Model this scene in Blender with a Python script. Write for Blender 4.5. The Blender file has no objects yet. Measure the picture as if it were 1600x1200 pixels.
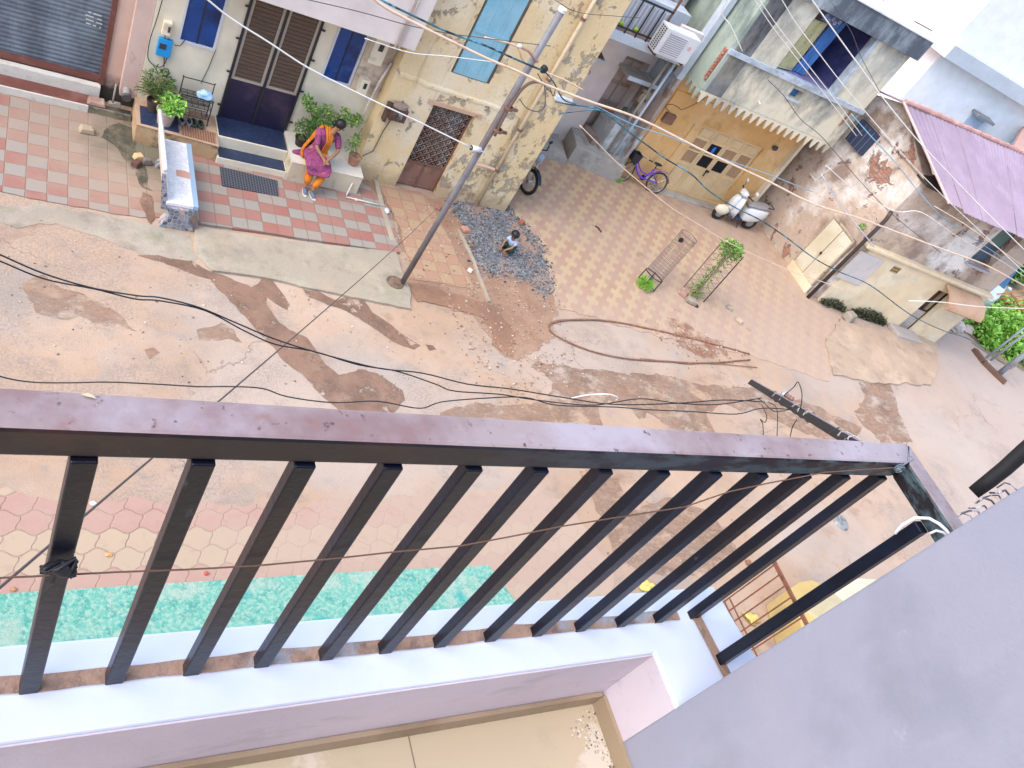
import bpy, bmesh, math, random
import mathutils
from mathutils import Vector, Matrix, noise
random.seed(7)
scene = bpy.context.scene
col = scene.collection
R = math.radians

# ------------------------------------------------------------------ camera
CAM = Vector((0, 0, 8.5))
F_PX = 1280.03
RW = Matrix(((0.83659711, -0.2922926, 0.46332527),
             (-0.0750764, 0.7766103, 0.62549178),
             (-0.5426498, -0.55806941, 0.62776566)))      # world -> camera
cd = bpy.data.cameras.new('camera')
cam = bpy.data.objects.new('camera', cd)
col.objects.link(cam)
cam.matrix_world = Matrix.Translation(CAM) @ RW.transposed().to_4x4()
cd.sensor_fit = 'HORIZONTAL'; cd.sensor_width = 36
cd.lens = 36 * F_PX / 1600
cd.clip_start = 0.02; cd.clip_end = 3000
scene.camera = cam

# ------------------------------------------------------------------ world, sun, exposure
w = bpy.data.worlds.new('World'); scene.world = w; w.use_nodes = True
nt = w.node_tree; nt.nodes.clear()
sky = nt.nodes.new('ShaderNodeTexSky'); sky.sky_type = 'NISHITA'; sky.sun_disc = False
SUN_EL, SUN_AZ = R(52), R(186)          # SUN_AZ: direction the sun stands in, from +x anticlockwise
sky.sun_elevation = SUN_EL
sky.sun_rotation = math.pi / 2 - SUN_AZ
sky.air_density = 1.3; sky.dust_density = 3.5; sky.ozone_density = 1.0; sky.altitude = 300
bg = nt.nodes.new('ShaderNodeBackground'); bg.inputs[1].default_value = 0.15
wo = nt.nodes.new('ShaderNodeOutputWorld')
nt.links.new(sky.outputs[0], bg.inputs[0]); nt.links.new(bg.outputs[0], wo.inputs[0])
sl = bpy.data.lights.new('sun', 'SUN'); so = bpy.data.objects.new('sun', sl); col.objects.link(so)
sl.energy = 1.0; sl.angle = R(65); sl.color = (1, 0.95, 0.88)
sd = Vector((math.cos(SUN_EL) * math.cos(SUN_AZ), math.cos(SUN_EL) * math.sin(SUN_AZ), math.sin(SUN_EL)))
so.rotation_euler = sd.to_track_quat('Z', 'Y').to_euler(); so.location = (0, 0, 30)
vs = scene.view_settings
vs.view_transform = 'Standard'; vs.look = 'None'; vs.gamma = 1; vs.use_curve_mapping = False
vs.exposure = 1.25
scene.cycles.max_bounces = 6; scene.cycles.diffuse_bounces = 3

# ------------------------------------------------------------------ measuring helpers (photo point -> point on a real plane)
def ray(x, y):
    return RW.transposed() @ Vector((x - 800, -(y - 600), -F_PX))
def G(x, y, z=0.0):
    r = ray(x, y); return CAM + r * ((z - CAM.z) / r.z)
def PL(x, y, p0, n):
    r = ray(x, y); n = Vector(n); return CAM + r * (n.dot(Vector(p0) - CAM) / n.dot(r))
def W(x, y, Y): return PL(x, y, (0, Y, 0), (0, 1, 0))
def XP(x, y, X): return PL(x, y, (X, 0, 0), (1, 0, 0))
def RD(x, y, d): return CAM + ray(x, y).normalized() * d

class Frame:
    """a vertical building plane: u along it, d out towards the street, z up"""
    def __init__(s, x, y, az):
        s.o = Vector((x, y, 0)); a = R(az)
        s.U = Vector((math.cos(a), math.sin(a), 0)); s.N = Vector((math.sin(a), -math.cos(a), 0))
    def __call__(s, u, d, z): return s.o + s.U * u + s.N * d + Vector((0, 0, z))
    def px(s, x, y, d=0.0):
        p = PL(x, y, s(0, d, 0), s.N); q = p - s.o
        return q.dot(s.U), p.z

# ------------------------------------------------------------------ mesh helpers
OFF = {}
class MB:
    def __init__(s): s.v = []; s.f = []
    def add(s, vs, fs):
        b = len(s.v); s.v += [Vector(p) for p in vs]; s.f += [tuple(i + b for i in f) for f in fs]; return s
    def hexa(s, p):   # 8 points: bottom 4 ccw, top 4 ccw
        return s.add(p, [(3, 2, 1, 0), (4, 5, 6, 7), (0, 1, 5, 4), (1, 2, 6, 5), (2, 3, 7, 6), (3, 0, 4, 7)])
    def box(s, x0, x1, y0, y1, z0, z1):
        return s.hexa([(x0, y0, z0), (x1, y0, z0), (x1, y1, z0), (x0, y1, z0), (x0, y0, z1), (x1, y0, z1), (x1, y1, z1), (x0, y1, z1)])
    def fbox(s, F, u0, u1, d0, d1, z0, z1):   # d0 back, d1 front
        return s.hexa([F(u0, d1, z0), F(u1, d1, z0), F(u1, d0, z0), F(u0, d0, z0), F(u0, d1, z1), F(u1, d1, z1), F(u1, d0, z1), F(u0, d0, z1)])
    def obox(s, c, ex, ey, ez):   # centre and three half vectors
        c = Vector(c); ex = Vector(ex); ey = Vector(ey); ez = Vector(ez)
        return s.hexa([c - ex - ey - ez, c + ex - ey - ez, c + ex + ey - ez, c - ex + ey - ez, c - ex - ey + ez, c + ex - ey + ez, c + ex + ey + ez, c - ex + ey + ez])
    def prism(s, poly, a, b=None):   # poly: list of 3D points, extruded by vector a (b unused)
        n = len(poly); P = [Vector(p) for p in poly]; a = Vector(a)
        return s.add(P + [p + a for p in P], [tuple(range(n - 1, -1, -1)), tuple(range(n, 2 * n))] + [(i, (i + 1) % n, (i + 1) % n + n, i + n) for i in range(n)])
    def slab(s, poly, z0, z1):
        return s.prism([(p[0], p[1], z0) for p in poly], (0, 0, z1 - z0))
    def tube(s, pts, r, n=8, cap=True, closed=False):
        P = [Vector(p) for p in pts]; m = len(P)
        if not hasattr(r, '__len__'): r = [r] * m
        b = len(s.v); up = None
        for i in range(m):
            if closed: t = P[(i + 1) % m] - P[i - 1]
            else: t = P[min(i + 1, m - 1)] - P[max(i - 1, 0)]
            if t.length < 1e-9: t = Vector((0, 0, 1))
            t.normalize()
            if up is None:
                up = Vector((0, 0, 1)) if abs(t.z) < .9 else Vector((1, 0, 0))
            a = up - t * up.dot(t)
            if a.length < 1e-6: a = t.orthogonal()
            a.normalize(); up = a; c = t.cross(a)
            for k in range(n):
                th = 2 * math.pi * k / n
                s.v.append(P[i] + (a * math.cos(th) + c * math.sin(th)) * r[i])
        for i in range(m if closed else m - 1):
            for k in range(n):
                j = (i + 1) % m
                s.f.append((b + i * n + k, b + i * n + (k + 1) % n, b + j * n + (k + 1) % n, b + j * n + k))
        if cap and not closed:
            s.f.append(tuple(b + k for k in range(n - 1, -1, -1))); s.f.append(tuple(b + (m - 1) * n + k for k in range(n)))
        return s
    def lathe(s, prof, c=(0, 0, 0), n=20, axis=None):   # prof [(r,z)]
        c = Vector(c); b = len(s.v)
        M = Matrix.Identity(3) if axis is None else Vector(axis).normalized().to_track_quat('Z', 'Y').to_matrix()
        for r, z in prof:
            for k in range(n):
                th = 2 * math.pi * k / n
                s.v.append(c + M @ Vector((r * math.cos(th), r * math.sin(th), z)))
        for i in range(len(prof) - 1):
            for k in range(n):
                s.f.append((b + i * n + k, b + i * n + (k + 1) % n, b + (i + 1) * n + (k + 1) % n, b + (i + 1) * n + k))
        if prof[0][0] > 1e-5: s.f.append(tuple(b + k for k in range(n - 1, -1, -1)))
        if prof[-1][0] > 1e-5: s.f.append(tuple(b + (len(prof) - 1) * n + k for k in range(n)))
        return s
    def ball(s, c, rx, ry=None, rz=None, n=12, m=8, jit=0, M=None):
        ry = ry or rx; rz = rz or rx; c = Vector(c); b = len(s.v)
        sd_ = random.random() * 50
        for i in range(m + 1):
            ph = math.pi * i / m
            for k in range(n):
                th = 2 * math.pi * k / n
                d = Vector((math.sin(ph) * math.cos(th), math.sin(ph) * math.sin(th), -math.cos(ph)))
                q = 1 + (jit * noise.noise(d * 1.7 + Vector((sd_, 0, 0))) if jit else 0)
                p = Vector((d.x * rx, d.y * ry, d.z * rz)) * q
                if M is not None: p = M @ p
                s.v.append(c + p)
        for i in range(m):
            for k in range(n):
                s.f.append((b + i * n + k, b + i * n + (k + 1) % n, b + (i + 1) * n + (k + 1) % n, b + (i + 1) * n + k))
        return s
    def wall(s, F, u0, u1, z0, z1, holes, d0, d1):
        """solid wall with rectangular openings; front at d1, back at d0"""
        us = sorted({u0, u1, *[h[0] for h in holes], *[h[1] for h in holes]}); us = [u for u in us if u0 <= u <= u1]
        zs = sorted({z0, z1, *[h[2] for h in holes], *[h[3] for h in holes]}); zs = [z for z in zs if z0 <= z <= z1]
        def hole(i, j):
            if i < 0 or j < 0 or i >= len(us) - 1 or j >= len(zs) - 1: return True
            cu = (us[i] + us[i + 1]) / 2; cz = (zs[j] + zs[j + 1]) / 2
            return any(h[0] < cu < h[1] and h[2] < cz < h[3] for h in holes)
        for i in range(len(us) - 1):
            for j in range(len(zs) - 1):
                if hole(i, j): continue
                a, b_, c, e = us[i], us[i + 1], zs[j], zs[j + 1]
                s.add([F(a, d1, c), F(b_, d1, c), F(b_, d1, e), F(a, d1, e)], [(0, 1, 2, 3)])
                s.add([F(a, d0, c), F(b_, d0, c), F(b_, d0, e), F(a, d0, e)], [(3, 2, 1, 0)])
                if hole(i - 1, j): s.add([F(a, d0, c), F(a, d1, c), F(a, d1, e), F(a, d0, e)], [(0, 1, 2, 3)])
                if hole(i + 1, j): s.add([F(b_, d0, c), F(b_, d1, c), F(b_, d1, e), F(b_, d0, e)], [(3, 2, 1, 0)])
                if hole(i, j - 1): s.add([F(a, d0, c), F(b_, d0, c), F(b_, d1, c), F(a, d1, c)], [(0, 1, 2, 3)])
                if hole(i, j + 1): s.add([F(a, d0, e), F(b_, d0, e), F(b_, d1, e), F(a, d1, e)], [(3, 2, 1, 0)])
        return s
    def build(s, name, mat=None, parent=None, smooth=False, bevel=0, loc=None, weld=False):
        me = bpy.data.meshes.new(name)
        off = OFF.get(parent.name, Vector((0, 0, 0))) if parent is not None else Vector((0, 0, 0))
        if loc is not None: off = Vector(loc)
        me.from_pydata([tuple(v - off) for v in s.v], [], s.f)
        me.validate()
        if weld:
            bm = bmesh.new(); bm.from_mesh(me); bmesh.ops.remove_doubles(bm, verts=bm.verts, dist=1e-5); bm.to_mesh(me); bm.free()
        bm = bmesh.new(); bm.from_mesh(me); bmesh.ops.recalc_face_normals(bm, faces=bm.faces); bm.to_mesh(me); bm.free()
        if smooth:
            for p in me.polygons: p.use_smooth = True
        if mat is not None: me.materials.append(mat)
        o = bpy.data.objects.new(name, me); col.objects.link(o); OFF[o.name] = off
        if parent is not None: o.parent = parent
        if loc is not None: o.location = loc
        if bevel:
            m = o.modifiers.new('bevel', 'BEVEL'); m.width = bevel; m.segments = 2; m.limit_method = 'ANGLE'
        return o

def tag(o, label=None, cat=None, group=None, kind=None):
    if label: o['label'] = label
    if cat: o['category'] = cat
    if group: o['group'] = group
    if kind: o['kind'] = kind
    return o
def thing(name, label, cat, loc=(0, 0, 0), group=None, rz=0, local=False):
    """Empty at the base of a thing. local=True: its parts are given in its own axes"""
    o = bpy.data.objects.new(name, None); col.objects.link(o)
    o.location = loc; o.rotation_euler = (0, 0, rz); o.empty_display_size = .1
    tag(o, label, cat, group)
    OFF[o.name] = Vector((0, 0, 0)) if local else Vector(loc)
    return o
def solo(mb, name, mat, label, cat, group=None, smooth=False, bevel=0, kind=None):
    """a thing that is one mesh, origin at its base"""
    xs = [v.x for v in mb.v]; ys = [v.y for v in mb.v]; zs = [v.z for v in mb.v]
    o = mb.build(name, mat, None, smooth, bevel, loc=((min(xs) + max(xs)) / 2, (min(ys) + max(ys)) / 2, min(zs)))
    return tag(o, label, cat, group, kind)
def structure(mb, name, mat, **k):
    o = mb.build(name, mat, None, **k); o['kind'] = 'structure'; return o
def copy_tree(o, parent=None):
    c = o.copy(); col.objects.link(c)
    if parent is not None: c.parent = parent
    for ch in list(o.children): copy_tree(ch, c)
    return c

# ------------------------------------------------------------------ material helpers
def loft3(mb, secs, n=20):
    """closed skin over elliptical sections (centre, half axis, half axis)"""
    vs_ = [Vector(c) + Vector(a) * math.cos(t) + Vector(b_) * math.sin(t) for c, a, b_ in secs for t in [i * 2 * math.pi / n for i in range(n)]]
    m = len(secs)
    return mb.add(vs_, [(i * n + k, i * n + (k + 1) % n, (i + 1) * n + (k + 1) % n, (i + 1) * n + k) for i in range(m - 1) for k in range(n)] + [tuple(range(n - 1, -1, -1)), tuple((m - 1) * n + k for k in range(n))])
class NB:
    def __init__(s, name):
        s.m = bpy.data.materials.new(name); s.m.use_nodes = True; s.nt = s.m.node_tree; s.nt.nodes.clear()
        s.out = s.nt.nodes.new('ShaderNodeOutputMaterial'); s.b = s.nt.nodes.new('ShaderNodeBsdfPrincipled')
        s.nt.links.new(s.b.outputs[0], s.out.inputs[0])
        s.tc = s.nt.nodes.new('ShaderNodeTexCoord').outputs['Object']
        s.geo = s.nt.nodes.new('ShaderNodeNewGeometry').outputs['Position']
    def set(s, node, i, v):
        if isinstance(v, bpy.types.NodeSocket): s.nt.links.new(v, node.inputs[i])
        elif v is not None:
            try: node.inputs[i].default_value = v
            except Exception: node.inputs[i].default_value = (*v, 1) if len(v) == 3 else v
    def math(s, op, a, b=None, c=None):
        n = s.nt.nodes.new('ShaderNodeMath'); n.operation = op
        s.set(n, 0, a); s.set(n, 1, b); s.set(n, 2, c); return n.outputs[0]
    def mix(s, fac, a, b, mode='MIX'):
        n = s.nt.nodes.new('ShaderNodeMixRGB'); n.blend_type = mode
        s.set(n, 0, fac); s.set(n, 1, a); s.set(n, 2, b); return n.outputs[0]
    def map(s, v, scale=(1, 1, 1), rot=(0, 0, 0), loc=(0, 0, 0)):
        n = s.nt.nodes.new('ShaderNodeMapping'); s.nt.links.new(v, n.inputs[0])
        n.inputs['Scale'].default_value = scale; n.inputs['Rotation'].default_value = rot; n.inputs['Location'].default_value = loc
        return n.outputs[0]
    def noise(s, v, scale, detail=5, rough=.6, dist=0):
        n = s.nt.nodes.new('ShaderNodeTexNoise'); s.nt.links.new(v, n.inputs['Vector'])
        n.inputs['Scale'].default_value = scale; n.inputs['Detail'].default_value = detail
        n.inputs['Roughness'].default_value = rough; n.inputs['Distortion'].default_value = dist
        return n.outputs['Fac']
    def ramp(s, v, lo, hi):
        n = s.nt.nodes.new('ShaderNodeMapRange'); s.set(n, 0, v)
        n.inputs[1].default_value = lo; n.inputs[2].default_value = hi; n.clamp = True; return n.outputs[0]
    def voronoi(s, v, scale, feature='F1', out='Distance', rnd=1):
        n = s.nt.nodes.new('ShaderNodeTexVoronoi'); n.feature = feature; s.nt.links.new(v, n.inputs['Vector'])
        n.inputs['Scale'].default_value = scale; n.inputs['Randomness'].default_value = rnd
        return n.outputs[out]
    def sep(s, v):
        n = s.nt.nodes.new('ShaderNodeSeparateXYZ'); s.nt.links.new(v, n.inputs[0]); return n.outputs
    def fin(s, color, rough=.8, bump=None, bstr=.3, bdist=.01, metal=0, spec=None, alpha=None):
        s.set(s.b, 'Base Color', color); s.set(s.b, 'Roughness', rough); s.b.inputs['Metallic'].default_value = metal
        if spec is not None: s.b.inputs['Specular IOR Level'].default_value = spec
        if alpha is not None: s.set(s.b, 'Alpha', alpha)
        if bump is not None:
            n = s.nt.nodes.new('ShaderNodeBump'); n.inputs['Strength'].default_value = bstr; n.inputs['Distance'].default_value = bdist
            s.nt.links.new(bump, n.inputs['Height']); s.nt.links.new(n.outputs[0], s.b.inputs['Normal'])
        return s.m
    def layers(s, base, layers):
        c = base if isinstance(base, bpy.types.NodeSocket) else (*base, 1)
        for L in layers:
            colr, sc, lo, hi = L[:4]; st = L[4] if len(L) > 4 else (1, 1, 1); k = L[5] if len(L) > 5 else 1; off = L[6] if len(L) > 6 else 0
            v = s.map(s.geo, st, loc=(off, off * 1.7, off * .6))
            f = s.ramp(s.noise(v, sc, 8, .62), lo, hi)
            if k != 1: f = s.math('MULTIPLY', f, k)
            c = s.mix(f, c, (*colr, 1))
        return c
_mc = {}
def M(name, base, rough=.8, layers=(), bump=0, bscale=30, metal=0, spec=None, obj=False):
    """a plain surface with wear: layers = (colour, noise scale, from, to, stretch, strength, offset)"""
    if name in _mc: return _mc[name]
    b = NB(name)
    if obj: b.geo = b.tc
    c = b.layers(base, layers)
    v = b.noise(b.geo, 2.3, 6); c = b.mix(b.ramp(v, .3, .7), c, b.mix(1, c, (.86, .86, .86, 1), 'MULTIPLY'))
    bm = b.noise(b.geo, bscale, 6) if bump else None
    _mc[name] = b.fin(c, rough, bm, bump, metal=metal, spec=spec)
    return _mc[name]
# ------------------------------------------------------------------ ground materials
SAND = (.445, .30, .205); DUST = (.515, .375, .275); SOIL = (.33, .185, .115); GREYC = (.44, .40, .34)
def ground_mat():
    b = NB('dusty concrete road')
    c = b.layers(SAND, [
        (DUST, .35, .45, .65), ((.36, .26, .19), .55, .50, .68, (1, 1.6, 1), .9, 3),
        ((.33, .285, .255), .8, .53, .66, (1, 1, 1), .75, 9), ((.27, .16, .10), 1.3, .57, .70, (1, 1.5, 1), .8, 17), ((.24, .21, .19), 4, .58, .70, (1, 1, 1), .6, 44),
        ((.46, .40, .36), .25, .5, .62, (1, 1, 1), .6, 31), ((.20, .14, .10), 9, .70, .76, (1, 1, 1), .7, 5),
        ((.55, .46, .38), 14, .66, .74, (1, 1, 1), .5, 8)])
    f = b.sep(b.geo)
    far = b.ramp(f[0], 14, 24)                      # the lane beyond the ruin is laid in a greyer concrete
    c = b.mix(b.math('MULTIPLY', far, .75), c, (.44, .38, .36, 1))
    g = b.noise(b.geo, 60, 8, .7)
    c = b.mix(b.math('MULTIPLY', b.ramp(g, .35, .7), .35), c, (.30, .22, .17, 1))
    lf = b.math('MULTIPLY', b.ramp(b.math('ADD', b.noise(b.map(b.geo, loc=(1, 2, 0)), .5, 8, .7), b.math('MULTIPLY', b.ramp(f[0], 4.5, 0), .12)), .54, .62), b.ramp(b.noise(b.geo, 28, 8, .75), .44, .56))
    c = b.mix(b.math('MULTIPLY', lf, .65), c, (.25, .21, .185, 1))
    cv = b.nt.nodes.new('ShaderNodeCombineXYZ'); b.set(cv, 0, b.math('ADD', f[0], b.math('MULTIPLY', b.noise(b.geo, 1.6, 7), 1.1))); b.set(cv, 1, b.math('ADD', f[1], b.math('MULTIPLY', b.noise(b.map(b.geo, loc=(7, 3, 1)), 1.6, 7), 1.1)))
    cr = b.voronoi(cv.outputs[0], .30, 'DISTANCE_TO_EDGE')
    ck = b.math('MULTIPLY', b.math('LESS_THAN', cr, .0026), b.ramp(b.noise(b.map(b.geo, loc=(2, 5, 1)), .6, 3), .48, .56))
    c = b.mix(b.math('MULTIPLY', ck, .45), c, (.15, .10, .075, 1))
    h = b.math('ADD', b.math('MULTIPLY', b.noise(b.geo, 1.5, 8), 2), b.noise(b.geo, 40, 8))
    return b.fin(c, .9, h, .35, .02)
def soil_mat(name, base, alt, sc=1.5):
    b = NB(name)
    c = b.layers(base, [(alt, sc, .42, .62), ((.16, .10, .07), sc * 3, .58, .72, (1, 1, 1), .7, 4), ((.58, .42, .32), sc * 5, .6, .75, (1, 1, 1), .6, 11)])
    g = b.noise(b.geo, 45, 8, .7); c = b.mix(b.math('MULTIPLY', b.ramp(g, .4, .7), .4), c, (.16, .10, .07, 1))
    return b.fin(c, .85, b.noise(b.geo, 25, 8), .5, .03)
def mud_mat():
    b = NB('damp brown mud')
    c = b.layers((.25, .15, .105), [((.165, .10, .07), 1.1, .45, .60), ((.30, .20, .14), 3, .55, .7, (1, 1, 1), .8, 7), ((.17, .105, .08), 14, .58, .7, (1, 1, 1), .6, 3)])
    h = b.noise(b.geo, 22, 8)
    # the film of mud breaks up towards its edge
    n = b.noise(b.geo, 2.6, 9, .75); m = b.ramp(n, .37, .47)
    return b.fin(c, .65, h, .4, .01, alpha=m)
def mud_soft():
    b = NB('drying mud film')
    c = b.layers((.33, .21, .145), [((.24, .15, .105), 1.3, .48, .64), ((.40, .28, .20), 3, .5, .66, (1, 1, 1), .8, 7), ((.20, .13, .10), 12, .6, .7, (1, 1, 1), .5, 3)])
    n = b.noise(b.map(b.geo, (1, 1.7, 1)), 1.5, 10, .72); m = b.math('MULTIPLY', b.ramp(n, .40, .58), .92)
    return b.fin(c, .75, b.noise(b.geo, 22, 8), .3, .01, alpha=m)
def concrete_mat(name, base, dark=(.25, .22, .18), green=.0):
    b = NB(name)
    L = [(tuple(x * 1.22 for x in base), .9, .48, .60), (dark, 1.6, .53, .68, (1, 1, 1), .8, 3), ((.50, .36, .26), .7, .52, .68, (1, 1, 1), .6, 21), (tuple(x * .7 for x in base), 6, .58, .7, (1, 1, 1), .6, 2)]
    if green: L.append(((.17, .19, .10), 1.2, .56, .70, (1, 1, 1), green, 14))
    c = b.layers(base, L)
    g = b.noise(b.geo, 50, 8, .7); c = b.mix(b.math('MULTIPLY', b.ramp(g, .4, .72), .4), c, (*dark, 1))
    return b.fin(c, .9, b.noise(b.geo, 30, 8), .4, .015)
def tile_mat(name, s, wide, ca, cb, x0, y0, grout=(.24, .17, .13), dirt=(.50, .38, .30), dirtk=.5, reg=None, jw=.035, ang=0):
    """square tiles of side s in two colours; 'wide' tiles of one colour side by side"""
    b = NB(name)
    v = b.map(b.geo, (1 / s, 1 / s, 1), (0, 0, ang), (-x0 / s, -y0 / s, 0)); f = b.sep(v)
    wob = b.math('MULTIPLY', b.math('SUBTRACT', b.noise(b.geo, 1.1, 3), .5), .12)
    X = b.math('ADD', f[0], wob); Y = b.math('ADD', f[1], wob)
    ix = b.math('FLOOR', b.math('DIVIDE', b.math('FLOOR', X), wide)); iy = b.math('FLOOR', Y)
    chk = b.math('MODULO', b.math('ABSOLUTE', b.math('ADD', ix, iy)), 2)
    tid = b.nt.nodes.new('ShaderNodeCombineXYZ'); b.set(tid, 0, b.math('FLOOR', X)); b.set(tid, 1, iy)
    wn = b.nt.nodes.new('ShaderNodeTexWhiteNoise'); b.nt.links.new(tid.outputs[0], wn.inputs[0])
    c = b.mix(b.math('GREATER_THAN', chk, .5), (*ca, 1), (*cb, 1))
    c = b.mix(b.math('MULTIPLY', wn.outputs['Value'], .35), c, (*dirt, 1))
    fx = b.math('FRACT', X); fy = b.math('FRACT', Y)
    e = b.math('MINIMUM', b.math('MINIMUM', fx, b.math('SUBTRACT', 1, fx)), b.math('MINIMUM', fy, b.math('SUBTRACT', 1, fy)))
    jt = b.math('SUBTRACT', 1, b.ramp(e, jw * .45, jw))
    d = b.noise(b.geo, .8, 8, .65); c = b.mix(b.math('MULTIPLY', b.ramp(d, .42, .66), dirtk), c, (*dirt, 1))
    d2 = b.noise(b.geo, 5, 8, .7); c = b.mix(b.math('MULTIPLY', b.ramp(d2, .52, .72), .5), c, (.30, .22, .17, 1))
    c = b.mix(b.math('MULTIPLY', jt, .85), c, (*grout, 1))
    g = b.noise(b.geo, 55, 6, .7); c = b.mix(b.math('MULTIPLY', b.ramp(g, .45, .7), .25), c, (.25, .2, .17, 1))
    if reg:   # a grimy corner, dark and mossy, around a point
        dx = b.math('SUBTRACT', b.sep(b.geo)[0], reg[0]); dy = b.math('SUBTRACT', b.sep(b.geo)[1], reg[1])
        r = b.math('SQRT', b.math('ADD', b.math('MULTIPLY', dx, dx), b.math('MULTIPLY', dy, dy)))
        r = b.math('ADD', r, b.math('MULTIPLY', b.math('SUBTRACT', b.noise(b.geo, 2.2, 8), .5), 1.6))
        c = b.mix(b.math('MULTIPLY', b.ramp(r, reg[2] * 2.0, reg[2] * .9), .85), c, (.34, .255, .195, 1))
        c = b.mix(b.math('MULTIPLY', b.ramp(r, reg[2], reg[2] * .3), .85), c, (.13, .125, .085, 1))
    return b.fin(c, .85, b.math('ADD', b.math('MULTIPLY', jt, -1), b.math('MULTIPLY', d2, .4)), .6, .012)
def clover_mat():
    """interlocking wavy-edged pavers, two rows red and two rows yellow"""
    b = NB('wavy interlocking pavers')
    v = b.map(b.geo, (1 / .29, 1 / .235, 1)); f = b.sep(v); X, Y = f[0], f[1]
    TP = 6.28318
    # every row boundary is a wave; neighbouring boundaries are mirrored so that each paver bulges in the middle
    rn = b.math('FLOOR', b.math('ADD', Y, .5)); sgn = b.math('COSINE', b.math('MULTIPLY', rn, 3.14159))
    bd = b.math('ADD', rn, b.math('MULTIPLY', b.math('MULTIPLY', b.math('COSINE', b.math('MULTIPLY', X, TP)), sgn), .15))
    up = b.math('GREATER_THAN', Y, bd); row = b.math('ADD', b.math('SUBTRACT', rn, 1), up)
    ey = b.math('ABSOLUTE', b.math('SUBTRACT', Y, bd))
    par = b.math('MODULO', b.math('ABSOLUTE', row), 2)
    Xw = b.math('ADD', b.math('ADD', X, b.math('MULTIPLY', par, .5)), b.math('MULTIPLY', b.math('SINE', b.math('MULTIPLY', Y, TP)), .07))
    fx = b.math('FRACT', Xw)
    ex = b.math('MULTIPLY', b.math('MINIMUM', fx, b.math('SUBTRACT', 1, fx)), 1.2)
    e = b.math('MINIMUM', ex, ey)
    jt = b.math('SUBTRACT', 1, b.ramp(e, .018, .045))
    grp = b.math('MODULO', b.math('ABSOLUTE', b.math('FLOOR', b.math('DIVIDE', b.math('ADD', row, 43), 2))), 2)
    c = b.mix(b.math('GREATER_THAN', grp, .5), (.42, .235, .20, 1), (.45, .345, .24, 1))
    tid = b.nt.nodes.new('ShaderNodeCombineXYZ'); b.set(tid, 0, b.math('FLOOR', Xw)); b.set(tid, 1, row)
    wn = b.nt.nodes.new('ShaderNodeTexWhiteNoise'); b.nt.links.new(tid.outputs[0], wn.inputs[0])
    c = b.mix(b.math('MULTIPLY', wn.outputs['Value'], .3), c, (.42, .30, .23, 1))
    c = b.mix(b.math('MULTIPLY', jt, .55), c, (.24, .155, .115, 1))
    sandx = b.ramp(b.sep(b.geo)[0], 2.0, 6.0); n = b.noise(b.geo, 1.0, 8, .65)   # dust blown over them farther along
    k = b.ramp(b.math('ADD', n, b.math('MULTIPLY', sandx, .36)), .40, .70)
    c = b.mix(b.math('MULTIPLY', k, .80), c, (.43, .32, .245, 1))
    d2 = b.noise(b.geo, 7, 8, .7); c = b.mix(b.math('MULTIPLY', b.ramp(d2, .55, .72), .4), c, (.30, .2, .15, 1))
    return b.fin(c, .85, b.math('MULTIPLY', jt, b.math('SUBTRACT', -1, b.math('MULTIPLY', k, -.8))), .6, .012)
def plaza_mat():
    b = NB('yellow and pink plaza pavers'); s = .27
    v = b.map(b.geo, (1 / s, 1 / s, 1), (0, 0, R(-5))); f = b.sep(v)
    X = b.math('ADD', f[0], b.math('MULTIPLY', b.math('SINE', b.math('MULTIPLY', f[1], 12.566)), .09))
    Y = b.math('ADD', f[1], b.math('MULTIPLY', b.math('SINE', b.math('MULTIPLY', f[0], 12.566)), .09))
    ix = b.math('FLOOR', X); iy = b.math('FLOOR', Y)
    chk = b.math('MODULO', b.math('ABSOLUTE', b.math('ADD', b.math('ADD', ix, iy), 200)), 2)
    c = b.mix(b.math('GREATER_THAN', chk, .5), (.43, .27, .19, 1), (.52, .38, .225, 1))
    fx = b.math('FRACT', X); fy = b.math('FRACT', Y)
    e = b.math('MINIMUM', b.math('MINIMUM', fx, b.math('SUBTRACT', 1, fx)), b.math('MINIMUM', fy, b.math('SUBTRACT', 1, fy)))
    jt = b.math('SUBTRACT', 1, b.ramp(e, .02, .06)); c = b.mix(b.math('MULTIPLY', jt, .35), c, (.36, .22, .16, 1))
    n = b.noise(b.geo, .45, 8, .65); yk = b.ramp(b.sep(b.geo)[1], 12.2, 9.0); xk = b.ramp(b.sep(b.geo)[0], 12.5, 16.5)
    k = b.ramp(b.math('ADD', n, b.math('ADD', b.math('MULTIPLY', yk, .2), b.math('MULTIPLY', xk, .22))), .46, .76)
    c = b.mix(b.math('MULTIPLY', k, .80), c, (.44, .33, .265, 1))
    d2 = b.noise(b.map(b.geo, loc=(3, 9, 0)), 1.6, 8, .7); c = b.mix(b.math('MULTIPLY', b.ramp(d2, .60, .70), .7), c, (.24, .145, .10, 1))
    g = b.noise(b.geo, 50, 8, .7); c = b.mix(b.math('MULTIPLY', b.ramp(g, .45, .72), .3), c, (.30, .2, .15, 1))
    return b.fin(c, .85, b.math('MULTIPLY', jt, -1), .3, .01)
def gravel_bed_mat():
    b = NB('dark gravel bed')
    v = b.voronoi(b.geo, 26, 'F1', 'Color'); f = b.sep(v)
    c = b.mix(f[0], (.075, .085, .10, 1), (.22, .23, .26, 1)); c = b.mix(b.ramp(b.noise(b.geo, 1.6, 6), .50, .56), c, (.38, .235, .165, 1))
    return b.fin(c, .9, b.voronoi(b.geo, 26), .8, .03, alpha=b.ramp(b.noise(b.geo, 3, 8, .7), .32, .38))
mGround = ground_mat(); mMud = mud_mat(); mMudS = mud_soft()
mConcL = concrete_mat('old grey apron concrete', (.33, .29, .235), (.19, .16, .13), green=.6)
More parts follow.
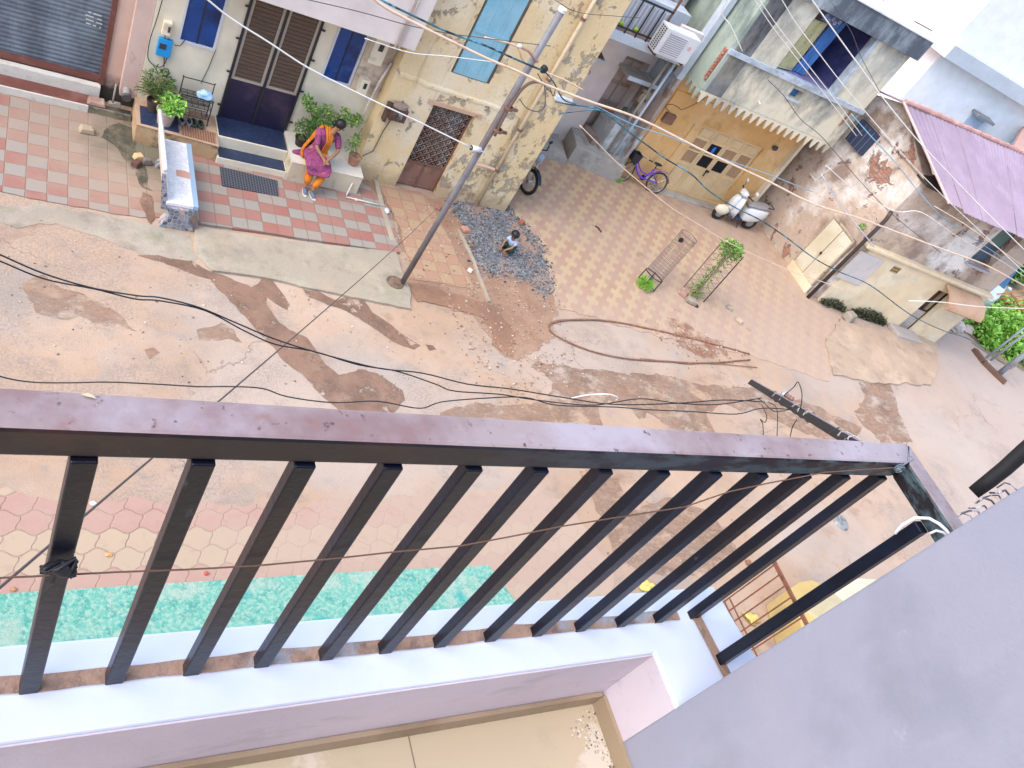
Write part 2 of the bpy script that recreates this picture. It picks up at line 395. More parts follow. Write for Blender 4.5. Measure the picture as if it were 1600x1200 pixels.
mConcR = concrete_mat('pale apron concrete', (.37, .325, .255), (.22, .19, .15), green=.4)
mSoil = soil_mat('red brown soil', (.32, .175, .11), (.25, .14, .09))

def patchy(name, base, alt, lo, hi, k=.9):
    b = NB(name); c = b.layers(base, [(alt, 4, .5, .65)])
    return b.fin(c, .85, b.noise(b.geo, 22, 8), .4, .01, alpha=b.math('MULTIPLY', b.ramp(b.noise(b.geo, 3.2, 10, .72), lo, hi), k))
mMossG = patchy('black green damp moss', (.07, .075, .05), (.13, .12, .09), .38, .62); mRed = patchy('rusty red soil stain', (.32, .13, .08), (.40, .22, .15), .42, .66, .8)
# ------------------------------------------------------------------ the ground and what is laid on it
def outline(pts, step=.10, amp=.05, seed=0, closed=True):
    """a ragged edge along a polygon of ground points"""
    P = [Vector((p[0], p[1], 0)) for p in pts]; out = []
    for i in range(len(P)):
        a, b_ = P[i], P[(i + 1) % len(P)]; n = max(1, int((b_ - a).length / step))
        for k in range(n):
            p = a.lerp(b_, k / n); q = Vector((p.x * 2.3 + seed, p.y * 2.3, seed * 1.3))
            out.append(Vector((p.x + amp * (noise.noise(q) * 2 + noise.noise(q * 3.1)), p.y + amp * (noise.noise(q + Vector((9, 4, 2))) * 2 + noise.noise(q * 3.3)), 0)))
    return out
def sheet(name, px, z, mat, amp=.04, step=.1, world=False, seed=0, thick=0):
    pts = [Vector((p[0], p[1], 0)) for p in px] if world else [G(*p) for p in px]
    o = outline(pts, step, amp, seed) if amp else pts
    mb = MB(); n = len(o)
    if thick: mb.slab([(p.x, p.y) for p in o], z - thick, z)
    else: mb.add([(p.x, p.y, z) for p in o], [tuple(range(n))])
    return structure(mb, name, mat)
mb = MB(); mb.add([(-1500, -1500, 0), (1500, -1500, 0), (1500, 1500, 0), (-1500, 1500, 0)], [(0, 1, 2, 3)])
structure(mb, 'ground', mGround)
sheet('apron', [(-60, 310), (10, 322), (60, 318), (110, 330), (215, 345), (240, 352), (300, 368), (306, 405), (285, 412), (235, 400), (180, 380), (90, 352), (30, 352), (-60, 330)], .005, mConcL, .05)
sheet('apron', [(303, 362), (318, 357), (400, 374), (500, 384), (616, 396), (626, 425), (640, 455), (640, 484), (560, 469), (480, 452), (400, 434), (330, 425), (307, 403)], .045, mConcR, .015, thick=.06)
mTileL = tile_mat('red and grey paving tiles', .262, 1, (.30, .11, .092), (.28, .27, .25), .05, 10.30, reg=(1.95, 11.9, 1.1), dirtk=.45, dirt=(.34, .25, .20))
sheet('pavement', [(-1.6, 10.22), (.0, 10.2), (.9, 10.12), (1.9, 10.15), (2.25, 10.2), (2.32, 11.2), (2.5, 12.2), (2.1, 12.42), (-1.6, 12.45)], .012, mTileL, .03, world=True)
mTileR = tile_mat('red and grey paving tiles in pairs', .243, 2, (.34, .135, .112), (.31, .30, .27), 2.60, 10.25, dirtk=.4, dirt=(.36, .26, .21))
sheet('pavement', [(2.58, 10.2), (5.95, 10.34), (6.0, 11.0), (5.9, 11.8), (5.45, 12.33), (2.5, 12.33)], .05, mTileR, .008, world=True, thick=.06)
mClover = clover_mat()
sheet('pavement', [(-4, 5.33), (.3, 5.42), (1.2, 5.3), (2.2, 5.28), (3.2, 5.2), (4.6, 5.35), (5.8, 5.45), (6.9, 5.6), (7.6, 5.2), (7.9, 4.3), (7.6, 3.2), (7.6, .55), (-4, .55)], .010, mClover, .06, world=True)
mPlaza = plaza_mat()
sheet('plaza', [(9.0, 12.5), (8.9, 18), (18.4, 18), (18.2, 12.5), (18.1, 11.6), (18.5, 10.7), (17.6, 9.4), (16.4, 8.5), (14.2, 9.0), (11.5, 9.2), (10.1, 9.45), (9.05, 9.6), (9.2, 11)], .014, mPlaza, .05, world=True, thick=.02)
sheet('dirt_path', [(5.92, 9.6), (6.1, 10.3), (6.05, 11.7), (5.5, 12.3), (8.9, 12.3), (9.1, 12.6), (9.25, 11), (9.1, 9.7), (8.9, 9.2), (8.3, 8.4), (7.4, 8.1), (7.0, 9.1), (6.4, 9.2)], .008, soil_mat('sandy red soil', (.385, .245, .165), (.31, .18, .12)), .10, world=True)
mOldTile = tile_mat('worn orange paving tiles', .27, 1, (.42, .235, .15), (.44, .31, .18), 6.1, 9.5, dirt=(.40, .255, .175), dirtk=.85, grout=(.36, .2, .13))
sheet('pavement', [(6.05, 9.75), (7.3, 9.72), (7.2, 10.6), (7.1, 11.6), (6.9, 12.2), (6.0, 12.25), (6.15, 11)], .016, mOldTile, .03, world=True)
sheet('mud_patch', [(212, 398), (245, 400), (300, 408), (330, 425), (365, 435), (395, 450), (412, 437), (425, 440), (450, 478), (446, 484), (430, 475), (418, 466), (418, 478), (430, 500), (455, 515), (480, 530), (500, 560), (530, 585), (560, 577), (590, 585), (625, 610), (632, 625), (620, 642), (590, 655), (530, 645), (490, 605), (450, 565), (430, 545), (400, 515), (380, 490), (360, 470), (330, 440), (300, 430), (260, 415)], .006, mMud, .03, .05, seed=1)
sheet('mud_patch', [(473, 452), (500, 458), (525, 470), (545, 462), (570, 470), (585, 490), (600, 500), (625, 520), (657, 540), (645, 546), (610, 532), (580, 510), (560, 496), (540, 486), (510, 475), (480, 462)], .006, mMud, .02, .05, seed=2)
sheet('mud_patch', [(667, 541), (676, 540), (681, 546), (672, 550)], .006, mMud, .02, .04, seed=3)
sheet('mud_patch', [(815, 556), (880, 572), (960, 583), (1040, 585), (1120, 603), (1200, 608), (1290, 640), (1345, 668), (1330, 700), (1240, 670), (1180, 645), (1130, 632), (1105, 642), (1120, 690), (1050, 690), (1030, 655), (1010, 645), (1000, 660), (985, 640), (955, 625), (935, 640), (950, 690), (860, 680), (700, 655), (690, 642), (740, 630), (800, 632), (850, 627), (865, 600), (835, 575)], .0065, mMudS, .05, .06, seed=4)
sheet('mud_patch', [(1330, 535), (1375, 562), (1392, 600), (1402, 640), (1425, 690), (1385, 700), (1335, 645), (1350, 620), (1335, 590), (1300, 560)], .007, mMudS, .06, .07, seed=5)
sheet('mud_patch', [(905, 735), (960, 745), (990, 800), (1050, 780), (1110, 800), (1150, 860), (1100, 900), (1010, 900), (960, 860), (940, 810)], .0125, mMudS, .06, .07, seed=6)
sheet('soil_patch', [(630, 440), (680, 452), (740, 468), (770, 478), (805, 520), (800, 560), (770, 540), (760, 500), (700, 480), (650, 470)], .0175, mSoil, .05, .06, seed=7)
sheet('mud_patch', [(188, 192), (208, 200), (216, 235), (226, 272), (236, 300), (222, 296), (205, 268), (186, 238), (160, 212), (172, 200)], .0135, mMossG, .04, .05, seed=11)
sheet('mud_patch', [(222, 300), (236, 306), (240, 340), (232, 352), (224, 335), (216, 318)], .0145, mMud, .02, .04, seed=12)
sheet('mud_patch', [(30, 440), (75, 432), (110, 452), (150, 466), (190, 492), (212, 515), (165, 508), (120, 492), (88, 503), (60, 492)], .0045, mMudS, .05, .06, seed=13)
sheet('mud_patch', [(310, 512), (350, 508), (372, 520), (380, 535), (345, 532), (315, 528)], .0048, mMudS, .04, .06, seed=14)
sheet('mud_patch', [(222, 545), (240, 543), (250, 553), (232, 560)], .0052, mMudS, .03, .05, seed=15)
sheet('rust_patch', [(1040, 498), (1070, 502), (1092, 520), (1128, 536), (1135, 556), (1095, 560), (1062, 540), (1048, 520)], .0185, mRed, .05, .06, seed=16)
# gravel heap: a bed and its stones
gpx = [(702, 318), (738, 318), (792, 322), (800, 338), (818, 352), (832, 368), (846, 390), (851, 415), (860, 450), (845, 462), (832, 436), (800, 430), (770, 428), (744, 420), (735, 380), (722, 350)]
sheet('gravel_bed', gpx, .022, gravel_bed_mat(), .08, .08, seed=8)
def inpoly(x, y, P):
    c = False; j = len(P) - 1
    for i in range(len(P)):
        if (P[i].y > y) != (P[j].y > y) and x < (P[j].x - P[i].x) * (y - P[i].y) / (P[j].y - P[i].y) + P[i].x: c = not c
        j = i
    return c
GP = [G(*p) for p in gpx]
def pebbles(mb, n, P, smin, smax, z, spread=0.06, dens=None):
    xs = [p.x for p in P]; ys = [p.y for p in P]; k = 0; t = 0
    while k < n and t < n * 20:
        t += 1
        x = random.uniform(min(xs) - .15, max(xs) + .15); y = random.uniform(min(ys) - .15, max(ys) + .15)
        if not inpoly(x + random.gauss(0, spread), y + random.gauss(0, spread), P): continue
        if dens and noise.noise(Vector((x * 1.3, y * 1.3, 3))) < dens and random.random() < .85: continue
        s_ = random.uniform(smin, smax); k += 1
        a = random.uniform(0, 6.28); c, s2 = math.cos(a), math.sin(a); h = s_ * random.uniform(.5, .9)
        pts = []
        for (px_, py_, pz) in ((-1, -.7, 0), (1, -.6, 0), (.8, .8, 0), (-.9, .7, 0), (-.5, -.4, 1), (.6, -.3, .8), (.4, .5, 1), (-.5, .3, .9)):
            px_ *= s_ * random.uniform(.7, 1.2); py_ *= s_ * random.uniform(.7, 1.2)
            pts.append((x + px_ * c - py_ * s2, y + px_ * s2 + py_ * c, z + pz * h))
        mb.hexa(pts)
def stone_mat(name, a, b_, rough=.85):
    b = NB(name); r = b.geo
    wn = b.nt.nodes.new('ShaderNodeNewGeometry').outputs['Random Per Island']
    c = b.mix(wn, (*a, 1), (*b_, 1)); c = b.mix(b.ramp(b.noise(r, 30, 5), .45, .7), c, b.mix(1, c, (.6, .58, .55, 1), 'MULTIPLY'))
    return b.fin(c, rough)
mb = MB(); pebbles(mb, 4300, GP, .010, .030, .018, spread=.10, dens=-.14)
tag(mb.build('gravel', stone_mat('dark crushed stone', (.04, .047, .058), (.33, .335, .35))), 'loose dark bluish gravel scattered around the squatting child', 'gravel', kind='stuff')
mb = MB()
pebbles(mb, 500, [G(*p) for p in ((760, 430), (860, 440), (900, 560), (800, 640), (740, 600), (700, 480))], .008, .022, .02)
pebbles(mb, 260, [G(*p) for p in ((600, 320), (700, 320), (770, 470), (650, 450))], .008, .022, .018)
pebbles(mb, 300, [G(*p) for p in ((0, 330), (640, 480), (1200, 600), (900, 640), (0, 560))], .006, .02, .004)
pebbles(mb, 160, [G(*p) for p in ((1000, 500), (1100, 520), (1180, 560), (1060, 560))], .01, .03, .016)
pebbles(mb, 120, [G(*p) for p in ((900, 740), (1200, 760), (1150, 900), (950, 900))], .006, .02, .012)
tag(mb.build('pebbles', stone_mat('small brown pebbles', (.22, .12, .08), (.62, .52, .44))), 'tiny brown and pale pebbles strewn over the road', 'pebbles', kind='stuff')
# kerb strips: edge of the plaza, edge of the dirt path, platform of the ruined house
def strip(name, px, wd, z0, z1, mat, pxz=0):
    P = [G(*p, pxz) for p in px]; mb = MB()
    for a, b_ in zip(P, P[1:]):
        t = (b_ - a).normalized(); n = Vector((-t.y, t.x, 0)) * wd / 2
        mb.hexa([Vector((q.x, q.y, z)) for z in (z0, z1) for q in (a - n, b_ - n, b_ + n, a + n)])
    return structure(mb, name, mat)
strip('kerb', [(715, 360), (735, 400), (750, 440), (763, 473)], .06, 0, .045, mConcR)
strip('kerb', [(560, 262), (585, 282), (597, 330), (612, 380)], .09, 0, .058, mConcR)
P = [G(*p) for p in ((1312, 500), (1345, 512), (1400, 520), (1440, 528), (1462, 545), (1466, 575), (1452, 603), (1410, 600), (1360, 600), (1300, 585), (1288, 540))]
mb = MB(); o_ = outline(P, .15, .04, 3); mb.slab([(p.x, p.y) for p in o_], 0, .05); structure(mb, 'platform', concrete_mat('sandy platform concrete', (.43, .325, .245), (.27, .20, .145)))
# ------------------------------------------------------------------ our own house: the balcony we stand on
Z0 = 8.5
mWhiteL = M('bright white ledge paint', (.63, .69, .84), .6, [((.54, .60, .76), 2, .5, .7), ((.45, .42, .40), 40, .74, .78), ((.62, .64, .72), 9, .6, .75, (1, 3, 1), .6, 5)], .15, 12)
mWallG = M('lilac grey wall paint', (.285, .305, .40), .75, [((.31, .31, .40), 1.5, .45, .65), ((.235, .25, .32), 3, .52, .68, (1, 1, 1), .8, 3), ((.215, .23, .28), 1.5, .56, .72, (1, 1, 1), .6, 9), ((.34, .35, .45), 9, .56, .70, (1, 1, .3), .5, 12), ((.40, .41, .50), 18, .66, .74, (1, 1, 1), .4, 2)], .12, 140)
mFloorT = M('beige floor tile', (.50, .42, .31), .35, [((.58, .52, .43), 3, .52, .62), ((.36, .29, .21), 6, .6, .75, (1, 1, 1), .7, 3)], .03, 20)
mSkirt = M('dusty skirting tile', (.33, .25, .17), .5, [((.24, .17, .11), 5, .5, .7)], .1, 30)
bal = thing('apartment_house', 'white and lilac balcony corner of the foreground house, low parapet under the railing', 'house', (0, 0, 0))
zp = Z0 - 1.261; zf = Z0 - 1.5
mb = MB()
# body under the balcony
mb.box(-8, 1.42, -7, .40, 0, zf - .2)
mb.box(-8, 1.195, -7, .423, zf - .2, zf)
mb.build('wall', mWallG, bal)
mb = MB()
mb.slab([(-8, .423), (1.195, .423), (1.195, .30), (1.49, .30), (1.450, .557), (-8, .557)], zf - .35, zp)
mb.build('parapet', mWhiteL, bal, bevel=.006)
mb = MB(); mb.box(-8, 1.1935, .4195, .4225, zf, zp - .006); mb.box(1.1925, 1.1945, .31, .4215, zf, zp - .006); mb.build('parapet_plaster', M('pale lilac plaster', (.60, .54, .62), .75, [((.54, .48, .56), 1.6, .5, .66), ((.38, .36, .42), 4, .58, .7, (1, 1, 3), .7, 5), ((.60, .56, .60), 12, .62, .74)], .15, 90), bal)
mb = MB(); mb.box(1.193, 1.60, -7, .311, zf - .35, Z0 + 2.2); mb.build('column', mWallG, bal, bevel=.004)
mb = MB(); mb.box(-8, 1.6, -7, -2.4, zf, Z0 + .9); mb.build('wall', mWallG, bal)
b = NB('beige tiles with joints'); f = b.sep(b.geo)
c = b.layers((.47, .39, .28), [((.56, .50, .42), 4, .56, .60), ((.36, .28, .2), 7, .58, .75, (1, 1, 1), .6, 3)])
e = b.math('ABSOLUTE', b.math('SUBTRACT', b.math('FRACT', b.math('DIVIDE', b.math('ADD', f[0], 10.065), .6)), .5))
c = b.mix(b.math('GREATER_THAN', e, .4975), c, (.2, .15, .1, 1))
mFT = b.fin(c, .35)
mb = MB(); mb.box(-8, 1.19, -2.4, .419, zf, zf + .004); mb.build('floor', mFT, bal)
mb = MB(); mb.box(-8, 1.183, .409, .4185, zf + .004, zf + .05); mb.box(1.183, 1.1925, -1.6, .4085, zf + .004, zf + .05); mb.build('skirting', mSkirt, bal)
mb = MB(); random.seed(3)
Pd = [Vector((1.10, .36, 0)), Vector((1.183, .41, 0)), Vector((1.183, -.1, 0)), Vector((1.165, -.1, 0)), Vector((1.16, .3, 0))]
pebbles(mb, 340, Pd, .001, .0035, zf + .004, .006)
tag(mb.build('debris', stone_mat('grit', (.10, .07, .05), (.75, .70, .62))), 'grey grit and crumbs swept against the skirting on the balcony floor', 'grit', kind='stuff')

# railing
b = NB('rust brown painted steel'); up = b.sep(b.nt.nodes.new('ShaderNodeNewGeometry').outputs['Normal'])[2]
c = b.layers((.010, .006, .009), [((.045, .018, .015), 6, .5, .66), ((.008, .009, .016), 3, .5, .65, (1, 1, 1), .8, 5), ((.16, .09, .06), 40, .68, .74, (1, 1, 1), .5, 3)])
dust = b.layers((.29, .235, .245), [((.19, .115, .12), 7, .44, .62, (1, 1, 1), .8), ((.22, .12, .11), 26, .56, .66, (1, 1, 1), .8, 2), ((.37, .335, .39), 4, .5, .65, (1, 1, 1), .8, 4), ((.09, .04, .035), 60, .62, .68), ((.22, .11, .09), 22, .62, .70, (1, 1, 1), .7, 8)])
tq = b.math('MULTIPLY', b.ramp(b.sep(b.geo)[0], .45, 1.1), b.ramp(b.noise(b.map(b.geo, (1, 1, 2.5)), 14, 8, .7), .46, .56)); c = b.mix(b.math('MULTIPLY', tq, .8), c, (.075, .12, .14, 1)); c = b.mix(b.math('GREATER_THAN', up, .6), c, dust)      # a film of pale dust lies on the upward face
mRail = b.fin(c, .42, b.noise(b.geo, 70, 6), .25, .002, metal=0)
mBar = M('blue black bar paint', (.004, .006, .015), .32, [((.006, .011, .028), 5, .5, .62), ((.016, .010, .012), 8, .55, .68, (1, 1, .4), .8, 3), ((.11, .11, .14), 30, .66, .72, (1, 1, .3), .5, 6)], .12, 60, spec=.30)
mBare = M('bare brown mortar', (.35, .22, .16), .9, [((.20, .13, .10), 20, .5, .62), ((.30, .33, .38), 7, .55, .62, (1, 1, 1), .8, 4)], .6, 90)
rl = thing('railing', 'brown steel balcony railing with thick flat handrail and dark vertical bars in the foreground', 'railing', (0, .5, zp))
zr = Z0 - .707
mb = MB(); mb.slab([(-3.2, .488), (1.368, .488), (1.412, .534), (-3.2, .534)], zr, zr + .043); mb.build('handrail', mRail, rl, bevel=.005)
mb = MB(); mb.slab([(1.3695, .488), (1.365, .20), (1.411, .20), (1.4135, .534)], zr + .0005, zr + .0425); mb.build('handrail', mRail, rl, bevel=.005)
for k in range(-20, 13):
    x = .086 + .1048 * k; mb = MB(); q = .012; lean = random.uniform(-.003, .003)
    mb.hexa([Vector((x + sx * q + (lean if z > zp + .1 else 0), .493 + sy * .0092, z)) for z in (zp - .01, zr - .0005) for sx, sy in ((-1, -1), (1, -1), (1, 1), (-1, 1))])
    mb.build('baluster', mBar, rl, bevel=.002)
for y in (.388, .26):
    mb = MB(); mb.box(1.354, 1.375, y - .0115, y + .0115, zp - .01, zr - .0005); mb.build('baluster', mBar, rl, bevel=.002)
# peeling flat at the corner bar
mb = MB(); random.seed(5)
xs = [-3.2 + .025 * i for i in range(181)]
fr = [Vector((x, .4855 + .004 * noise.noise(Vector((x * 14, 0, 0))), zp + .0035)) for x in xs if x < 1.355]; bk = [Vector((x, .509 + .005 * noise.noise(Vector((x * 11, 5, 0))), zp + .0035)) for x in xs if x < 1.355]
n = len(fr); mb.add(fr + bk, [(i, i + 1, n + i + 1, n + i) for i in range(n - 1)])
mb.add([(1.338, .483, zp + .0038), (1.362, .50, zp + .0038), (1.378, .33, zp + .0038), (1.352, .33, zp + .0038)], [(0, 1, 2, 3)])
mb.build('base_strip', mBare, rl)
# black thread of wire tied along the bars
def wiggle(P, amp, sc=3.0, seed=0, n=6):
    out = []
    for i in range(len(P) - 1):
        for k in range(n):
            p = P[i].lerp(P[i + 1], k / n); out.append(p)
    out.append(P[-1])
    return [p + Vector((0, noise.noise(p * sc + Vector((seed, 0, 0))), noise.noise(p * sc + Vector((0, seed + 5, 0))))) * amp for p in out]
mBlk = M('black cable sheath', (.012, .013, .018), .5); mRust = M('rusty wire', (.14, .075, .05), .7)
P = [W(x, y, .476) for x, y in ((-80, 905), (0, 903), (85, 899), (180, 894), (290, 890), (400, 884), (520, 873), (610, 863), (720, 853), (800, 838), (880, 822), (980, 806), (1070, 792), (1140, 768), (1200, 755), (1290, 738), (1395, 731))]
solo(MB().tube(P, .0011, 6), 'wire', mRust, 'thin rusty wire strung across the railing bars at half height', 'wire')
ti = thing('wire_tie', 'black knotted tape tied round the leftmost railing bar', 'tape knot', W(92, 885, .478))
mb = MB(); c0 = W(92, 885, .474)
for k in range(5):
    mb.tube([c0 + Vector((.016 * math.cos(t + k), -.003 + .006 * math.sin(2 * t + k), .008 * math.sin(t) + .004 * math.sin(k * 2))) for t in [i * .6 for i in range(11)]], .0022, 6)
mb.ball(c0 + Vector((.004, -.004, 0)), .011, .008, .010, 10, 6, .5); mb.build('knot', mBlk, ti, smooth=True)
mb = MB(); mb.tube([c0, c0 + Vector((-.004, -.006, -.02)), c0 + Vector((-.010, -.006, -.045))], [.005, .004, .001], 6); mb.build('loose_end', mBlk, ti)
c1 = W(1405, 731, .470) ; mb = MB()
for k in range(3): mb.tube([c1 + Vector((.008 * math.cos(t), -.004 + .003 * k, .008 * math.sin(t))) for t in [i * .5 for i in range(13)]], .0009, 6)
mb.tube([c1, c1 + Vector((.002, -.002, .03))], .001, 5); mb.tube([c1, c1 + Vector((.03, .01, .006)), c1 + Vector((.05, .045, .012))], .0012, 5)
solo(mb, 'wire_loop', M('galvanised wire', (.35, .4, .45), .3, metal=.8), 'small loop of silvery wire twisted at the corner of the handrail', 'wire')
# white flex looped over the side rail, black hose and leads beside the wall
mWp = M('white pvc', (.78, .78, .82), .4)
P = [RD(x, y, 1.45) for x, y in ((1398, 834), (1410, 820), (1430, 809), (1452, 810), (1468, 819), (1478, 828), (1484, 836))]
mb = MB().tube(P, .0026, 8); mb.tube([RD(x, y, 1.46) for x, y in ((1452, 834), (1463, 829), (1474, 832), (1480, 838))], .0022, 8)
solo(mb, 'flex', mWp, 'short white flex looped over the side rail against the wall', 'cable', smooth=True)
P = [RD(x, y, d) for x, y, d in ((1521, 770, 1.9), (1545, 752, 1.9), (1570, 732, 1.9), (1600, 705, 1.9), (1660, 655, 1.9), (1760, 570, 1.95))]
solo(MB().tube(P, [.0135, .015, .0155, .016, .017, .018], 18), 'hose', M('black foam hose', (.006, .006, .008), .7, bump=.3), 'thick black foam sleeved pipe ending beside the foreground wall', 'pipe', smooth=True)
mb = MB(); random.seed(9)
for k in range(7):
    x, y = 1500 + k * 11, 812 - k * 8
    mb.tube([RD(x - 8, y - 2, 1.86), RD(x + 4, y - 10 + (k % 3) * 4, 1.84), RD(x + 16, y - 6, 1.87), RD(x + 34, y + 16, 1.9)], .0016 + .0006 * (k % 2), 6)
solo(mb, 'cable_bundle', M('mixed leads', (.10, .10, .15), .5, [((.65, .65, .7), 30, .5, .55)]), 'tangle of thin leads below the black foam sleeved pipe', 'cables', smooth=True)
# angle iron carrying the telephone leads
a0 = RD(1352, 703, 1.66); a1 = RD(1176, 598, 3.0); t = (a1 - a0).normalized(); sdv = t.cross(Vector((0, 0, 1))).normalized(); upv = sdv.cross(t).normalized()
br = thing('angle_iron', 'black angle iron arm reaching out past the handrail with leads tied to it', 'bracket', a0)
mb = MB(); mb.obox((a0 + a1) / 2 + upv * .008 + sdv * .004, t * (a1 - a0).length / 2, sdv * .0145, upv * .0015)
mb.build('flange', M('grey flange steel', (.33, .31, .38), .5, [((.20, .17, .2), 20, .5, .65)]), br)  # top flange mottled grey, side flange black
mb = MB(); mb.obox((a0 + a1) / 2 - sdv * .0105 - upv * .0035, t * (a1 - a0).length / 2, sdv * .0012, upv * .0095)
mb.build('flange', mBlk, br)
random.seed(4)
for s_ in (.30, .35, .42, .55, .60, .66, .90, .94):
    c0 = a0.lerp(a1, 1 - s_) if 0 else a1.lerp(a0, s_)
    for q in range(2):
        mb = MB(); mb.tube([c0 + sdv * .0135 * math.cos(u_) + upv * .0135 * math.sin(u_) + t * .006 * u_ * random.uniform(-.5, .7) for u_ in [i * .7 for i in range(11)]], .0011, 6)
        mb.build('wire_wrapping', M('pale binding wire', (.45, .42, .42), .5, [((.06, .05, .05), 25, .48, .52)]), br, smooth=True)
mb = MB(); c0 = a1.lerp(a0, .38)
mb.ball(c0 + upv * .017, .012, .010, .012, 12, 8, .2); mb.build('insulator', M('silver insulator', (.5, .55, .65), .25, metal=.6), br, smooth=True)
mb = MB(); c0 = a1.lerp(a0, .46)
for q in range(3): mb.ball(c0 + upv * .017 + t * .016 * q - sdv * .005 * q, .008, .007, .007, 10, 6, .3)
mb.build('connector', M('brown connector', (.25, .13, .10), .5), br, smooth=True)
def pxcurve(pts, sub=5):
    """smooth a list of 3D points (Catmull-Rom)"""
    P = [pts[0] * 2 - pts[1]] + list(pts) + [pts[-1] * 2 - pts[-2]]; out = []
    for i in range(1, len(P) - 2):
        for k in range(sub):
            u = k / sub; p0, p1, p2, p3 = P[i - 1], P[i], P[i + 1], P[i + 2]
            out.append(.5 * ((2 * p1) + (p2 - p0) * u + (2 * p0 - 5 * p1 + 4 * p2 - p3) * u * u + (3 * p1 - p0 - 3 * p2 + p3) * u ** 3))
    out.append(P[-2]); return out
def cable(px, Y, r, mat, label, name='cable', cat='cable', Y1=None, sub=5):
    n = len(px); Y1 = Y if Y1 is None else Y1
    x0, x1 = px[0][0], px[-1][0]
    P = [W(x, y, Y + (Y1 - Y) * ((x - x0) / (x1 - x0) if x1 != x0 else 0)) for x, y in px]
    return solo(MB().tube(pxcurve(P, sub), r, 6), name, mat, label, cat, smooth=True)
AYl, AYr = 1.75, 1.18
cable([(-1500, -60), (-500, 240), (-60, 372), (0, 398), (70, 428), (145, 450), (215, 462), (250, 465), (310, 480), (370, 505), (430, 530), (500, 552), (590, 575), (660, 583), (730, 600), (800, 608), (880, 621), (960, 632), (1060, 630), (1130, 625), (1195, 628)], AYl, .0019, mBlk, 'upper of the two paired black leads sagging from the left edge to the angle iron', Y1=1.25)
cable([(-1500, -50), (-500, 252), (-60, 385), (0, 408), (70, 436), (150, 452), (210, 467), (250, 470), (320, 485), (380, 516), (430, 538), (490, 549), (560, 570), (620, 580), (680, 600), (710, 611), (780, 616), (830, 624), (900, 632), (940, 632), (1000, 623), (1060, 630), (1120, 632), (1190, 622)], AYl, .0018, mBlk, 'lower of the two paired black leads sagging from the left edge to the angle iron', Y1=1.25)
cable([(-1500, 200), (-500, 440), (-60, 565), (0, 588), (50, 597), (110, 598), (170, 597), (240, 600), (310, 604), (360, 604), (410, 607), (450, 620), (520, 629), (590, 627), (655, 638), (690, 628), (760, 622), (820, 621), (870, 633), (960, 636), (1010, 640), (1080, 643), (1150, 647), (1190, 638), (1240, 640)], AYl, .0018, mBlk, 'lone black lead hanging just above the handrail from the left edge', Y1=1.25)
cable([(893, 622), (920, 617), (950, 616), (965, 621), (962, 626)], 1.45, .0022, mWp, 'short white lead end hanging among the black leads', Y1=1.42)
ce = thing('cable_ends', 'curly black cable ends dangling from the angle iron', 'cables', RD(1200, 630, 2.44))
for px in ([(1190, 632), (1198, 650), (1195, 660), (1188, 655), (1192, 664), (1193, 690)], [(1200, 628), (1214, 640), (1214, 690)], [(1245, 655), (1238, 668), (1233, 690)], [(1225, 618), (1240, 605), (1247, 597), (1253, 615), (1251, 640)], [(1170, 626), (1186, 624), (1205, 640), (1215, 643), (1235, 640)], [(1310, 682), (1318, 680), (1324, 688)], [(1296, 676), (1311, 668)]):
    MB().tube(pxcurve([RD(x, y, 2.45 - (x - 1190) * .006) for x, y in px], 6), .0012, 6).build('lead_end', mBlk, ce, smooth=True)
P = [Vector(W(-40, 952, .9)), Vector(W(690, 318, 9.6))]
solo(MB().tube([P[0].lerp(P[1], k / 20) - Vector((0, 0, .10 * math.sin(math.pi * k / 20))) for k in range(21)], .0035, 6), 'wire', M('grey stay wire', (.10, .08, .08), .6), 'thin dark stay wire running straight from lower left up towards the pole', 'wire')
# leaf on the handrail and litter
def leaf(mb, c, L, wd, t, up=Vector((0, 0, 1)), curl=.15):
    t = Vector(t).normalized(); s_ = t.cross(up).normalized(); u = s_.cross(t)
    c = Vector(c)
    mb.add([c, c + t * L * .35 + s_ * wd + u * L * curl, c + t * L * .75 + s_ * wd * .7 + u * L * curl, c + t * L, c + t * L * .75 - s_ * wd * .7 + u * L * curl, c + t * L * .35 - s_ * wd + u * L * curl, c + t * L * .5], [(0, 6, 1), (1, 6, 2), (2, 6, 3), (3, 6, 4), (4, 6, 5), (5, 6, 0)])
mb = MB(); c0 = G(126, 616, zr + .0445); leaf(mb, c0, .014, .0022, (1, -.35, 0)); solo(mb, 'dry_leaf', M('dry leaf', (.55, .47, .33), .7), 'dry curled leaf lying on the left part of the handrail', 'leaf')
# green painted plinth below
b = NB('speckled turquoise paint')
c = b.layers((.15, .43, .34), [((.07, .33, .27), 9, .48, .6), ((.34, .52, .42), 25, .46, .60, (1, 1, 1), .9, 3), ((.44, .50, .42), 3, .52, .64, (1, 1, 1), .6, 23), ((.03, .35, .34), 2.5, .6, .68, (1, 1, 1), .8, 8), ((.42, .50, .38), 5, .62, .72, (1, 1, 1), .7, 12), ((.02, .30, .26), 50, .6, .7, (1, 1, 1), .6, 1)])
mb = MB(); P = [G(-80, 936), G(0, 930), G(300, 911), G(560, 895), G(762, 885), G(800, 936)]
mb.slab([(p.x, p.y) for p in P] + [(6.3, 3.0), (-.2, 3.0)], 0, .03)
solo(mb, 'doorstep', b.fin(c, .8, b.noise(b.geo, 60, 8), .8, .02), 'turquoise speckled doorstep strip far below the railing', 'doorstep')
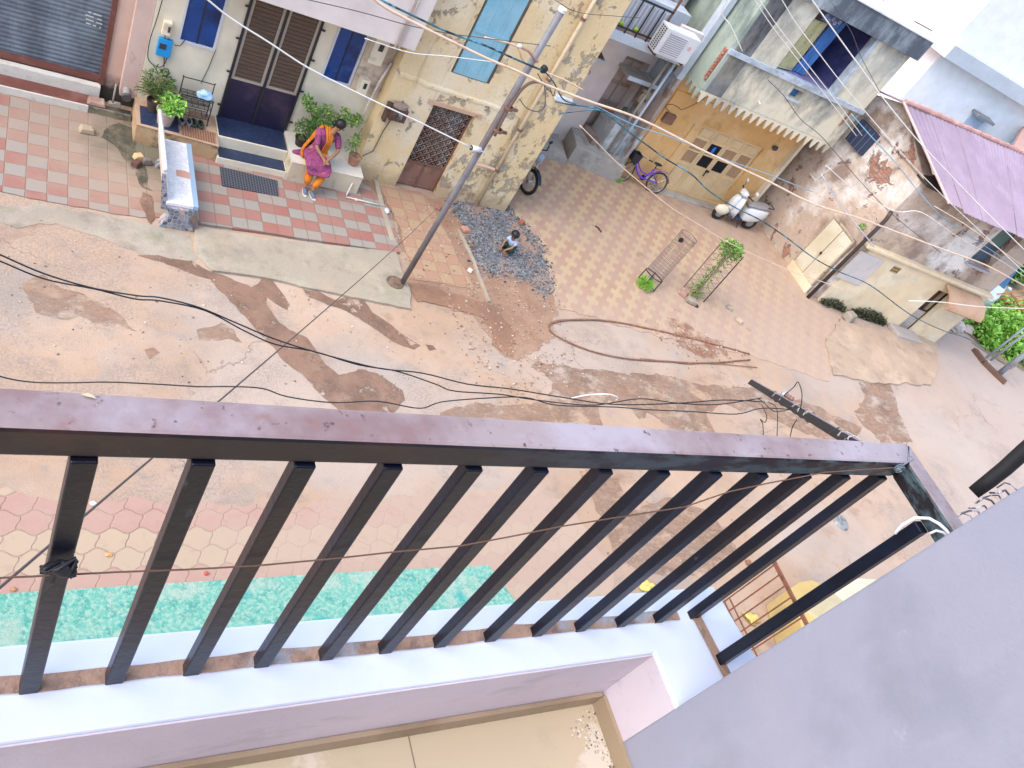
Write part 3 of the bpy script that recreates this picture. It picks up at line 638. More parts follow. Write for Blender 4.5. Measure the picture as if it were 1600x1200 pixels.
# ------------------------------------------------------------------ facades across the street
mCream = M('cream house paint', (.80, .72, .57), .75, [((.66, .60, .47), 1.2, .5, .7), ((.50, .43, .32), 3, .64, .76, (1, 1, .6), .6, 4)], .15, 40)
mPinkW = M('pinkish plaster', (.60, .42, .34), .85, [((.66, .50, .42), 1.2, .45, .65), ((.36, .25, .21), 4, .6, .72, (1, 1, .7), .7, 3)], .3, 40)
mWhiteW = M('white facade paint', (.76, .69, .66), .75, [((.70, .62, .60), 1.0, .5, .7), ((.60, .54, .52), 3, .62, .75, (1, 1, .3), .6, 4)], .1, 30)
mWhiteT = M('white glazed tile', (.70, .68, .62), .3, [((.45, .40, .33), 3, .62, .75), ((.62, .58, .5), 8, .5, .7)], .05, 20)
mMaroon = M('maroon paint', (.16, .055, .042), .6, [((.22, .09, .07), 3, .5, .65), ((.12, .05, .04), 5, .58, .7, (1, 1, 1), .7, 4)], .15, 30)
mDarkMet = M('dark window and door iron', (.020, .020, .024), .45)
mBlueGl = M('blue tinted glass', (.002, .055, .26), .2, [((.001, .018, .09), 1.6, .48, .62, (1, 1, 1), 1, 3), ((.01, .10, .36), 2.2, .55, .62, (1, 1, 1), .6, 7)])
mSilver = M('aluminium frame', (.62, .64, .70), .35)
mBlueGr = M('blue granite step', (.022, .036, .085), .35, [((.04, .06, .12), 20, .5, .65), ((.012, .02, .055), 2, .5, .7)])
F0 = Frame(0, 0, 0)
def WF(y): return Frame(0, y, 0)

# shop with the rolling shutter
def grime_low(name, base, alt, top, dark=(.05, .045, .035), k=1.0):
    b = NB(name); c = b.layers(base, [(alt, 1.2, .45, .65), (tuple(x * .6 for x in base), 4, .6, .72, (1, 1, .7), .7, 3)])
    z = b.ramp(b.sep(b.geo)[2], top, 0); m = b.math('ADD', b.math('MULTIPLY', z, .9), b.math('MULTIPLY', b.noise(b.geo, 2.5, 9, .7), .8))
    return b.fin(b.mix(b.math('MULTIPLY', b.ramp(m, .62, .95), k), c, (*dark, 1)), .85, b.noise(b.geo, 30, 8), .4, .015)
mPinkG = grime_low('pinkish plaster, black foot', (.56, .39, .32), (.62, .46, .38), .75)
shop = thing('shop', 'pink walled shop with closed grey rolling shutter at the left edge', 'shop', (0, 12.6, 0))
z1 = W(0, 134, 12.43).z; yb = G(0, 115, z1).y; z2 = W(0, 99, yb).z
yw = 12.86
mb = MB(); mb.wall(WF(yw), -1.8, 1.745, 0, 6.2, [(-1.6, 1.28, z2, 2.9)], -3, 0); mb.build('wall', mPinkG, shop)
mb = MB(); mb.box(1.50, 1.745, yw - .19, yw - .002, .3, 6.2); mb.build('pilaster', M('pale pink plaster strip', (.66, .48, .42), .85, [((.45, .27, .22), 8, .6, .7, (1, 1, .4), .7, 2)], .3, 40), shop)
mb = MB()
N_ = 60; us = [-1.6 + 2.88 * i / 1 for i in (0, 1)]
zz = [z2 + .06 + (2.84 - z2) * i / 240 for i in range(241)]
vs_ = []; fs_ = []
for i, z in enumerate(zz):
    d = .012 * abs(math.sin(math.pi * (z - z2) / .072))
    vs_ += [(us[0] + .06, yw + .14 - d, z), (1.21, yw + .14 - d, z)]
for i in range(len(zz) - 1): fs_.append((2 * i, 2 * i + 1, 2 * i + 3, 2 * i + 2))
mb.add(vs_, fs_)
mShut = M('grey blue shutter steel', (.17, .21, .25), .45, [((.10, .125, .16), 1.6, .45, .6), ((.38, .35, .22), 1.2, .62, .74, (1, 1, 1), .7, 6), ((.28, .34, .40), 3, .5, .7, (1, 1, .2), .7, 8), ((.12, .08, .06), 20, .66, .74, (.3, 1, 3), .6, 2)], .1, 40)
mb.build('rolling_shutter', mShut, shop)
MB().box(1.21, 1.28, yw - .03, yw + .16, z2, 2.9).build('shutter_guide', mMaroon, shop); MB().box(-1.6, -1.53, yw - .03, yw + .16, z2, 2.9).build('shutter_guide', mMaroon, shop)
mb = MB(); mb.box(-1.53, 1.208, yw + .02, yw + .15, z2 + .001, z2 + .065); mb.build('shutter_foot', mMaroon, shop)
mb = MB(); random.seed(2)
for a in range(4):
    for c_ in range(10):
        if random.random() < .75:
            u, z = XX = F0.px(134 + c_ * 2.6 + a * 1.0, 17 + c_ * .9 + a * 6.4, -(yw + .12)) if 0 else (W(134 + c_ * 2.6 + a * .6, 17 + c_ * .9 + a * 6.4, yw + .12).x, W(134 + c_ * 2.6 + a * .6, 17 + c_ * .9 + a * 6.4, yw + .12).z)
            mb.box(u - .010, u + .010, yw + .120, yw + .124, z - .009, z + .009)
mb.build('stencil_marks', M('white stencil paint', (.7, .72, .72), .6), shop)
st = thing('shop_steps', 'white and maroon tiled steps in front of the rolling shutter', 'steps', (0, 12.5, 0))
xr = W(138, 167, 12.43).x
mb = MB(); mb.box(-1.8, xr, 12.43, 12.46, 0, z1); mb.build('riser', mWhiteT, st)
mb = MB(); mb.box(xr, 1.70, 12.435, 12.48, 0, z1 - .01); mb.build('riser', M('grimy concrete riser', (.25, .22, .16), .9, [((.07, .065, .05), 3, .45, .6), ((.4, .36, .28), 6, .55, .7)], .5, 30), st)
mb = MB(); mb.box(-1.8, xr, 12.462, yb + .0, 0, z1 - .003); mb.build('tread', mMaroon, st)
mb = MB(); mb.box(-1.8, xr + .15, yb, yw + .1, 0, z2); mb.build('riser', mWhiteT, st)
mb = MB(); mb.box(xr + .152, 1.70, 12.482, yw - .25, 0, z1 - .03); mb.build('landing', M('black stained concrete', (.11, .10, .085), .9, [((.03, .03, .028), 2, .45, .6), ((.24, .2, .16), 5, .58, .7)], .6, 30), st)
mb = MB()
for x, y in ((.42, 12.46), (1.05, 12.46)): pass
# loose stones and pipe stubs beside the steps
mStone = M('pinkish rubble stone', (.36, .22, .18), .85, [((.5, .38, .30), 6, .5, .65)], .5, 30)
mStoneG = M('grey brown rubble stone', (.30, .26, .21), .85, [((.42, .37, .3), 6, .5, .65), ((.15, .13, .1), 9, .58, .7)], .5, 30)
def rock(c, rx, ry, rz, mat, label, name='stone', cat='stone', rot=0, group=None):
    mb = MB(); Mx = Matrix.Rotation(rot, 3, 'Z'); b0 = len(mb.v)
    p = []
    for z in (-1, 1):
        for sx, sy in ((-1, -1), (1, -1), (1, 1), (-1, 1)):
            p.append(Vector(c) + Vector((0, 0, rz)) + Mx @ Vector((sx * rx * random.uniform(.8, 1.1) * (1 if z < 0 else .85), sy * ry * random.uniform(.8, 1.1) * (1 if z < 0 else .85), z * rz * random.uniform(.85, 1))))
    mb.hexa(p)
    return solo(mb, name, mat, label, cat, group, bevel=min(rx, ry, rz) * .35)
c = G(150, 161, z1); rock((c.x, c.y, z1 - .003), .13, .09, .035, mStone, 'flat reddish stone block on the right end of the shop steps')
c = G(178, 165, z1 - .03); rock((c.x, c.y, z1 - .03), .10, .05, .03, mStoneG, 'grey stone lying in the grimy corner right of the shop steps')
c = G(135, 207); rock((c.x, c.y, .012), .11, .085, .045, M('sandy loose brick', (.42, .33, .23), .85, bump=.4), 'single sandy brick lying on the left pavement', 'brick', 'brick', rot=.05)
c = G(215, 250); rock((c.x, c.y, .012), .075, .065, .05, M('yellowish stone', (.60, .44, .25), .85), 'yellowish stone in the little heap behind the bench', rot=.4)
c = G(213, 260); rock((c.x, c.y, .012), .085, .06, .05, M('dark red stone', (.13, .06, .05), .85), 'dark red stone in the little heap behind the bench', rot=.9)
c = G(229, 257); rock((c.x, c.y, .012), .075, .055, .055, M('slate grey stone', (.20, .17, .16), .85), 'slate grey stone in the little heap behind the bench', rot=.2)
def pipe(P, r, mat, label, name='drain_pipe', cat='pipe', hollow=False, n=14):
    o = thing(name, label, cat, P[0])
    MB().tube(P, r, n).build('pipe_body', mat, o, smooth=True)
    if hollow:
        t = (P[-1] - P[-2]).normalized(); mb = MB()
        mb.lathe([(r * 1.18, -.04), (r * 1.18, .012), (r * .82, .012), (r * .80, .006), (.0001, .006)], P[-1], 18, t); mb.build('mouth', M('pipe mouth', (.10, .10, .10), .7), o)
    return o
mPg = M('grey pvc pipe', (.36, .33, .31), .6, [((.2, .18, .16), 6, .5, .7)])
c = W(198, 147, yw - .3); pipe([c + Vector((0, .32, .02)), c + Vector((0, .1, 0)), c + Vector((0, -.06, -.03))], .06, mPg, 'fat grey drain pipe mouth low on the wall between shop and cream house', hollow=True)
c = W(139, 130, yw + .0); pipe([c + Vector((0, .1, 0)), c + Vector((0, -.02, 0)), c + Vector((0, -.06, -.01))], .028, M('white pvc stub', (.7, .68, .63), .5), 'small white pipe stub poking from the white riser below the shutter', hollow=True)
c = W(178, 150, yw - .26); pipe([c + Vector((0, 0, .22)), c, c + Vector((0, 0, -.12))], .014, mPg, 'thin upright pipe in the blackened corner beside the shop')

# cream house with the big dark door
yh = 12.65
hs = thing('cream_house', 'cream painted house with tall dark double door, blue windows and jutting upper floor', 'house', (3.7, yh, 0))
D0, D1 = 3.02, 4.12
def wp(x, y, Y=yh): p = W(x, y, Y); return p.x, p.z
w1 = (wp(277, 62)[0], wp(336, 78)[0], wp(300, 70)[1], 3.0); w2 = (wp(500, 121)[0] + .0, wp(545, 137)[0], wp(520, 128)[1], 2.95)
mb = MB(); mb.wall(WF(yh), 1.75, 5.6, 0, 3.0, [(D0 - .03, D1 + .03, .38, 2.95), w1, w2], -.25, 0); mb.build('wall', mCream, hs)
mb = MB(); mb.box(1.75, 5.6, yh + .25, yh + 3.5, 0, 6.2); mb.build('rear_wall', mCream, hs)
# projecting upper floor
mb = MB(); mb.box(1.75, 5.45, 11.98, yh + .24, 2.84, 6.2); mb.build('upper_floor', mWhiteW, hs, bevel=.01)
for q, u in enumerate((5.10, 5.17)):
    MB().tube([Vector((u, 11.955, 2.80 + .0 * q)), Vector((u, 11.955, 6.1))], .016, 10).build('conduit', mWhiteW, hs, smooth=True)
for (a, b_, c_, e_), nm in ((w1, 'left'), (w2, 'right')):
    wn = MB(); fw = .035
    for bx in ((a, a + fw, c_, e_), (b_ - fw, b_, c_, e_), (a + fw, b_ - fw, c_, c_ + fw)): wn.box(bx[0], bx[1], yh - .015, yh + .05, bx[2], bx[3])
    wo_ = wn.build('window', mSilver, hs)
    MB().box(a + fw, b_ - fw, yh + .02, yh + .035, c_ + fw, e_).build('pane', mBlueGl, wo_)
    mb = MB(); mb.box((a + b_) / 2 - .008, (a + b_) / 2 + .008, yh + .008, yh + .019, c_ + fw, e_); mb.build('mullion', mDarkMet, wo_)
dr = MB()
for bx in ((D0 - .03, D0 + .01), (D1 - .01, D1 + .03), ((D0 + D1) / 2 - .022, (D0 + D1) / 2 + .022)): dr.box(bx[0], bx[1], yh - .03, yh + .03, .38, 2.9)
do = dr.build('door_frame', mDarkMet, hs)
zk = wp(385, 128)[1]
mBrn = M('brown slatted panel', (.125, .08, .055), .6, [((.075, .048, .033), 3, .5, .7, (1, 1, 12), 1, 2), ((.19, .13, .09), 8, .55, .7, (.5, 1, 6), .6, 4)], .1, 30)
mIndigo = M('indigo door panel', (.018, .014, .045), .35, [((.06, .035, .07), 1.5, .5, .65)])
mFr = M('pale door beading', (.42, .36, .30), .5)
for a, b_ in ((D0 + .01, (D0 + D1) / 2 - .022), ((D0 + D1) / 2 + .022, D1 - .01)):
    lf = MB().box(a, b_, yh - .01, yh + .02, .38, zk).build('door_leaf', mIndigo, hs)
    MB().box(a + .045, b_ - .045, yh, yh + .02, zk + .045, 2.9).build('panel', mBrn, lf)
    m_ = MB()
    for k in range(34): m_.box(a + .045, b_ - .045, yh - .006, yh - .001, zk + .08 + k * .068, zk + .085 + k * .068)
    m_.build('slats', M('slat shadow brown', (.06, .038, .026), .6), lf)  # thin dark strips painted as the shade between the slats
    m_ = MB(); m_.box(a, a + .044, yh - .012, yh + .02, zk, 2.9); m_.box(b_ - .044, b_, yh - .012, yh + .02, zk, 2.9); m_.box(a + .044, b_ - .044, yh - .012, yh + .02, zk, zk + .044); m_.build('beading', mFr, lf)
for x, zs in ((D0 - .05, (.62, 1.25, 1.85, 2.4)), (D1 + .05, (.62, 1.25, 1.85, 2.4))):
    for z in zs: MB().box(x - .035, x + .035, yh - .045, yh - .032, z - .015, z + .015).build('hinge', mDarkMet, hs)
# steps
sp = thing('front_steps', 'cream front steps with dark blue granite treads leading to the dark double door', 'steps', (3.55, 12, 0))
MB().box(2.96, 4.12, 11.78, 12.08, 0, .170).build('riser', mCream, sp, bevel=.006); MB().box(2.99, 4.09, 11.79, 12.07, .170, .180).build('tread', mBlueGr, sp)
MB().box(2.96, 4.12, 12.081, yh + .0, 0, .370).build('riser', mCream, sp, bevel=.006); MB().box(2.97, 4.11, 12.11, yh - .002, .370, .380).build('tread', mBlueGr, sp)
mPl = M('stained cream plinth', (.66, .58, .44), .8, [((.40, .33, .22), 3, .55, .68), ((.14, .11, .08), 2.4, .63, .72, (1, 1, 1), .9, 6)], .3, 40)
mPlT = M('white marble top', (.74, .70, .62), .35, [((.62, .55, .45), 2, .5, .7)])
pr = thing('masonry_seat', 'low cream masonry seat with pale top right of the door, where the woman sits', 'masonry seat', (4.8, 12, 0))
MB().slab([(4.125, 11.75), (5.42, 11.75), (5.44, 12.31), (5.44, yh - .002), (4.125, yh - .002)], 0, .405).build('seat_base', mPl, pr, bevel=.008)
MB().slab([(4.122, 11.745), (5.425, 11.745), (5.445, 12.31), (5.445, yh - .003), (4.122, yh - .003)], .406, .422).build('seat_top', mPlT, pr, bevel=.003)
pl_ = thing('plant_ledge', 'low tan masonry ledge left of the steps carrying pots and a shoe rack', 'ledge', (2.4, 12.2, 0))
MB().slab([(1.72, 11.92), (2.955, 11.82), (2.955, yh - .002), (1.72, yh - .002)], 0, .34).build('ledge_base', M('orange tan plaster', (.52, .34, .19), .85, [((.10, .08, .06), 2.2, .54, .64), ((.62, .46, .3), 4, .5, .7)], .4, 40), pl_, bevel=.01)
MB().slab([(1.715, 11.91), (2.95, 11.81), (2.95, yh - .003), (1.715, yh - .003)], .341, .352).build('ledge_top', M('dusty tan top', (.50, .34, .24), .8, [((.36, .22, .15), 2, .5, .7)]), pl_)
MB().slab([(1.78, 11.96), (2.34, 11.93), (2.34, 12.42), (1.78, 12.42)], .353, .368).build('stone_tile', mBlueGr, pl_)

# meters, boxes and cabling on the cream house
def boxthing(name, label, cat, px, Y, dep, mat, win=None, winmat=None, extra=None):
    P = [W(x, y, Y) for x, y in px]; x0 = min(p.x for p in P); x1 = max(p.x for p in P); z0_ = min(p.z for p in P); z1_ = max(p.z for p in P)
    o = thing(name, label, cat, ((x0 + x1) / 2, Y, z0_))
    MB().box(x0, x1, Y, Y + dep, z0_, z1_).build('case', mat, o, bevel=.008)
    if win:
        a, b_, c_, e_ = win; MB().box(x0 + (x1 - x0) * a, x0 + (x1 - x0) * b_, Y - .006, Y - .001, z0_ + (z1_ - z0_) * c_, z0_ + (z1_ - z0_) * e_).build('window', winmat or mDarkMet, o)
    return o
mBoxW = M('cream meter box', (.78, .70, .54), .5, [((.5, .44, .34), 5, .58, .72)])
mGlD = M('dark meter glass', (.02, .04, .04), .1)
boxthing('meter_box', 'larger cream electricity meter box right of the right blue window', 'meter box', [(574, 98), (612, 64)], 12.42, .2, mBoxW, (.36, .70, .52, .80), mGlD)
boxthing('meter_box', 'smaller cream electricity meter box below the larger one', 'meter box', [(558, 146), (580, 128)], 12.44, .18, mBoxW, (.36, .72, .42, .80), mGlD)
mb = MB(); mb.box(4.93, 5.40, 12.62, 12.645, 1.55, 2.75); solo(mb, 'meter_board', M('grimy mounting board', (.66, .55, .44), .8, [((.36, .27, .22), 4, .5, .65)]), 'grimy board behind the two cream meter boxes', 'board')
boxthing('switch_box', 'bright blue switch box on the cream wall above the potted palm', 'switch box', [(243, 86), (271, 66)], yh - .07, .07, M('bright blue plastic', (.01, .30, .70), .35), (.12, .6, .45, .75), M('socket black', (.03, .04, .06), .4))
boxthing('meter_box', 'small beige electricity meter above the blue switch box', 'meter box', [(252, 54), (270, 38)], yh - .1, .1, mBoxW, (.6, .9, .3, .75), M('brown glass', (.09, .05, .04), .2))
mb = MB()
for px in ([(262, -30), (245, 30), (235, 60), (231, 88), (238, 100), (250, 105), (258, 98), (263, 80), (264, 60)], [(258, 55), (257, 80), (256, 105)], [(252, 108), (256, 118), (263, 116), (262, 108), (253, 110), (258, 120), (266, 114)], [(289, 62), (282, 71), (273, 71)]):
    mb.tube(pxcurve([W(x, y, yh - .03) for x, y in px], 5), .007, 6)
solo(mb, 'cable', mBlk, 'black leads looping down the cream wall around the blue switch box', 'cables', smooth=True)
solo(MB().tube([W(337, 78, yh - .012), W(326, 106, yh - .012), W(314, 130, yh - .012)], .005, 6), 'cable', mBlk, 'thin black lead hanging below the left blue window to the shoe rack', 'cable')
solo(MB().tube([W(612, 98, 12.56), W(593, 128, 12.56), W(577, 158, 12.56), W(560, 200, 12.56)], .022, 8), 'conduit', mWhiteW, 'cream conduit running down from the larger meter box behind the shrub', 'pipe', smooth=True)
solo(MB().tube([W(630, 158, 12.29), W(598, 206, 12.29), W(583, 236, 12.29), W(566, 244, 12.26)], .012, 8), 'conduit', M('dark thin conduit', (.16, .13, .10), .6), 'thin dark conduit on the peeling wall left of its iron gate', 'pipe')
# ------------------------------------------------------------------ peeling yellow building
def peel_mat():
    b = NB('peeling yellow limewash')
    c = b.layers((.74, .58, .34), [((.80, .70, .52), .7, .45, .62), ((.70, .50, .26), 1.3, .55, .7, (1, 1, 1), .8, 4), ((.74, .66, .52), 2, .55, .68, (1, 1, 1), .8, 9)])
    n = b.noise(b.map(b.geo, (1, 1, .8)), 3.4, 10, .75, .3); n2 = b.noise(b.map(b.geo, loc=(5, 3, 9)), .55, 4)
    k = b.ramp(b.math('ADD', n, b.math('MULTIPLY', n2, .5)), .84, .875)
    c = b.mix(k, c, b.mix(b.ramp(b.noise(b.geo, 9, 6), .4, .6), (.36, .33, .27, 1), (.47, .42, .35, 1)))
    edge = b.math('MULTIPLY', b.ramp(b.math('ADD', n, b.math('MULTIPLY', n2, .5)), .815, .84), b.math('SUBTRACT', 1, k))
    c = b.mix(b.math('MULTIPLY', edge, .6), c, (.36, .24, .14, 1))
    st_ = b.noise(b.map(b.geo, (3, 3, .25)), 1.4, 8, .65); c = b.mix(b.math('MULTIPLY', b.ramp(st_, .60, .74), .7), c, (.33, .30, .22, 1))
    d = b.noise(b.geo, 24, 8, .7); c = b.mix(b.math('MULTIPLY', b.ramp(d, .60, .70), .6), c, (.30, .23, .15, 1))
    z = b.ramp(b.sep(b.geo)[2], .55, .0); c = b.mix(b.math('MULTIPLY', b.ramp(b.math('ADD', b.math('MULTIPLY', z, .5), b.noise(b.geo, 3, 8)), .62, .85), .6), c, (.40, .27, .17, 1))
    h = b.math('ADD', b.math('MULTIPLY', k, -1.0), b.math('MULTIPLY', b.noise(b.geo, 14, 8), .8))
    return b.fin(c, .9, h, .7, .02)
mPeel = peel_mat()
yp = 12.32
pb = thing('peeling_building', 'yellow limewashed building with peeling plaster, blue shutter and rusty gate', 'building', (7.1, yp, 0))
g4 = (6.335, 7.19, 0.0, 1.86); bl = (6.35, 7.13, 2.53, 4.9)
mb = MB(); mb.wall(WF(yp), 5.45, 8.80, 0, 6.6, [g4, bl], -.35, 0); mb.build('wall', mPeel, pb)
mb = MB(); mb.box(5.45, 8.80, yp + .351, yp + 4.2, 0, 6.6); mb.build('rear_wall', mPeel, pb)
mb = MB(); mb.box(5.48, 7.6, yp - .03, yp - .002, 2.28, 2.33)
# ragged plaster lip
lip = [(5.5 + .05 * i) for i in range(45)]
mb = MB(); vs_ = []
for i, x in enumerate(lip):
    z = 2.17 + .05 * noise.noise(Vector((x * 2, 0, 0))) - .03 * (x - 5.5) + .02 * noise.noise(Vector((x * 9, 0, 0)))
    vs_ += [(x, yp - .001, z), (x, yp - .022, z + .008), (x, yp - .020, z + .05), (x, yp - .001, z + .09)]
mb.add(vs_, [(4 * i + a, 4 * i + a + 1, 4 * i + a + 5, 4 * i + a + 4) for i in range(len(lip) - 1) for a in range(3)]); mb.build('plaster_lip', mPeel, pb)
MB().box(6.20, 7.30, yp - .035, yp - .001, 1.87, 1.94).build('lintel', M('cracked lintel plaster', (.58, .40, .28), .9, [((.3, .2, .14), 8, .55, .68)], .5, 40), pb)
mb = MB(); mb.box(8.17, 8.80, yp - .045, yp - .001, 0, 6.6); mb.build('corner_pier', mPeel, pb)
# blue shutter
mBS = M('weathered sky blue shutter', (.20, .46, .60), .7, [((.30, .56, .70), 1.2, .45, .62), ((.42, .52, .50), 2.2, .57, .68, (1, 1, .3), .8, 5), ((.12, .33, .42), 6, .6, .72, (1, 1, .12), .7, 9), ((.30, .24, .18), 3, .64, .72, (1, 1, .5), .7, 12)], .2, 40)
wf = MB(); a, b_, c_, e_ = bl
for bx in ((a, a + .04, c_, e_), (b_ - .06, b_, c_, e_), (a + .04, b_ - .06, c_, c_ + .04)): wf.box(bx[0], bx[1], yp + .02, yp + .10, bx[2], bx[3])
wo_ = wf.build('window', M('dark weathered wood', (.14, .11, .09), .8, [((.3, .26, .22), 6, .55, .68, (1, 1, .3))], .4, 40), pb)
mb = MB()
for k in range(3): mb.box(a + .045 + k * .222, a + .045 + k * .222 + .219, yp - .01, yp + .02, c_ + .02, e_)
mb.build('shutter_leaf', mBS, wo_)
mb = MB(); mb.box(a + .045, b_ - .075, yp - .03, yp - .011, 3.35, 3.42); mb.build('shutter_rail', mBS, wo_)
# rusty lattice gate
mRustG = M('rust brown gate steel', (.20, .10, .07), .7, [((.24, .13, .10), 3, .5, .65), ((.09, .045, .04), 6, .55, .7, (1, 1, 1), .8, 4)], .3, 40)
gt = MB(); a, b_, c_, e_ = g4
for bx in ((a, a + .04, 0.01, e_), (b_ - .04, b_, .01, e_), ((a + b_) / 2 - .02, (a + b_) / 2 + .02, .01, .55), (a + .04, b_ - .04, e_ - .05, e_), (a + .04, b_ - .04, .53, .58)): gt.box(bx[0], bx[1], yp + .10, yp + .14, bx[2], bx[3])
go = gt.build('gate', mRustG, pb)
mb = MB(); mb.box(a + .04, (a + b_) / 2 - .02, yp + .115, yp + .13, .03, .53); mb.box((a + b_) / 2 + .02, b_ - .04, yp + .115, yp + .13, .03, .53); mb.build('gate_sheet', M('faded brown sheet', (.27, .14, .105), .7, [((.36, .22, .17), 2, .5, .65), ((.16, .09, .07), 5, .55, .7)]), go)
mb = MB(); nx, nz = 9, 15; dx = (b_ - a - .08) / nx; dz = (e_ - .05 - .58) / nz
for j in range(nz):
    for i in range(nx):
        x = a + .04 + dx * (i + .5); z = .58 + dz * (j + .5); sgn = 1 if (i + j) % 2 else -1
        mb.tube([Vector((x - dx / 2, yp + .105, z)), Vector((x - dx * .1, yp + .105, z)), Vector((x + dx * .1, yp + .105, z + sgn * dz / 2)), Vector((x + dx / 2, yp + .105, z + sgn * dz / 2))], .013, 4, cap=False)
    mb.box(a + .04, b_ - .04, yp + .110, yp + .114, .58 + dz * j - .004, .58 + dz * j + .004)
for i in range(1, nx): mb.box(a + .04 + dx * i - .004, a + .04 + dx * i + .004, yp + .116, yp + .12, .58, e_ - .05)
mb.build('lattice', M('rusty lattice', (.30, .19, .15), .7, [((.42, .40, .40), 2.5, .5, .62, (1, 1, .4)), ((.20, .10, .07), 5, .5, .65)]), go)
MB().box(a, b_, yp + .17, yp + .19, 0, e_).build('dark_screen', M('grimy bluish mesh', (.075, .045, .04), .8, [((.16, .18, .18), 2.5, .5, .62, (1, 1, .4)), ((.10, .045, .035), 3, .5, .65, (1, 1, 1), .9, 6)], .2, 40), go)
# niche with the old meter
nm = thing('meter_box', 'old dark wooden meter box with a small round top on the peeling wall', 'meter box', (5.75, yp - .16, 1.55))
P0 = W(607, 178, yp - .17); P1 = W(637, 190, yp - .17); P2 = W(640, 172, yp - .17)
mWd = M('dark brown old wood', (.085, .045, .035), .75, [((.16, .09, .07), 6, .5, .68)], .3, 40)
zb_ = 1.44
MB().box(5.58, 5.88, yp - .18, yp - .002, zb_, zb_ + .24).build('case', mWd, nm, bevel=.005)
MB().box(5.68, 5.80, yp - .19, yp - .181, zb_ + .07, zb_ + .17).build('meter_window', M('meter face', (.25, .25, .27), .3, [((.03, .03, .03), 20, .5, .55)]), nm)
MB().slab([(5.74 + .14 * math.cos(t), yp - .09 + .09 * math.sin(t)) for t in [i * .5 for i in range(12)]], zb_ + .241, zb_ + .30).build('cap', M('greyed wood cap', (.33, .25, .22), .85, [((.2, .15, .13), 8, .5, .65)]), nm)
mb = MB(); mb.box(5.52, 5.577, yp - .12, yp - .002, zb_ - .1, zb_ + .25); mb.build('side_board', mWd, nm)
# drain pipe on the corner
dp = thing('drain_pipe', 'long cream drain pipe running down the peeling wall by the alley corner', 'pipe', (8.1, yp - .07, 0))
MB().tube([Vector((8.13, yp - .08, 6.6)), Vector((8.11, yp - .08, 3)), Vector((8.09, yp - .08, .02))], .035, 12).build('pipe_body', M('cream pipe', (.66, .54, .38), .6, [((.4, .3, .2), 5, .55, .7)]), dp, smooth=True)
for z in (.95, 1.9, 3.0, 4.2, 5.2): MB().tube([Vector((8.11, yp - .08, z - .025)), Vector((8.11, yp - .08, z + .025))], .048, 12).build('collar', mRustG, dp)
solo(MB().tube([W(744, 257, yp - .1), W(758, 260, yp - .1), W(772, 265, yp - .09)], .035, 10), 'pipe_stub', M('old pink pipe', (.62, .42, .33), .7), 'short pinkish pipe stub low on the peeling wall beside the drain pipe', 'pipe')
solo(MB().box(W(868, 152, yp - .1).x, W(893, 160, yp - .1).x, yp - .12, yp - .05, W(868, 152, yp - .1).z - .05, W(868, 152, yp - .1).z + .05), 'tube_light', M('white tube lamp cover', (.68, .74, .85), .4), 'pale bluish tube light fitting on the peeling corner pier', 'lamp', bevel=.01)
mPatch = M('patchy brown and blue plaster', (.42, .34, .30), .85, [((.50, .58, .66), 2.2, .48, .58, (1, 1, .5)), ((.24, .15, .12), 3, .55, .66, (1, 1, .6), .9, 5), ((.10, .16, .06), 2, .62, .70, (1, 1, .5), .8, 9)], .4, 20)
# ------------------------------------------------------------------ porch house in the alley
ya = 15.8
mPor = M('pale pink porch paint', (.80, .68, .64), .8, [((.72, .60, .58), 1, .5, .7), ((.78, .78, .84), .6, .5, .62, (1, 1, 1), .8, 4), ((.28, .42, .40), 6, .70, .76, (1, 1, 1), .6, 8)], .1, 30)
mBlW = M('bluish white paint', (.62, .70, .80), .7, [((.52, .60, .72), 2, .5, .68), ((.40, .44, .50), 5, .62, .74, (1, 1, .3), .6, 4)], .1, 30)
mGreyC = M('weathered grey concrete', (.40, .375, .34), .9, [((.54, .50, .45), 1.6, .48, .65), ((.20, .20, .19), 3, .55, .7, (1, 1, 1), .7, 4), ((.55, .52, .47), 6, .6, .72, (1, 1, 1), .6, 8)], .4, 30)
mOldWd = M('greyed brown wood', (.44, .32, .27), .8, [((.30, .20, .17), 3, .5, .65, (6, 6, .4)), ((.42, .33, .29), 5, .56, .7, (6, 6, .5), .7, 4)], .2, 40)
ph = thing('porch_house', 'pale porch house set back in the alley, with railed first floor balcony', 'house', (10.9, ya, 0))
xj = W(940, 150, ya).x; xk = 12.75
zt = W(970, 100, ya).z
mb = MB(); mb.wall(WF(ya), 8.9, 12.9, 0, 3.2, [(xj, xk, .45, 2.55)], -.3, 0); mb.build('wall', mPor, ph)
mb = MB(); mb.box(8.9, 12.9, ya + .31, ya + 2.5, 0, 7.0); mb.build('rear_wall', mPor, ph)
df = MB().box(xj, xk, ya + .22, ya + .30, .45, 2.55).build('door', mOldWd, ph)
mb = MB()
for k in range(3):
    u0 = xj + .06 + k * .36
    for z0_, z1_ in ((.6, 1.2), (1.3, 1.75), (1.85, 2.4)): mb.box(u0, u0 + .3, ya + .205, ya + .219, z0_, z1_)
mb.build('door_panels', M('pinkish brown wood', (.54, .42, .37), .8, [((.40, .29, .25), 3, .5, .65, (6, 6, .5))]), df)
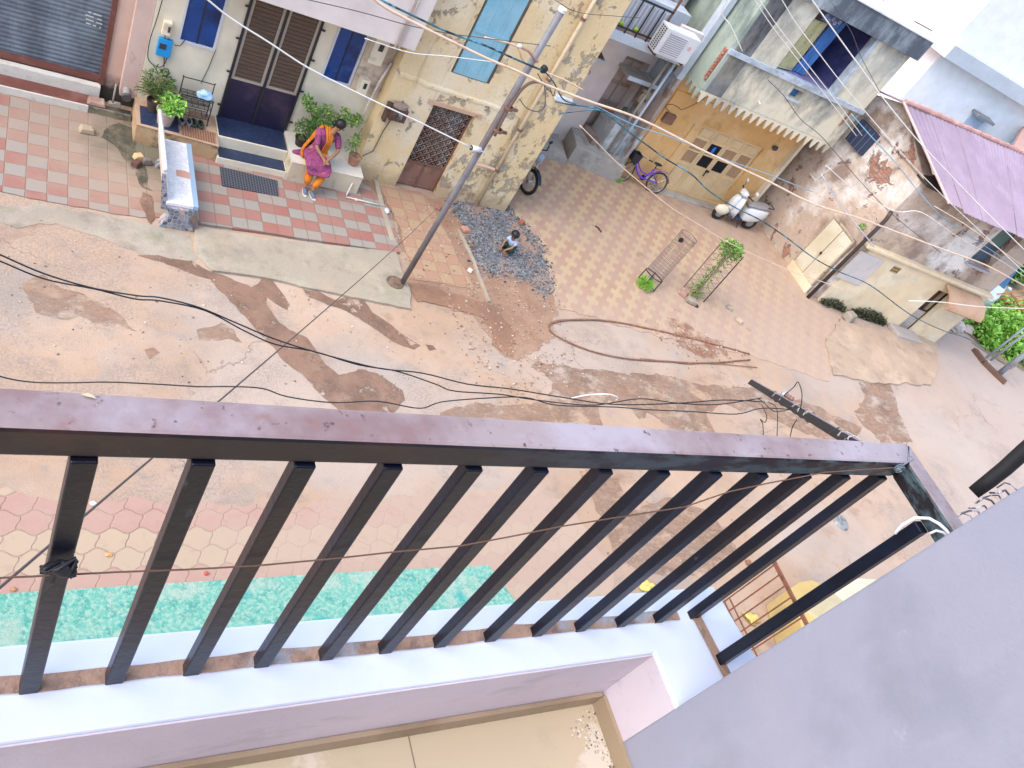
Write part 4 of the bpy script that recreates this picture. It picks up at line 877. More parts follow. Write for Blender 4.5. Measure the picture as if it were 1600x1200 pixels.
# small concrete hood over the doorway
p0 = W(982, 119, ya - .55); p1 = W(1027, 140, ya - .55)
mb = MB(); mb.box(p0.x, p1.x, ya - .55, ya - .001, p0.z - .06, p0.z + .02); mb.build('door_hood', mGreyC, ph, bevel=.01)
mb = MB(); mb.box(p0.x - .002, p1.x + .002, ya - .575, ya - .551, p0.z - .07, p0.z + .03); mb.build('hood_edge', mBlW, ph)
mb = MB(); c = W(938, 85, ya - .02); mb.prism([W(930, 88, ya - .004), W(945, 94, ya - .004), W(937, 74, ya - .004)], (0, .004, 0)); mb.build('vent_hole', M('dark brown recess', (.10, .06, .05), .9), ph)
MB().prism([W(929, 89, ya - .05), W(946, 96, ya - .05), W(943, 99, ya - .05), W(926, 92, ya - .05)], (0, .045, 0)).build('vent_sill', mBlW, ph)
MB().tube([W(920, 113, ya - .03) + Vector((.04 * math.cos(t), 0, .04 * math.sin(t))) for t in [i * .5 for i in range(13)]], .012, 6).build('wall_ring', mGreyC, ph)
# first floor balcony
yf = 14.8
s0 = W(955, 45, yf); s1 = W(1007, 77, yf); zs = s1.z
mb = MB(); mb.box(8.9, 12.9, yf, ya + .3, zs - .05, zs + .13); mb.build('balcony_slab', mBlW, ph)
mb = MB(); mb.box(8.9, 12.9, yf + .12, ya + .3, zs + .131, zs + .14); mb.build('balcony_floor', M('brown balcony floor', (.22, .14, .12), .7, [((.34, .24, .2), 3, .5, .65)]), ph)
rl2 = MB(); rl2.box(8.9, 11.75, yf + .04, yf + .075, zs + .88, zs + .92); rl2.box(8.9, 11.75, yf + .04, yf + .075, zs + .22, zs + .255)
ro = rl2.build('railing', mDarkMet, ph)
mb = MB(); mb.box(11.72, 11.76, yf + .04, yf + .08, zs + .13, zs + 1.2); mb.build('railing_post', mRustG, ph)
for k in range(8): MB().box(11.5 - k * .3, 11.525 - k * .3, yf + .045, yf + .07, zs + .13, zs + .88).build('railing_bar', mDarkMet, ro)
b = NB('pale corrugated sheet'); f = b.sep(b.geo)
c = b.mix(b.ramp(b.math('SINE', b.math('MULTIPLY', f[0], 60)), -.6, .6), (.42, .44, .52, 1), (.66, .68, .76, 1))
mb = MB(); mb.box(8.9, 12.0, yf + .35, yf + .37, zs + .16, zs + .75); mb.build('balcony_screen', b.fin(c, .6), ph)
bz0, bz1 = W(1085, 54, ya - .25).z, W(1085, 28, ya - .25).z
mb = MB(); mb.box(8.9, 12.79, ya - .02, ya + .305, zs + .14, bz0 + .02); mb.build('balcony_wall', mBlW, ph)
mb = MB(); mb.box(8.9, 12.79, ya - .25, ya + .2, bz0 + .021, bz1); mb.build('wall_band', mBlW, ph)
mb = MB(); mb.box(12.15, 12.79, yf + .02, yf + .14, zs + .14, zs + .75); mb.build('parapet_end', mPor, ph, bevel=.01)
mb = MB(); mb.box(11.3, 11.9, ya - .10, ya - .021, zs + .55, zs + .72); mb.build('dark_slot', mDarkMet, ph)
mb = MB()
for k in range(26): mb.tube([Vector((10.6 + k * .085, ya + .25 - .02 * (k % 2), bz1 - .1)), Vector((10.6 + k * .085, ya + .25 - .02 * (k % 2), bz1 + 2.2))], .045, 6)
mb.build('curtain', M('grey lilac curtain', (.42, .40, .44), .9, [((.30, .29, .33), 4, .5, .65, (3, 3, .3))]), ph)
mb = MB(); mb.box(12.30, 12.9, ya + .2, ya + .306, zs + 1.16, zs + 3.2); mb.build('window_dark', M('deep blue dark', (.01, .015, .06), .4), ph)
mb = MB(); mb.box(12.80, 12.972, 14.78, 15.0, 2.85, 7.0); mb.build('edge_pier', mBlW, ph, bevel=.01)
mb = MB(); mb.box(12.86, 12.970, 14.80, 15.79, .0, 2.849); mb.build('edge_pier', mPatch, ph, bevel=.01)
for k in (0, 1): MB().tube([Vector((12.60 + .0 * k - k * .11, 14.9 + .1 * k, .45)), Vector((12.60 - k * .11, 14.9 + .1 * k, zs - .06))], .035, 8).build('down_pipe', mGreyC if k else mBlW, ph, smooth=True)
# green things on the balcony
mb = MB(); mb.ball((10.9, yf + .3, zs + .22), .07, .06, .05, 10, 6, .3); solo(mb, 'green_cloth', M('lime green cloth', (.40, .62, .05), .8), 'small lime green bundle on the porch house balcony floor, left of two', 'cloth', smooth=True)
mb = MB(); mb.ball((11.3, yf + .28, zs + .22), .06, .05, .05, 10, 6, .3); solo(mb, 'green_cloth', M('lime green cloth', (.40, .62, .05)), 'small lime green bundle on the porch house balcony floor, beside the air conditioner', 'cloth', smooth=True)
# air conditioner
ac = thing('air_conditioner', 'white outdoor air conditioner unit hung at the end of the porch house balcony', 'air conditioner', W(1040, 105, 14.5))
a_ = W(1020, 82, 14.45); e_ = W(1072, 98, 14.45)
x0, x1 = W(1021, 83, 14.45).x, W(1073, 99, 14.45).x; z0_ = W(1021, 83, 14.45).z; z1_ = z0_ + .60
mAC = M('white ac casing', (.74, .76, .80), .45)
MB().box(x0, x1, 14.45, 14.79, z0_, z1_).build('casing', mAC, ac, bevel=.02)
mb = MB(); cx = x0 + (x1 - x0) * .38; cz = (z0_ + z1_) / 2
mb.box(cx - .25, cx + .25, 14.435, 14.449, cz - .23, cz + .23); fanp = mb.build('fan_panel', M('grille recess', (.42, .38, .40), .6), ac)
mb = MB()
for k in range(11): mb.box(cx - .25, cx + .25, 14.422, 14.434, cz - .23 + k * .044, cz - .225 + k * .044 + .012)
mb.build('fan_grille', mAC, fanp)
mb = MB()
for i in range(3):
    for j in range(11): mb.box(x0 - .006, x0 - .001, 14.50 + i * .085, 14.55 + i * .085, z0_ + .05 + j * .048, z0_ + .075 + j * .048)
mb.build('side_vents', mDarkMet, ac)
MB().lathe([(.045, 0), (.045, .004)], (x1 - .17, 14.445, cz + .06), 16, (0, -1, 0)).build('badge', M('pale red badge', (.7, .45, .45), .5), ac)
mb = MB(); mb.box(x0 + .05, x0 + .09, 14.45, 15.2, z0_ - .05, z0_ - .002); mb.box(x1 - .09, x1 - .05, 14.45, 15.2, z0_ - .05, z0_ - .002); mb.build('bracket', mRustG, ac)
# landing slab and concrete plinth by the doorway
P = [G(*p, .15) for p in ((835, 205), (873, 210), (886, 252), (835, 232))]
mb = MB(); mb.slab([(p.x, p.y) for p in [G(845, 205, .15), G(873, 210, .15), G(887, 250, .15), G(838, 232, .15)]], 0, .15); solo(mb, 'landing', mGreyC, 'low grey concrete landing at the left of the porch plinth', 'landing', bevel=.01)
T = [G(*p, .5) for p in ((900, 230), (974, 255), (950, 210), (909, 194), (887, 190))]; B_ = [G(886, 251), G(958, 283), G(968, 272)]
mb = MB(); top = [(11.52, 14.93), (12.92, 14.60), (12.93, 15.79), (11.75, 15.79)]
mb.hexa([(11.50, 14.90, 0), (12.93, 14.55, 0), (12.94, 15.78, 0), (11.72, 15.78, 0), (11.52, 14.93, .47), (12.91, 14.60, .47), (12.93, 15.78, .47), (11.74, 15.78, .47)])
solo(mb, 'concrete_plinth', mGreyC, 'big weathered grey concrete plinth in front of the alley doorway', 'plinth', bevel=.02)
mb = MB(); mb.box(xj + .02, xj + .95, ya - .62, ya - .002, .471, .62); solo(mb, 'doorstep', M('brown stone step', (.30, .22, .20), .85, [((.42, .33, .29), 4, .5, .65)], .3, 30), 'narrow brown stone step under the alley doorway', 'step', bevel=.01)
# clutter hanging by the doorway
mb = MB(); c = W(1011, 152, ya - .5); mb.box(c.x - .16, c.x + .12, c.y, c.y + .12, c.z - .2, c.z + .15); solo(mb, 'bag', M('beige sacking', (.58, .46, .34), .9, [((.12, .1, .09), 7, .52, .6)], .5, 20), 'beige bag hanging in the dark corner beside the alley door', 'bag', bevel=.03)
mb = MB(); c = W(1003, 171, ya - .5); mb.ball(c, .11, .07, .14, 10, 8, .5); solo(mb, 'cloth', M('cream rag', (.68, .60, .48), .9), 'cream rag hanging just below the beige bag', 'cloth')
mb = MB(); c = W(953, 173, ya - .3); mb.box(c.x - .14, c.x + .14, c.y, c.y + .05, c.z - .07, c.z + .08); solo(mb, 'letter_box', M('brick red tin', (.30, .09, .05), .6), 'small brick red tin box beside the alley door', 'box')
mb = MB(); c = W(975, 174, ya - .1); mb.box(c.x - .05, c.x + .08, c.y, c.y + .04, c.z - .12, c.z + .1); solo(mb, 'green_tin', M('faded green', (.16, .22, .13), .7), 'small dull green tin fixed right of the brick red box', 'box')
MB_ = MB(); MB_.box(12.25, 12.93, ya - .75, ya - .004, .472, 1.25); solo(MB_, 'whitewashed_block', M('patchy whitewashed block', (.42, .44, .45), .85, [((.62, .66, .70), 3, .48, .6), ((.22, .2, .2), 4, .58, .7)], .3, 30), 'patchy whitewashed masonry block right of the alley door', 'masonry block', bevel=.02)

# ------------------------------------------------------------------ orange ground floor with the aqua upper floor
FA = Frame(12.99, 15.0 - 12.99 * math.tan(R(4)), -4)
def streak(name, base, dark, alt, top, k=1.0):
    b = NB(name)
    c = b.layers(base, [(alt, .8, .45, .65), (tuple((p + q) / 2 for p, q in zip(base, dark)), 1.1, .50, .62, (1, 1, .7), .9, 6)])
    n = b.noise(b.map(b.geo, (1.5, 1.5, .55)), 1.6, 10, .72); z = b.sep(b.geo)[2]
    m = b.math('ADD', n, b.math('MULTIPLY', b.ramp(z, top - 1.2, top), .16 * k))
    bl_ = b.noise(b.map(b.geo, (1, 1, .8), loc=(6, 1, 4)), 1.5, 8, .6); m = b.math('ADD', m, b.math('MULTIPLY', b.math('SUBTRACT', bl_, .5), .35 * k))
    c = b.mix(b.math('MULTIPLY', b.ramp(m, .57, .82), .9), c, (*dark, 1))
    n2 = b.noise(b.map(b.geo, (1, 1, .6), loc=(3, 8, 2)), 5, 10, .75); c = b.mix(b.math('MULTIPLY', b.ramp(n2, .60, .70), .7), c, b.mix(1, c, (.45, .45, .42, 1), 'MULTIPLY'))
    return b.fin(c, .9, b.noise(b.geo, 20, 8), .4, .015)
mAqua = streak('weathered cream and grey wall', (.76, .69, .53), (.15, .18, .195), (.66, .65, .55), 4.1, 1.35)
mAquaU = streak('stained upper wall', (.74, .68, .54), (.17, .20, .22), (.60, .62, .56), 5.6, 1.2)
mAquaG = streak('mossy green grey wall', (.38, .46, .40), (.10, .14, .15), (.50, .55, .50), 4.6)
mDkS = streak('black rain streaked plaster', (.20, .21, .22), (.045, .05, .06), (.34, .32, .26), 4.6, 1.4)
mFasc = streak('blackened grey fascia', (.32, .38, .44), (.07, .09, .12), (.42, .47, .50), 5.6, 1.6)
mSillB = M('pale blue sill paint', (.52, .60, .70), .7, [((.36, .42, .50), 4, .46, .60), ((.5, .46, .46), 12, .64, .72)], .2, 30)
mOr = M('orange ochre limewash', (.72, .44, .18), .85, [((.78, .56, .30), 1, .45, .65), ((.52, .28, .10), 2, .55, .7, (1, 1, 1), .7, 4), ((.34, .17, .08), 2.5, .64, .74, (1, 1, .5), .7, 12)], .3, 40)
mDoorY = M('yellow cream door paint', (.74, .56, .33), .6, [((.66, .50, .29), 2, .5, .66), ((.56, .40, .22), 6, .58, .72, (1, 1, .4), .6, 3)], .15, 30)
oh = thing('balcony_house', 'house with orange ground floor and mossy pale upper floor edged by a saw tooth fringe', 'house', tuple(FA(2.2, 0, 0)))
UL = 4.47; dl = -.90
def fo(x, y, d=dl): return FA.px(x, y, d)
dA = fo(1040, 293); dB = fo(1120, 325); dC = fo(1093, 192); dD = fo(1193, 234)
du0, du1 = dA[0] - .05, fo(1180, 252)[0] + .02; dz0, dz1 = .06, (dC[1] + dD[1]) / 2
du0 = (dA[0] + dC[0]) / 2; du1 = dD[0]
mb = MB(); mb.wall(FA, .0, UL, 0, 3.0, [(du0, du1, dz0, dz1)], dl - .3, dl); mb.build('wall', mOr, oh)
mb = MB(); mb.fbox(FA, 0.0, UL, dl - 3.2, dl - .301, 0, 3.0); mb.build('rear_wall', mOr, oh)
mb = MB(); mb.fbox(FA, UL - .10, UL, dl + .001, dl + .16, 0, 3.0); mb.build('edge_pier', mCream, oh)
mb = MB(); u_, z_ = fo(1060, 215); mb.wall(FA, .12, du0 - .12, .1, 2.55, [(.62, du0 - .3, .1, 1.95)], dl + .001, dl + .03); mb.build('wall_panel', mOr, oh)
# folding door of four leaves
dw = (du1 - du0) / 4; H = dz1 - dz0
fr_ = MB(); fr_.fbox(FA, du0, du1, dl - .12, dl - .04, dz1 - .05, dz1); fo_ = fr_.build('door_frame', mDoorY, oh)
mScr = M('reddish slatted screen', (.40, .24, .16), .7, [((.30, .17, .12), 3, .5, .66, (1, 1, 14))])
mBlkIn = M('dark interior', (.012, .012, .02), .9)
mMul = M('door screen bars', (.02, .02, .03), .6)
for k in range(4):
    u0 = du0 + k * dw + .004; u1 = u0 + dw - .008
    holes = [(u0 + .07, u1 - .07, dz0 + H * .44, dz0 + H * .61), (u0 + .07, u1 - .07, dz0 + H * .635, dz0 + H * .80)]
    lf = MB().wall(FA, u0, u1, dz0, dz1 - .051, holes, dl - .11, dl - .06).build('door_leaf', mDoorY, oh)
    for q, h in enumerate(holes):
        dark = (k == 1) or (k == 2 and q == 0)
        MB().fbox(FA, h[0], h[1], dl - .105, dl - .095, h[2], h[3]).build('screen', mBlkIn if dark else mScr, lf)
        mb = MB()
        for j in range(9): mb.fbox(FA, h[0] + j * (h[1] - h[0]) / 8 - .004, h[0] + j * (h[1] - h[0]) / 8 + .004, dl - .09, dl - .08, h[2], h[3])
        mb.build('screen_bars', mMul if dark else mDoorY, lf)
    mb = MB()
    for zz0, zz1 in ((.04, .40), (.84, .96)): 
        a, b_, c_, e_ = u0 + .06, u1 - .06, dz0 + H * zz0, dz0 + H * zz1
        for bx in ((a, b_, c_, c_ + .02), (a, b_, e_ - .02, e_), (a, a + .02, c_ + .02, e_ - .02), (b_ - .02, b_, c_ + .02, e_ - .02)): mb.fbox(FA, bx[0], bx[1], dl - .0595, dl - .045, bx[2], bx[3])
    mb.build('panel_beading', mDoorY, lf)
mb = MB(); mb.fbox(FA, du0 + dw * 1.9, du0 + dw * 2.1, dl - .06, dl - .03, dz0 + H * .40, dz0 + H * .43); mb.fbox(FA, du0 + dw * 1.93, du0 + dw * 1.97, dl - .06, dl - .03, dz0 + H * .33, dz0 + H * .40); mb.build('door_bolt', mDarkMet, oh)
mb = MB(); q = FA(du0 + dw * 1.5, dl - .07, dz0 + H * .72); mb.ball(q, .05, .02, .09, 8, 6, .5); solo(mb, 'blue_cloth', M('bright blue cloth', (.02, .22, .85), .7), 'scrap of bright blue cloth tied in the open pane of the yellow door', 'cloth')
MB().fbox(FA, du0 - .3, UL - .2, dl + .001, dl + .30, 0, .05).build('door_sill', mGreyC, oh)
# upper floor
band0, band1 = 4.02, 4.13
wl = fo(1212, 108, 0)[0]; wr = fo(1300, 146, 0)[0]; wt = 5.62
hs_ = fo(1232, 147, 0); he_ = fo(1258, 145, 0)
sh = (hs_[0] + .02, he_[0] - .03, 3.70, 3.92)
mb = MB(); mb.wall(FA, .55, UL, 3.08, band0, [sh], -.16, 0); mb.build('upper_wall', mAqua, oh)
MB().fbox(FA, .55, wl, -.16, 0, band1, wt).build('upper_wall', mAquaU, oh); MB().fbox(FA, wr, UL, -.16, 0, band1, wt).build('upper_wall', mAquaU, oh)
mb = MB(); mb.fbox(FA, 0, .549, -.16, .0, 3.08, 6.1); mb.build('corner_wall', mAquaG, oh)
mb = MB(); mb.fbox(FA, .10, .58, .001, .010, 3.09, band0 - .002); mb.build('rain_stain', mDkS, oh); mb = MB(); mb.fbox(FA, .10, .58, .001, .010, band1 + .002, 5.6); mb.build('rain_stain', mDkS, oh)
mb = MB(); mb.fbox(FA, -.02, UL + .03, .001, .06, band0, band1); mb.build('sill_band', mSillB, oh)
mb = MB(); mb.fbox(FA, 0, UL, -.155, -.001, band0 + .001, band1 - .001); mb.build('floor_edge', mSillB, oh)
# side wall facing the alley
mb = MB(); mb.add([FA(-.001, 0, 3.08), FA(-.001, -3.6, 3.08), FA(-.001, -3.6, 6.1), FA(-.001, 0, 6.1)], [(0, 1, 2, 3)]); mb.fbox(FA, 0, .15, -3.6, -.161, 3.08, 6.1); mb.build('side_wall', mAquaG, oh)
q0 = XP(1108, 130, FA.o.x)
mb = MB()
for k in range(9): mb.obox(FA(-.02, -.10 - .0 * k, 3.35 + k * .085), Vector((.03, 0, 0)), Vector((0, .05, 0)), Vector((0, 0, .034)))
mb.build('exposed_bricks', M('exposed red brick', (.40, .16, .12), .9, [((.55, .3, .24), 9, .5, .65)], .5, 30), oh)
MB().fbox(FA, 0.0, UL, -4.2, -.161, 3.0, 3.079).build('floor_slab', mOr, oh)
# saw tooth fringe
def teeth(Fp, L, n, z0_, z1_, th):
    mb = MB(); p = L / n
    for k in range(n):
        a = k * p; pts = [(a, z1_), (a, z0_ + .02), (a + p * .14, z0_ + .02 - .0), (a + p * .45, z0_ - .20), (a + p * .55, z0_ - .20), (a + p * .86, z0_ + .02), (a + p, z0_ + .02), (a + p, z1_)]
        fr_ = [Fp(u, z, 0) for u, z in pts]; bk_ = [Fp(u, z, th) for u, z in pts]; m_ = len(pts)
        mb.add(fr_ + bk_, [tuple(range(m_)), tuple(range(2 * m_ - 1, m_ - 1, -1))] + [(i, i + m_, i + 1 + m_, i + 1) for i in range(m_ - 1)])
    return mb
teeth(lambda u, z, t: FA(u, .012 - t, z), UL, 19, 3.0, 3.079, .05).build('fringe', mAqua, oh)
teeth(lambda u, z, t: FA(-.014 + t, -u, z), .9, 4, 3.0, 3.079, .05).build('fringe', mAquaG, oh)
# fascia and roof
MB().fbox(FA, -.15, UL + .14, -4.2, .14, wt + .001, 6.09).build('fascia', mFasc, oh, bevel=.01)
MB().fbox(FA, -.15, UL + .16, -4.25, .17, 6.091, 6.13).build('roof', M('whitewashed roof', (.80, .82, .84), .8, [((.62, .68, .74), 2, .52, .68)], .1, 30), oh, bevel=.008)
# balcony recess behind the opening
mVio = M('violet blue distemper', (.32, .29, .56), .85, [((.10, .10, .28), 1.5, .48, .62), ((.26, .24, .42), 2.5, .55, .68, (1, 1, 1), .7, 5)], .1, 30)
mb = MB(); mb.fbox(FA, wl - .4, wr + .3, -1.6, -1.5, band1, wt); mb.build('recess_wall', mVio, oh)
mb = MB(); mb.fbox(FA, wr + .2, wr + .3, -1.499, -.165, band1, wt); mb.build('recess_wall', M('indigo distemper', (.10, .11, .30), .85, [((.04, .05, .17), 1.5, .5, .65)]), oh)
MB().fbox(FA, wl - .4, wr + .3, -1.499, -.165, band1 - .05, band1 - .001).build('recess_floor', mVio, oh)
MB().fbox(FA, wr - .012, wr + .09, -.17, .02, band1 + .001, wt - .001).build('jamb', mSillB, oh)
mShu = M('cream green shutter', (.52, .50, .28), .65, [((.42, .40, .22), 2, .5, .66), ((.34, .26, .14), 4, .60, .72, (1, 1, .5), .7, 4)], .2, 30)
ls = MB(); ls.hexa([FA(wl + .02, -.06, band1 + .03), FA(wl + .66, -.28, band1 + .03), FA(wl + .65, -.32, band1 + .03), FA(wl + .01, -.10, band1 + .03), FA(wl + .02, -.06, 5.35), FA(wl + .66, -.28, 5.35), FA(wl + .65, -.32, 5.35), FA(wl + .01, -.10, 5.35)])
lo = ls.build('open_shutter', mShu, oh)
mb = MB()
for j in range(4):
    for i in range(2):
        def pt(u, z, o): 
            return FA(wl + .02 + u, -.06 - u * .344 + o, z)
        u0, u1 = .05 + i * .31, .31 + i * .30; z0_, z1_ = band1 + .09 + j * .29, band1 + .33 + j * .29
        for (a, b_, c_, e_) in ((u0, u1, z0_, z0_ + .025), (u0, u1, z1_ - .025, z1_), (u0, u0 + .025, z0_, z1_), (u1 - .025, u1, z0_, z1_)):
            mb.hexa([pt(a, c_, .012), pt(b_, c_, .012), pt(b_, c_, .0), pt(a, c_, .0), pt(a, e_, .012), pt(b_, e_, .012), pt(b_, e_, .0), pt(a, e_, .0)])
mb.build('shutter_beading', mShu, lo)
mb = MB(); pts = [(wl + .74 + .045 * i, -.35 - .04 * (i % 2)) for i in range(9)]
for (u0, d0_), (u1, d1_) in zip(pts, pts[1:]): mb.add([FA(u0, d0_, band1 + .02), FA(u1, d1_, band1 + .02), FA(u1 + .08, d1_, 5.5), FA(u0 + .08, d0_, 5.5)], [(0, 1, 2, 3)])
o_ = solo(mb, 'curtain', M('bright blue curtain', (.06, .20, .52), .8, [((.04, .12, .36), 5, .5, .62, (4, 4, .3))]), 'bright blue curtain hanging in the upper floor opening beside the cream shutter', 'curtain')
o_.modifiers.new('thick', 'SOLIDIFY').thickness = .006
mb = MB(); mb.hexa([FA(wl + 1.22, -.5, band1 + .01), FA(wl + 1.36, -.5, band1 + .01), FA(wl + 1.36, -.6, band1 + .01), FA(wl + 1.22, -.6, band1 + .01), FA(wl + 1.02, -1.3, 5.4), FA(wl + 1.22, -1.3, 5.4), FA(wl + 1.22, -1.4, 5.4), FA(wl + 1.02, -1.4, 5.4)]); solo(mb, 'plank', M('pinkish brown board', (.30, .22, .25), .8), 'leaning pinkish board inside the upper floor opening', 'board')
mb = MB(); jx = wl + .50
mb.fbox(FA, jx - .35, jx + .18, .002, .03, wt - .20, wt - .01); jo = mb.build('jali', M('dark blue lattice block', (.06, .08, .18), .8), oh)
mb = MB()
for k in range(5): mb.lathe([(.040, 0), (.040, .010), (.026, .010), (.026, 0)], FA(jx - .28 + k * .10, .030, wt - .075 - .06 * (k % 2)), 12, FA.N)
mb.build('jali_rings', M('pale lattice ring', (.35, .38, .5), .8), jo)
MB().fbox(FA, sh[0] - .04, sh[1] + .04, .001, .05, sh[2] - .05, sh[2] - .001).build('small_sill', mSillB, oh)
MB().fbox(FA, sh[0] - .01, sh[1] + .01, -.20, -.161, sh[2], sh[3]).build('small_pane', M('blue small pane', (.04, .16, .42), .5), oh)
c = FA(1.55, .02, 3.35); solo(MB().tube([c, c + FA.N * .09 + Vector((.03, 0, -.03))], .022, 8), 'spout', mWhiteW, 'tiny pale water spout on the aqua stained upper wall', 'spout')
c = FA(fo(1245 + 0, 75, 0)[0], .03, fo(1329, 177, 0)[1])
P = [FA(*(lambda q: (q[0], .05, q[1]))(fo(x, y, 0.05))) for x, y in ((1331, 173), (1322, 184), (1316, 192), (1311, 196))]
solo(MB().tube(P, .022, 8), 'bracket_rod', mRustG, 'rusty rod bracket fixed to the right end of the pale blue sill band', 'bracket')
mb = MB(); u_, z_ = fo(1045, 185, dl + .1)
bx = thing('meter_box', 'rusty brown meter box with looped lead on the orange wall', 'meter box', tuple(FA(u_, dl, z_)))
MB().fbox(FA, u_ - .14, u_ + .16, dl + .035, dl + .14, z_ - .13, z_ + .12).build('case', mRustG, bx, bevel=.01)
MB().tube(pxcurve([FA(*(lambda q: (q[0], dl + .16, q[1]))(fo(x, y, dl + .16))) for x, y in ((1046, 175), (1040, 166), (1050, 163), (1060, 168), (1066, 171), (1085, 163), (1103, 152))], 5), .008, 6).build('lead', mBlk, bx)
mb = MB(); u_, z_ = fo(1210, 230); mb.ball(FA(u_, dl + .05, z_), .10, .05, .06, 10, 6, .4); solo(mb, 'nest', M('dark nest', (.08, .07, .07), .9), 'dark lump stuck high on the right end of the orange wall', 'nest')

# ------------------------------------------------------------------ ruined house on the right
def ruin_mat():
    b = NB('ruined plaster over brick')
    c = b.layers((.52, .415, .345), [((.78, .75, .74), .45, .45, .55), ((.27, .19, .155), .8, .50, .62, (1, 1, 1), .9, 4), ((.60, .48, .36), 1.7, .52, .66, (1, 1, 1), .7, 9), ((.20, .15, .13), 2.2, .60, .72, (1, 1, .6), .8, 13)])
    v = b.map(b.geo, (1, 1, 1)); f = b.sep(v)
    cm = b.nt.nodes.new('ShaderNodeCombineXYZ'); b.set(cm, 0, b.math('ADD', f[0], f[1])); b.set(cm, 1, f[2])
    br_ = b.nt.nodes.new('ShaderNodeTexBrick'); b.nt.links.new(cm.outputs[0], br_.inputs['Vector'])
    br_.inputs['Scale'].default_value = 1; br_.inputs['Brick Width'].default_value = .22; br_.inputs['Row Height'].default_value = .075
    br_.inputs['Mortar Size'].default_value = .009; br_.inputs['Color1'].default_value = (.36, .15, .11, 1); br_.inputs['Color2'].default_value = (.50, .26, .20, 1); br_.inputs['Mortar'].default_value = (.22, .17, .14, 1)
    n = b.noise(b.map(b.geo, loc=(4.2, 7, 1.5)), .9, 9, .70, .3); k = b.ramp(n, .575, .595)
    c = b.mix(k, c, br_.outputs['Color'])
    n2 = b.noise(b.geo, 9, 8, .7); c = b.mix(b.math('MULTIPLY', b.ramp(n2, .56, .70), .5), c, (.24, .17, .14, 1))
    h = b.math('ADD', b.math('MULTIPLY', k, -1), b.math('MULTIPLY', b.noise(b.geo, 8, 9), .9))
    return b.fin(c, .92, h, .9, .04)
mRuin = ruin_mat()
mRuinC = M('cream lower wall', (.76, .63, .44), .88, [((.80, .72, .56), .8, .45, .62), ((.64, .50, .33), 1.6, .52, .68, (1, 1, 1), .7, 4), ((.44, .46, .44), 1.1, .60, .70, (1, 1, 1), .7, 9), ((.17, .16, .10), 1.3, .66, .76, (1, 1, 1), .8, 15)], .4, 20)
rh = thing('ruined_house', 'crumbling house with exposed brick, cream lower wall and mauve tin roof at the right', 'house', (20, 12, 0))
FR = Frame(18.2, 11.6, -10); mWire0 = M('grey bars', (.22, .22, .25), .6)
RL = 5.0
mb = MB(); mb.hexa([(18.15, 11.6, 0), (18.7, 11.5, 0), (18.7, 18, 0), (17.95, 18, 0), (18.15, 11.6, 3.92), (18.7, 11.5, 3.92), (18.7, 18, 3.92), (17.95, 18, 3.92)]); mb.build('side_wall', mRuin, rh)
E1 = G(1484, 318, 4.0); E2 = G(1660, 395, 4.0); R1 = G(1413, 160, 4.85); R2 = G(1660, 268, 4.85)
mb = MB(); mb.prism([(18.10, 11.58, 3.921), (18.05, 13.4, 4.74), (17.98, 15.6, 3.921)], (.45, 0, 0)); mb.build('gable', mRuin, rh)
uw0, uz0 = FR.px(1500, 411); uw1, uz1 = FR.px(1548, 360)
hw = (3.30, 4.15, 2.55, 3.72)
mb = MB(); mb.wall(FR, .001, RL, 1.95, 3.93, [hw], -.35, 0); mb.build('upper_wall', mRuin, rh)
ua0 = FR.px(1408, 512)[0]; ua1 = FR.px(1434, 527)[0]
hd = (3.30, 3.92, .0, 1.55)
mb = MB(); mb.wall(FR, .25, RL, 0, 1.94, [hd, (1.32, 1.62, 1.52, 1.72)], -.35, .10); mb.build('lower_wall', mRuinC, rh)
MB().fbox(FR, .0, RL + .06, -.1, .20, 1.9, 1.99).build('cornice', mRuinC, rh, bevel=.02)
mb = MB(); mb.fbox(FR, 1.33, 1.61, .0, .09, 1.53, 1.71); vo = mb.build('vent_block', M('ochre vent block', (.45, .30, .14), .9), rh)
mb = MB()
for i in range(4):
    for j in range(2): mb.lathe([(.022, 0), (.022, .004)], FR(1.37 + i * .066, .091, 1.58 + j * .08), 8, FR.N)
mb.build('vent_holes', mBlkIn, vo)
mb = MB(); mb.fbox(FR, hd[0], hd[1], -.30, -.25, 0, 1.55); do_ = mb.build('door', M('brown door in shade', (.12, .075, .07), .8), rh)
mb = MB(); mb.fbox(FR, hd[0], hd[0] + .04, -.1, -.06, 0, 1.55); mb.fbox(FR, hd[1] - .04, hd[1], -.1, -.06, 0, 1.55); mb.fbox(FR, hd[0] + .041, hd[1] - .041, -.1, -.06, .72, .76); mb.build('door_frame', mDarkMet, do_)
mb = MB(); mb.fbox(FR, hd[0] + .042, hd[1] - .042, -.09, -.07, 0.01, .72); mb.build('door_sheet', M('pale lilac door sheet', (.50, .46, .46), .7, [((.4, .33, .3), 4, .5, .65)]), do_)
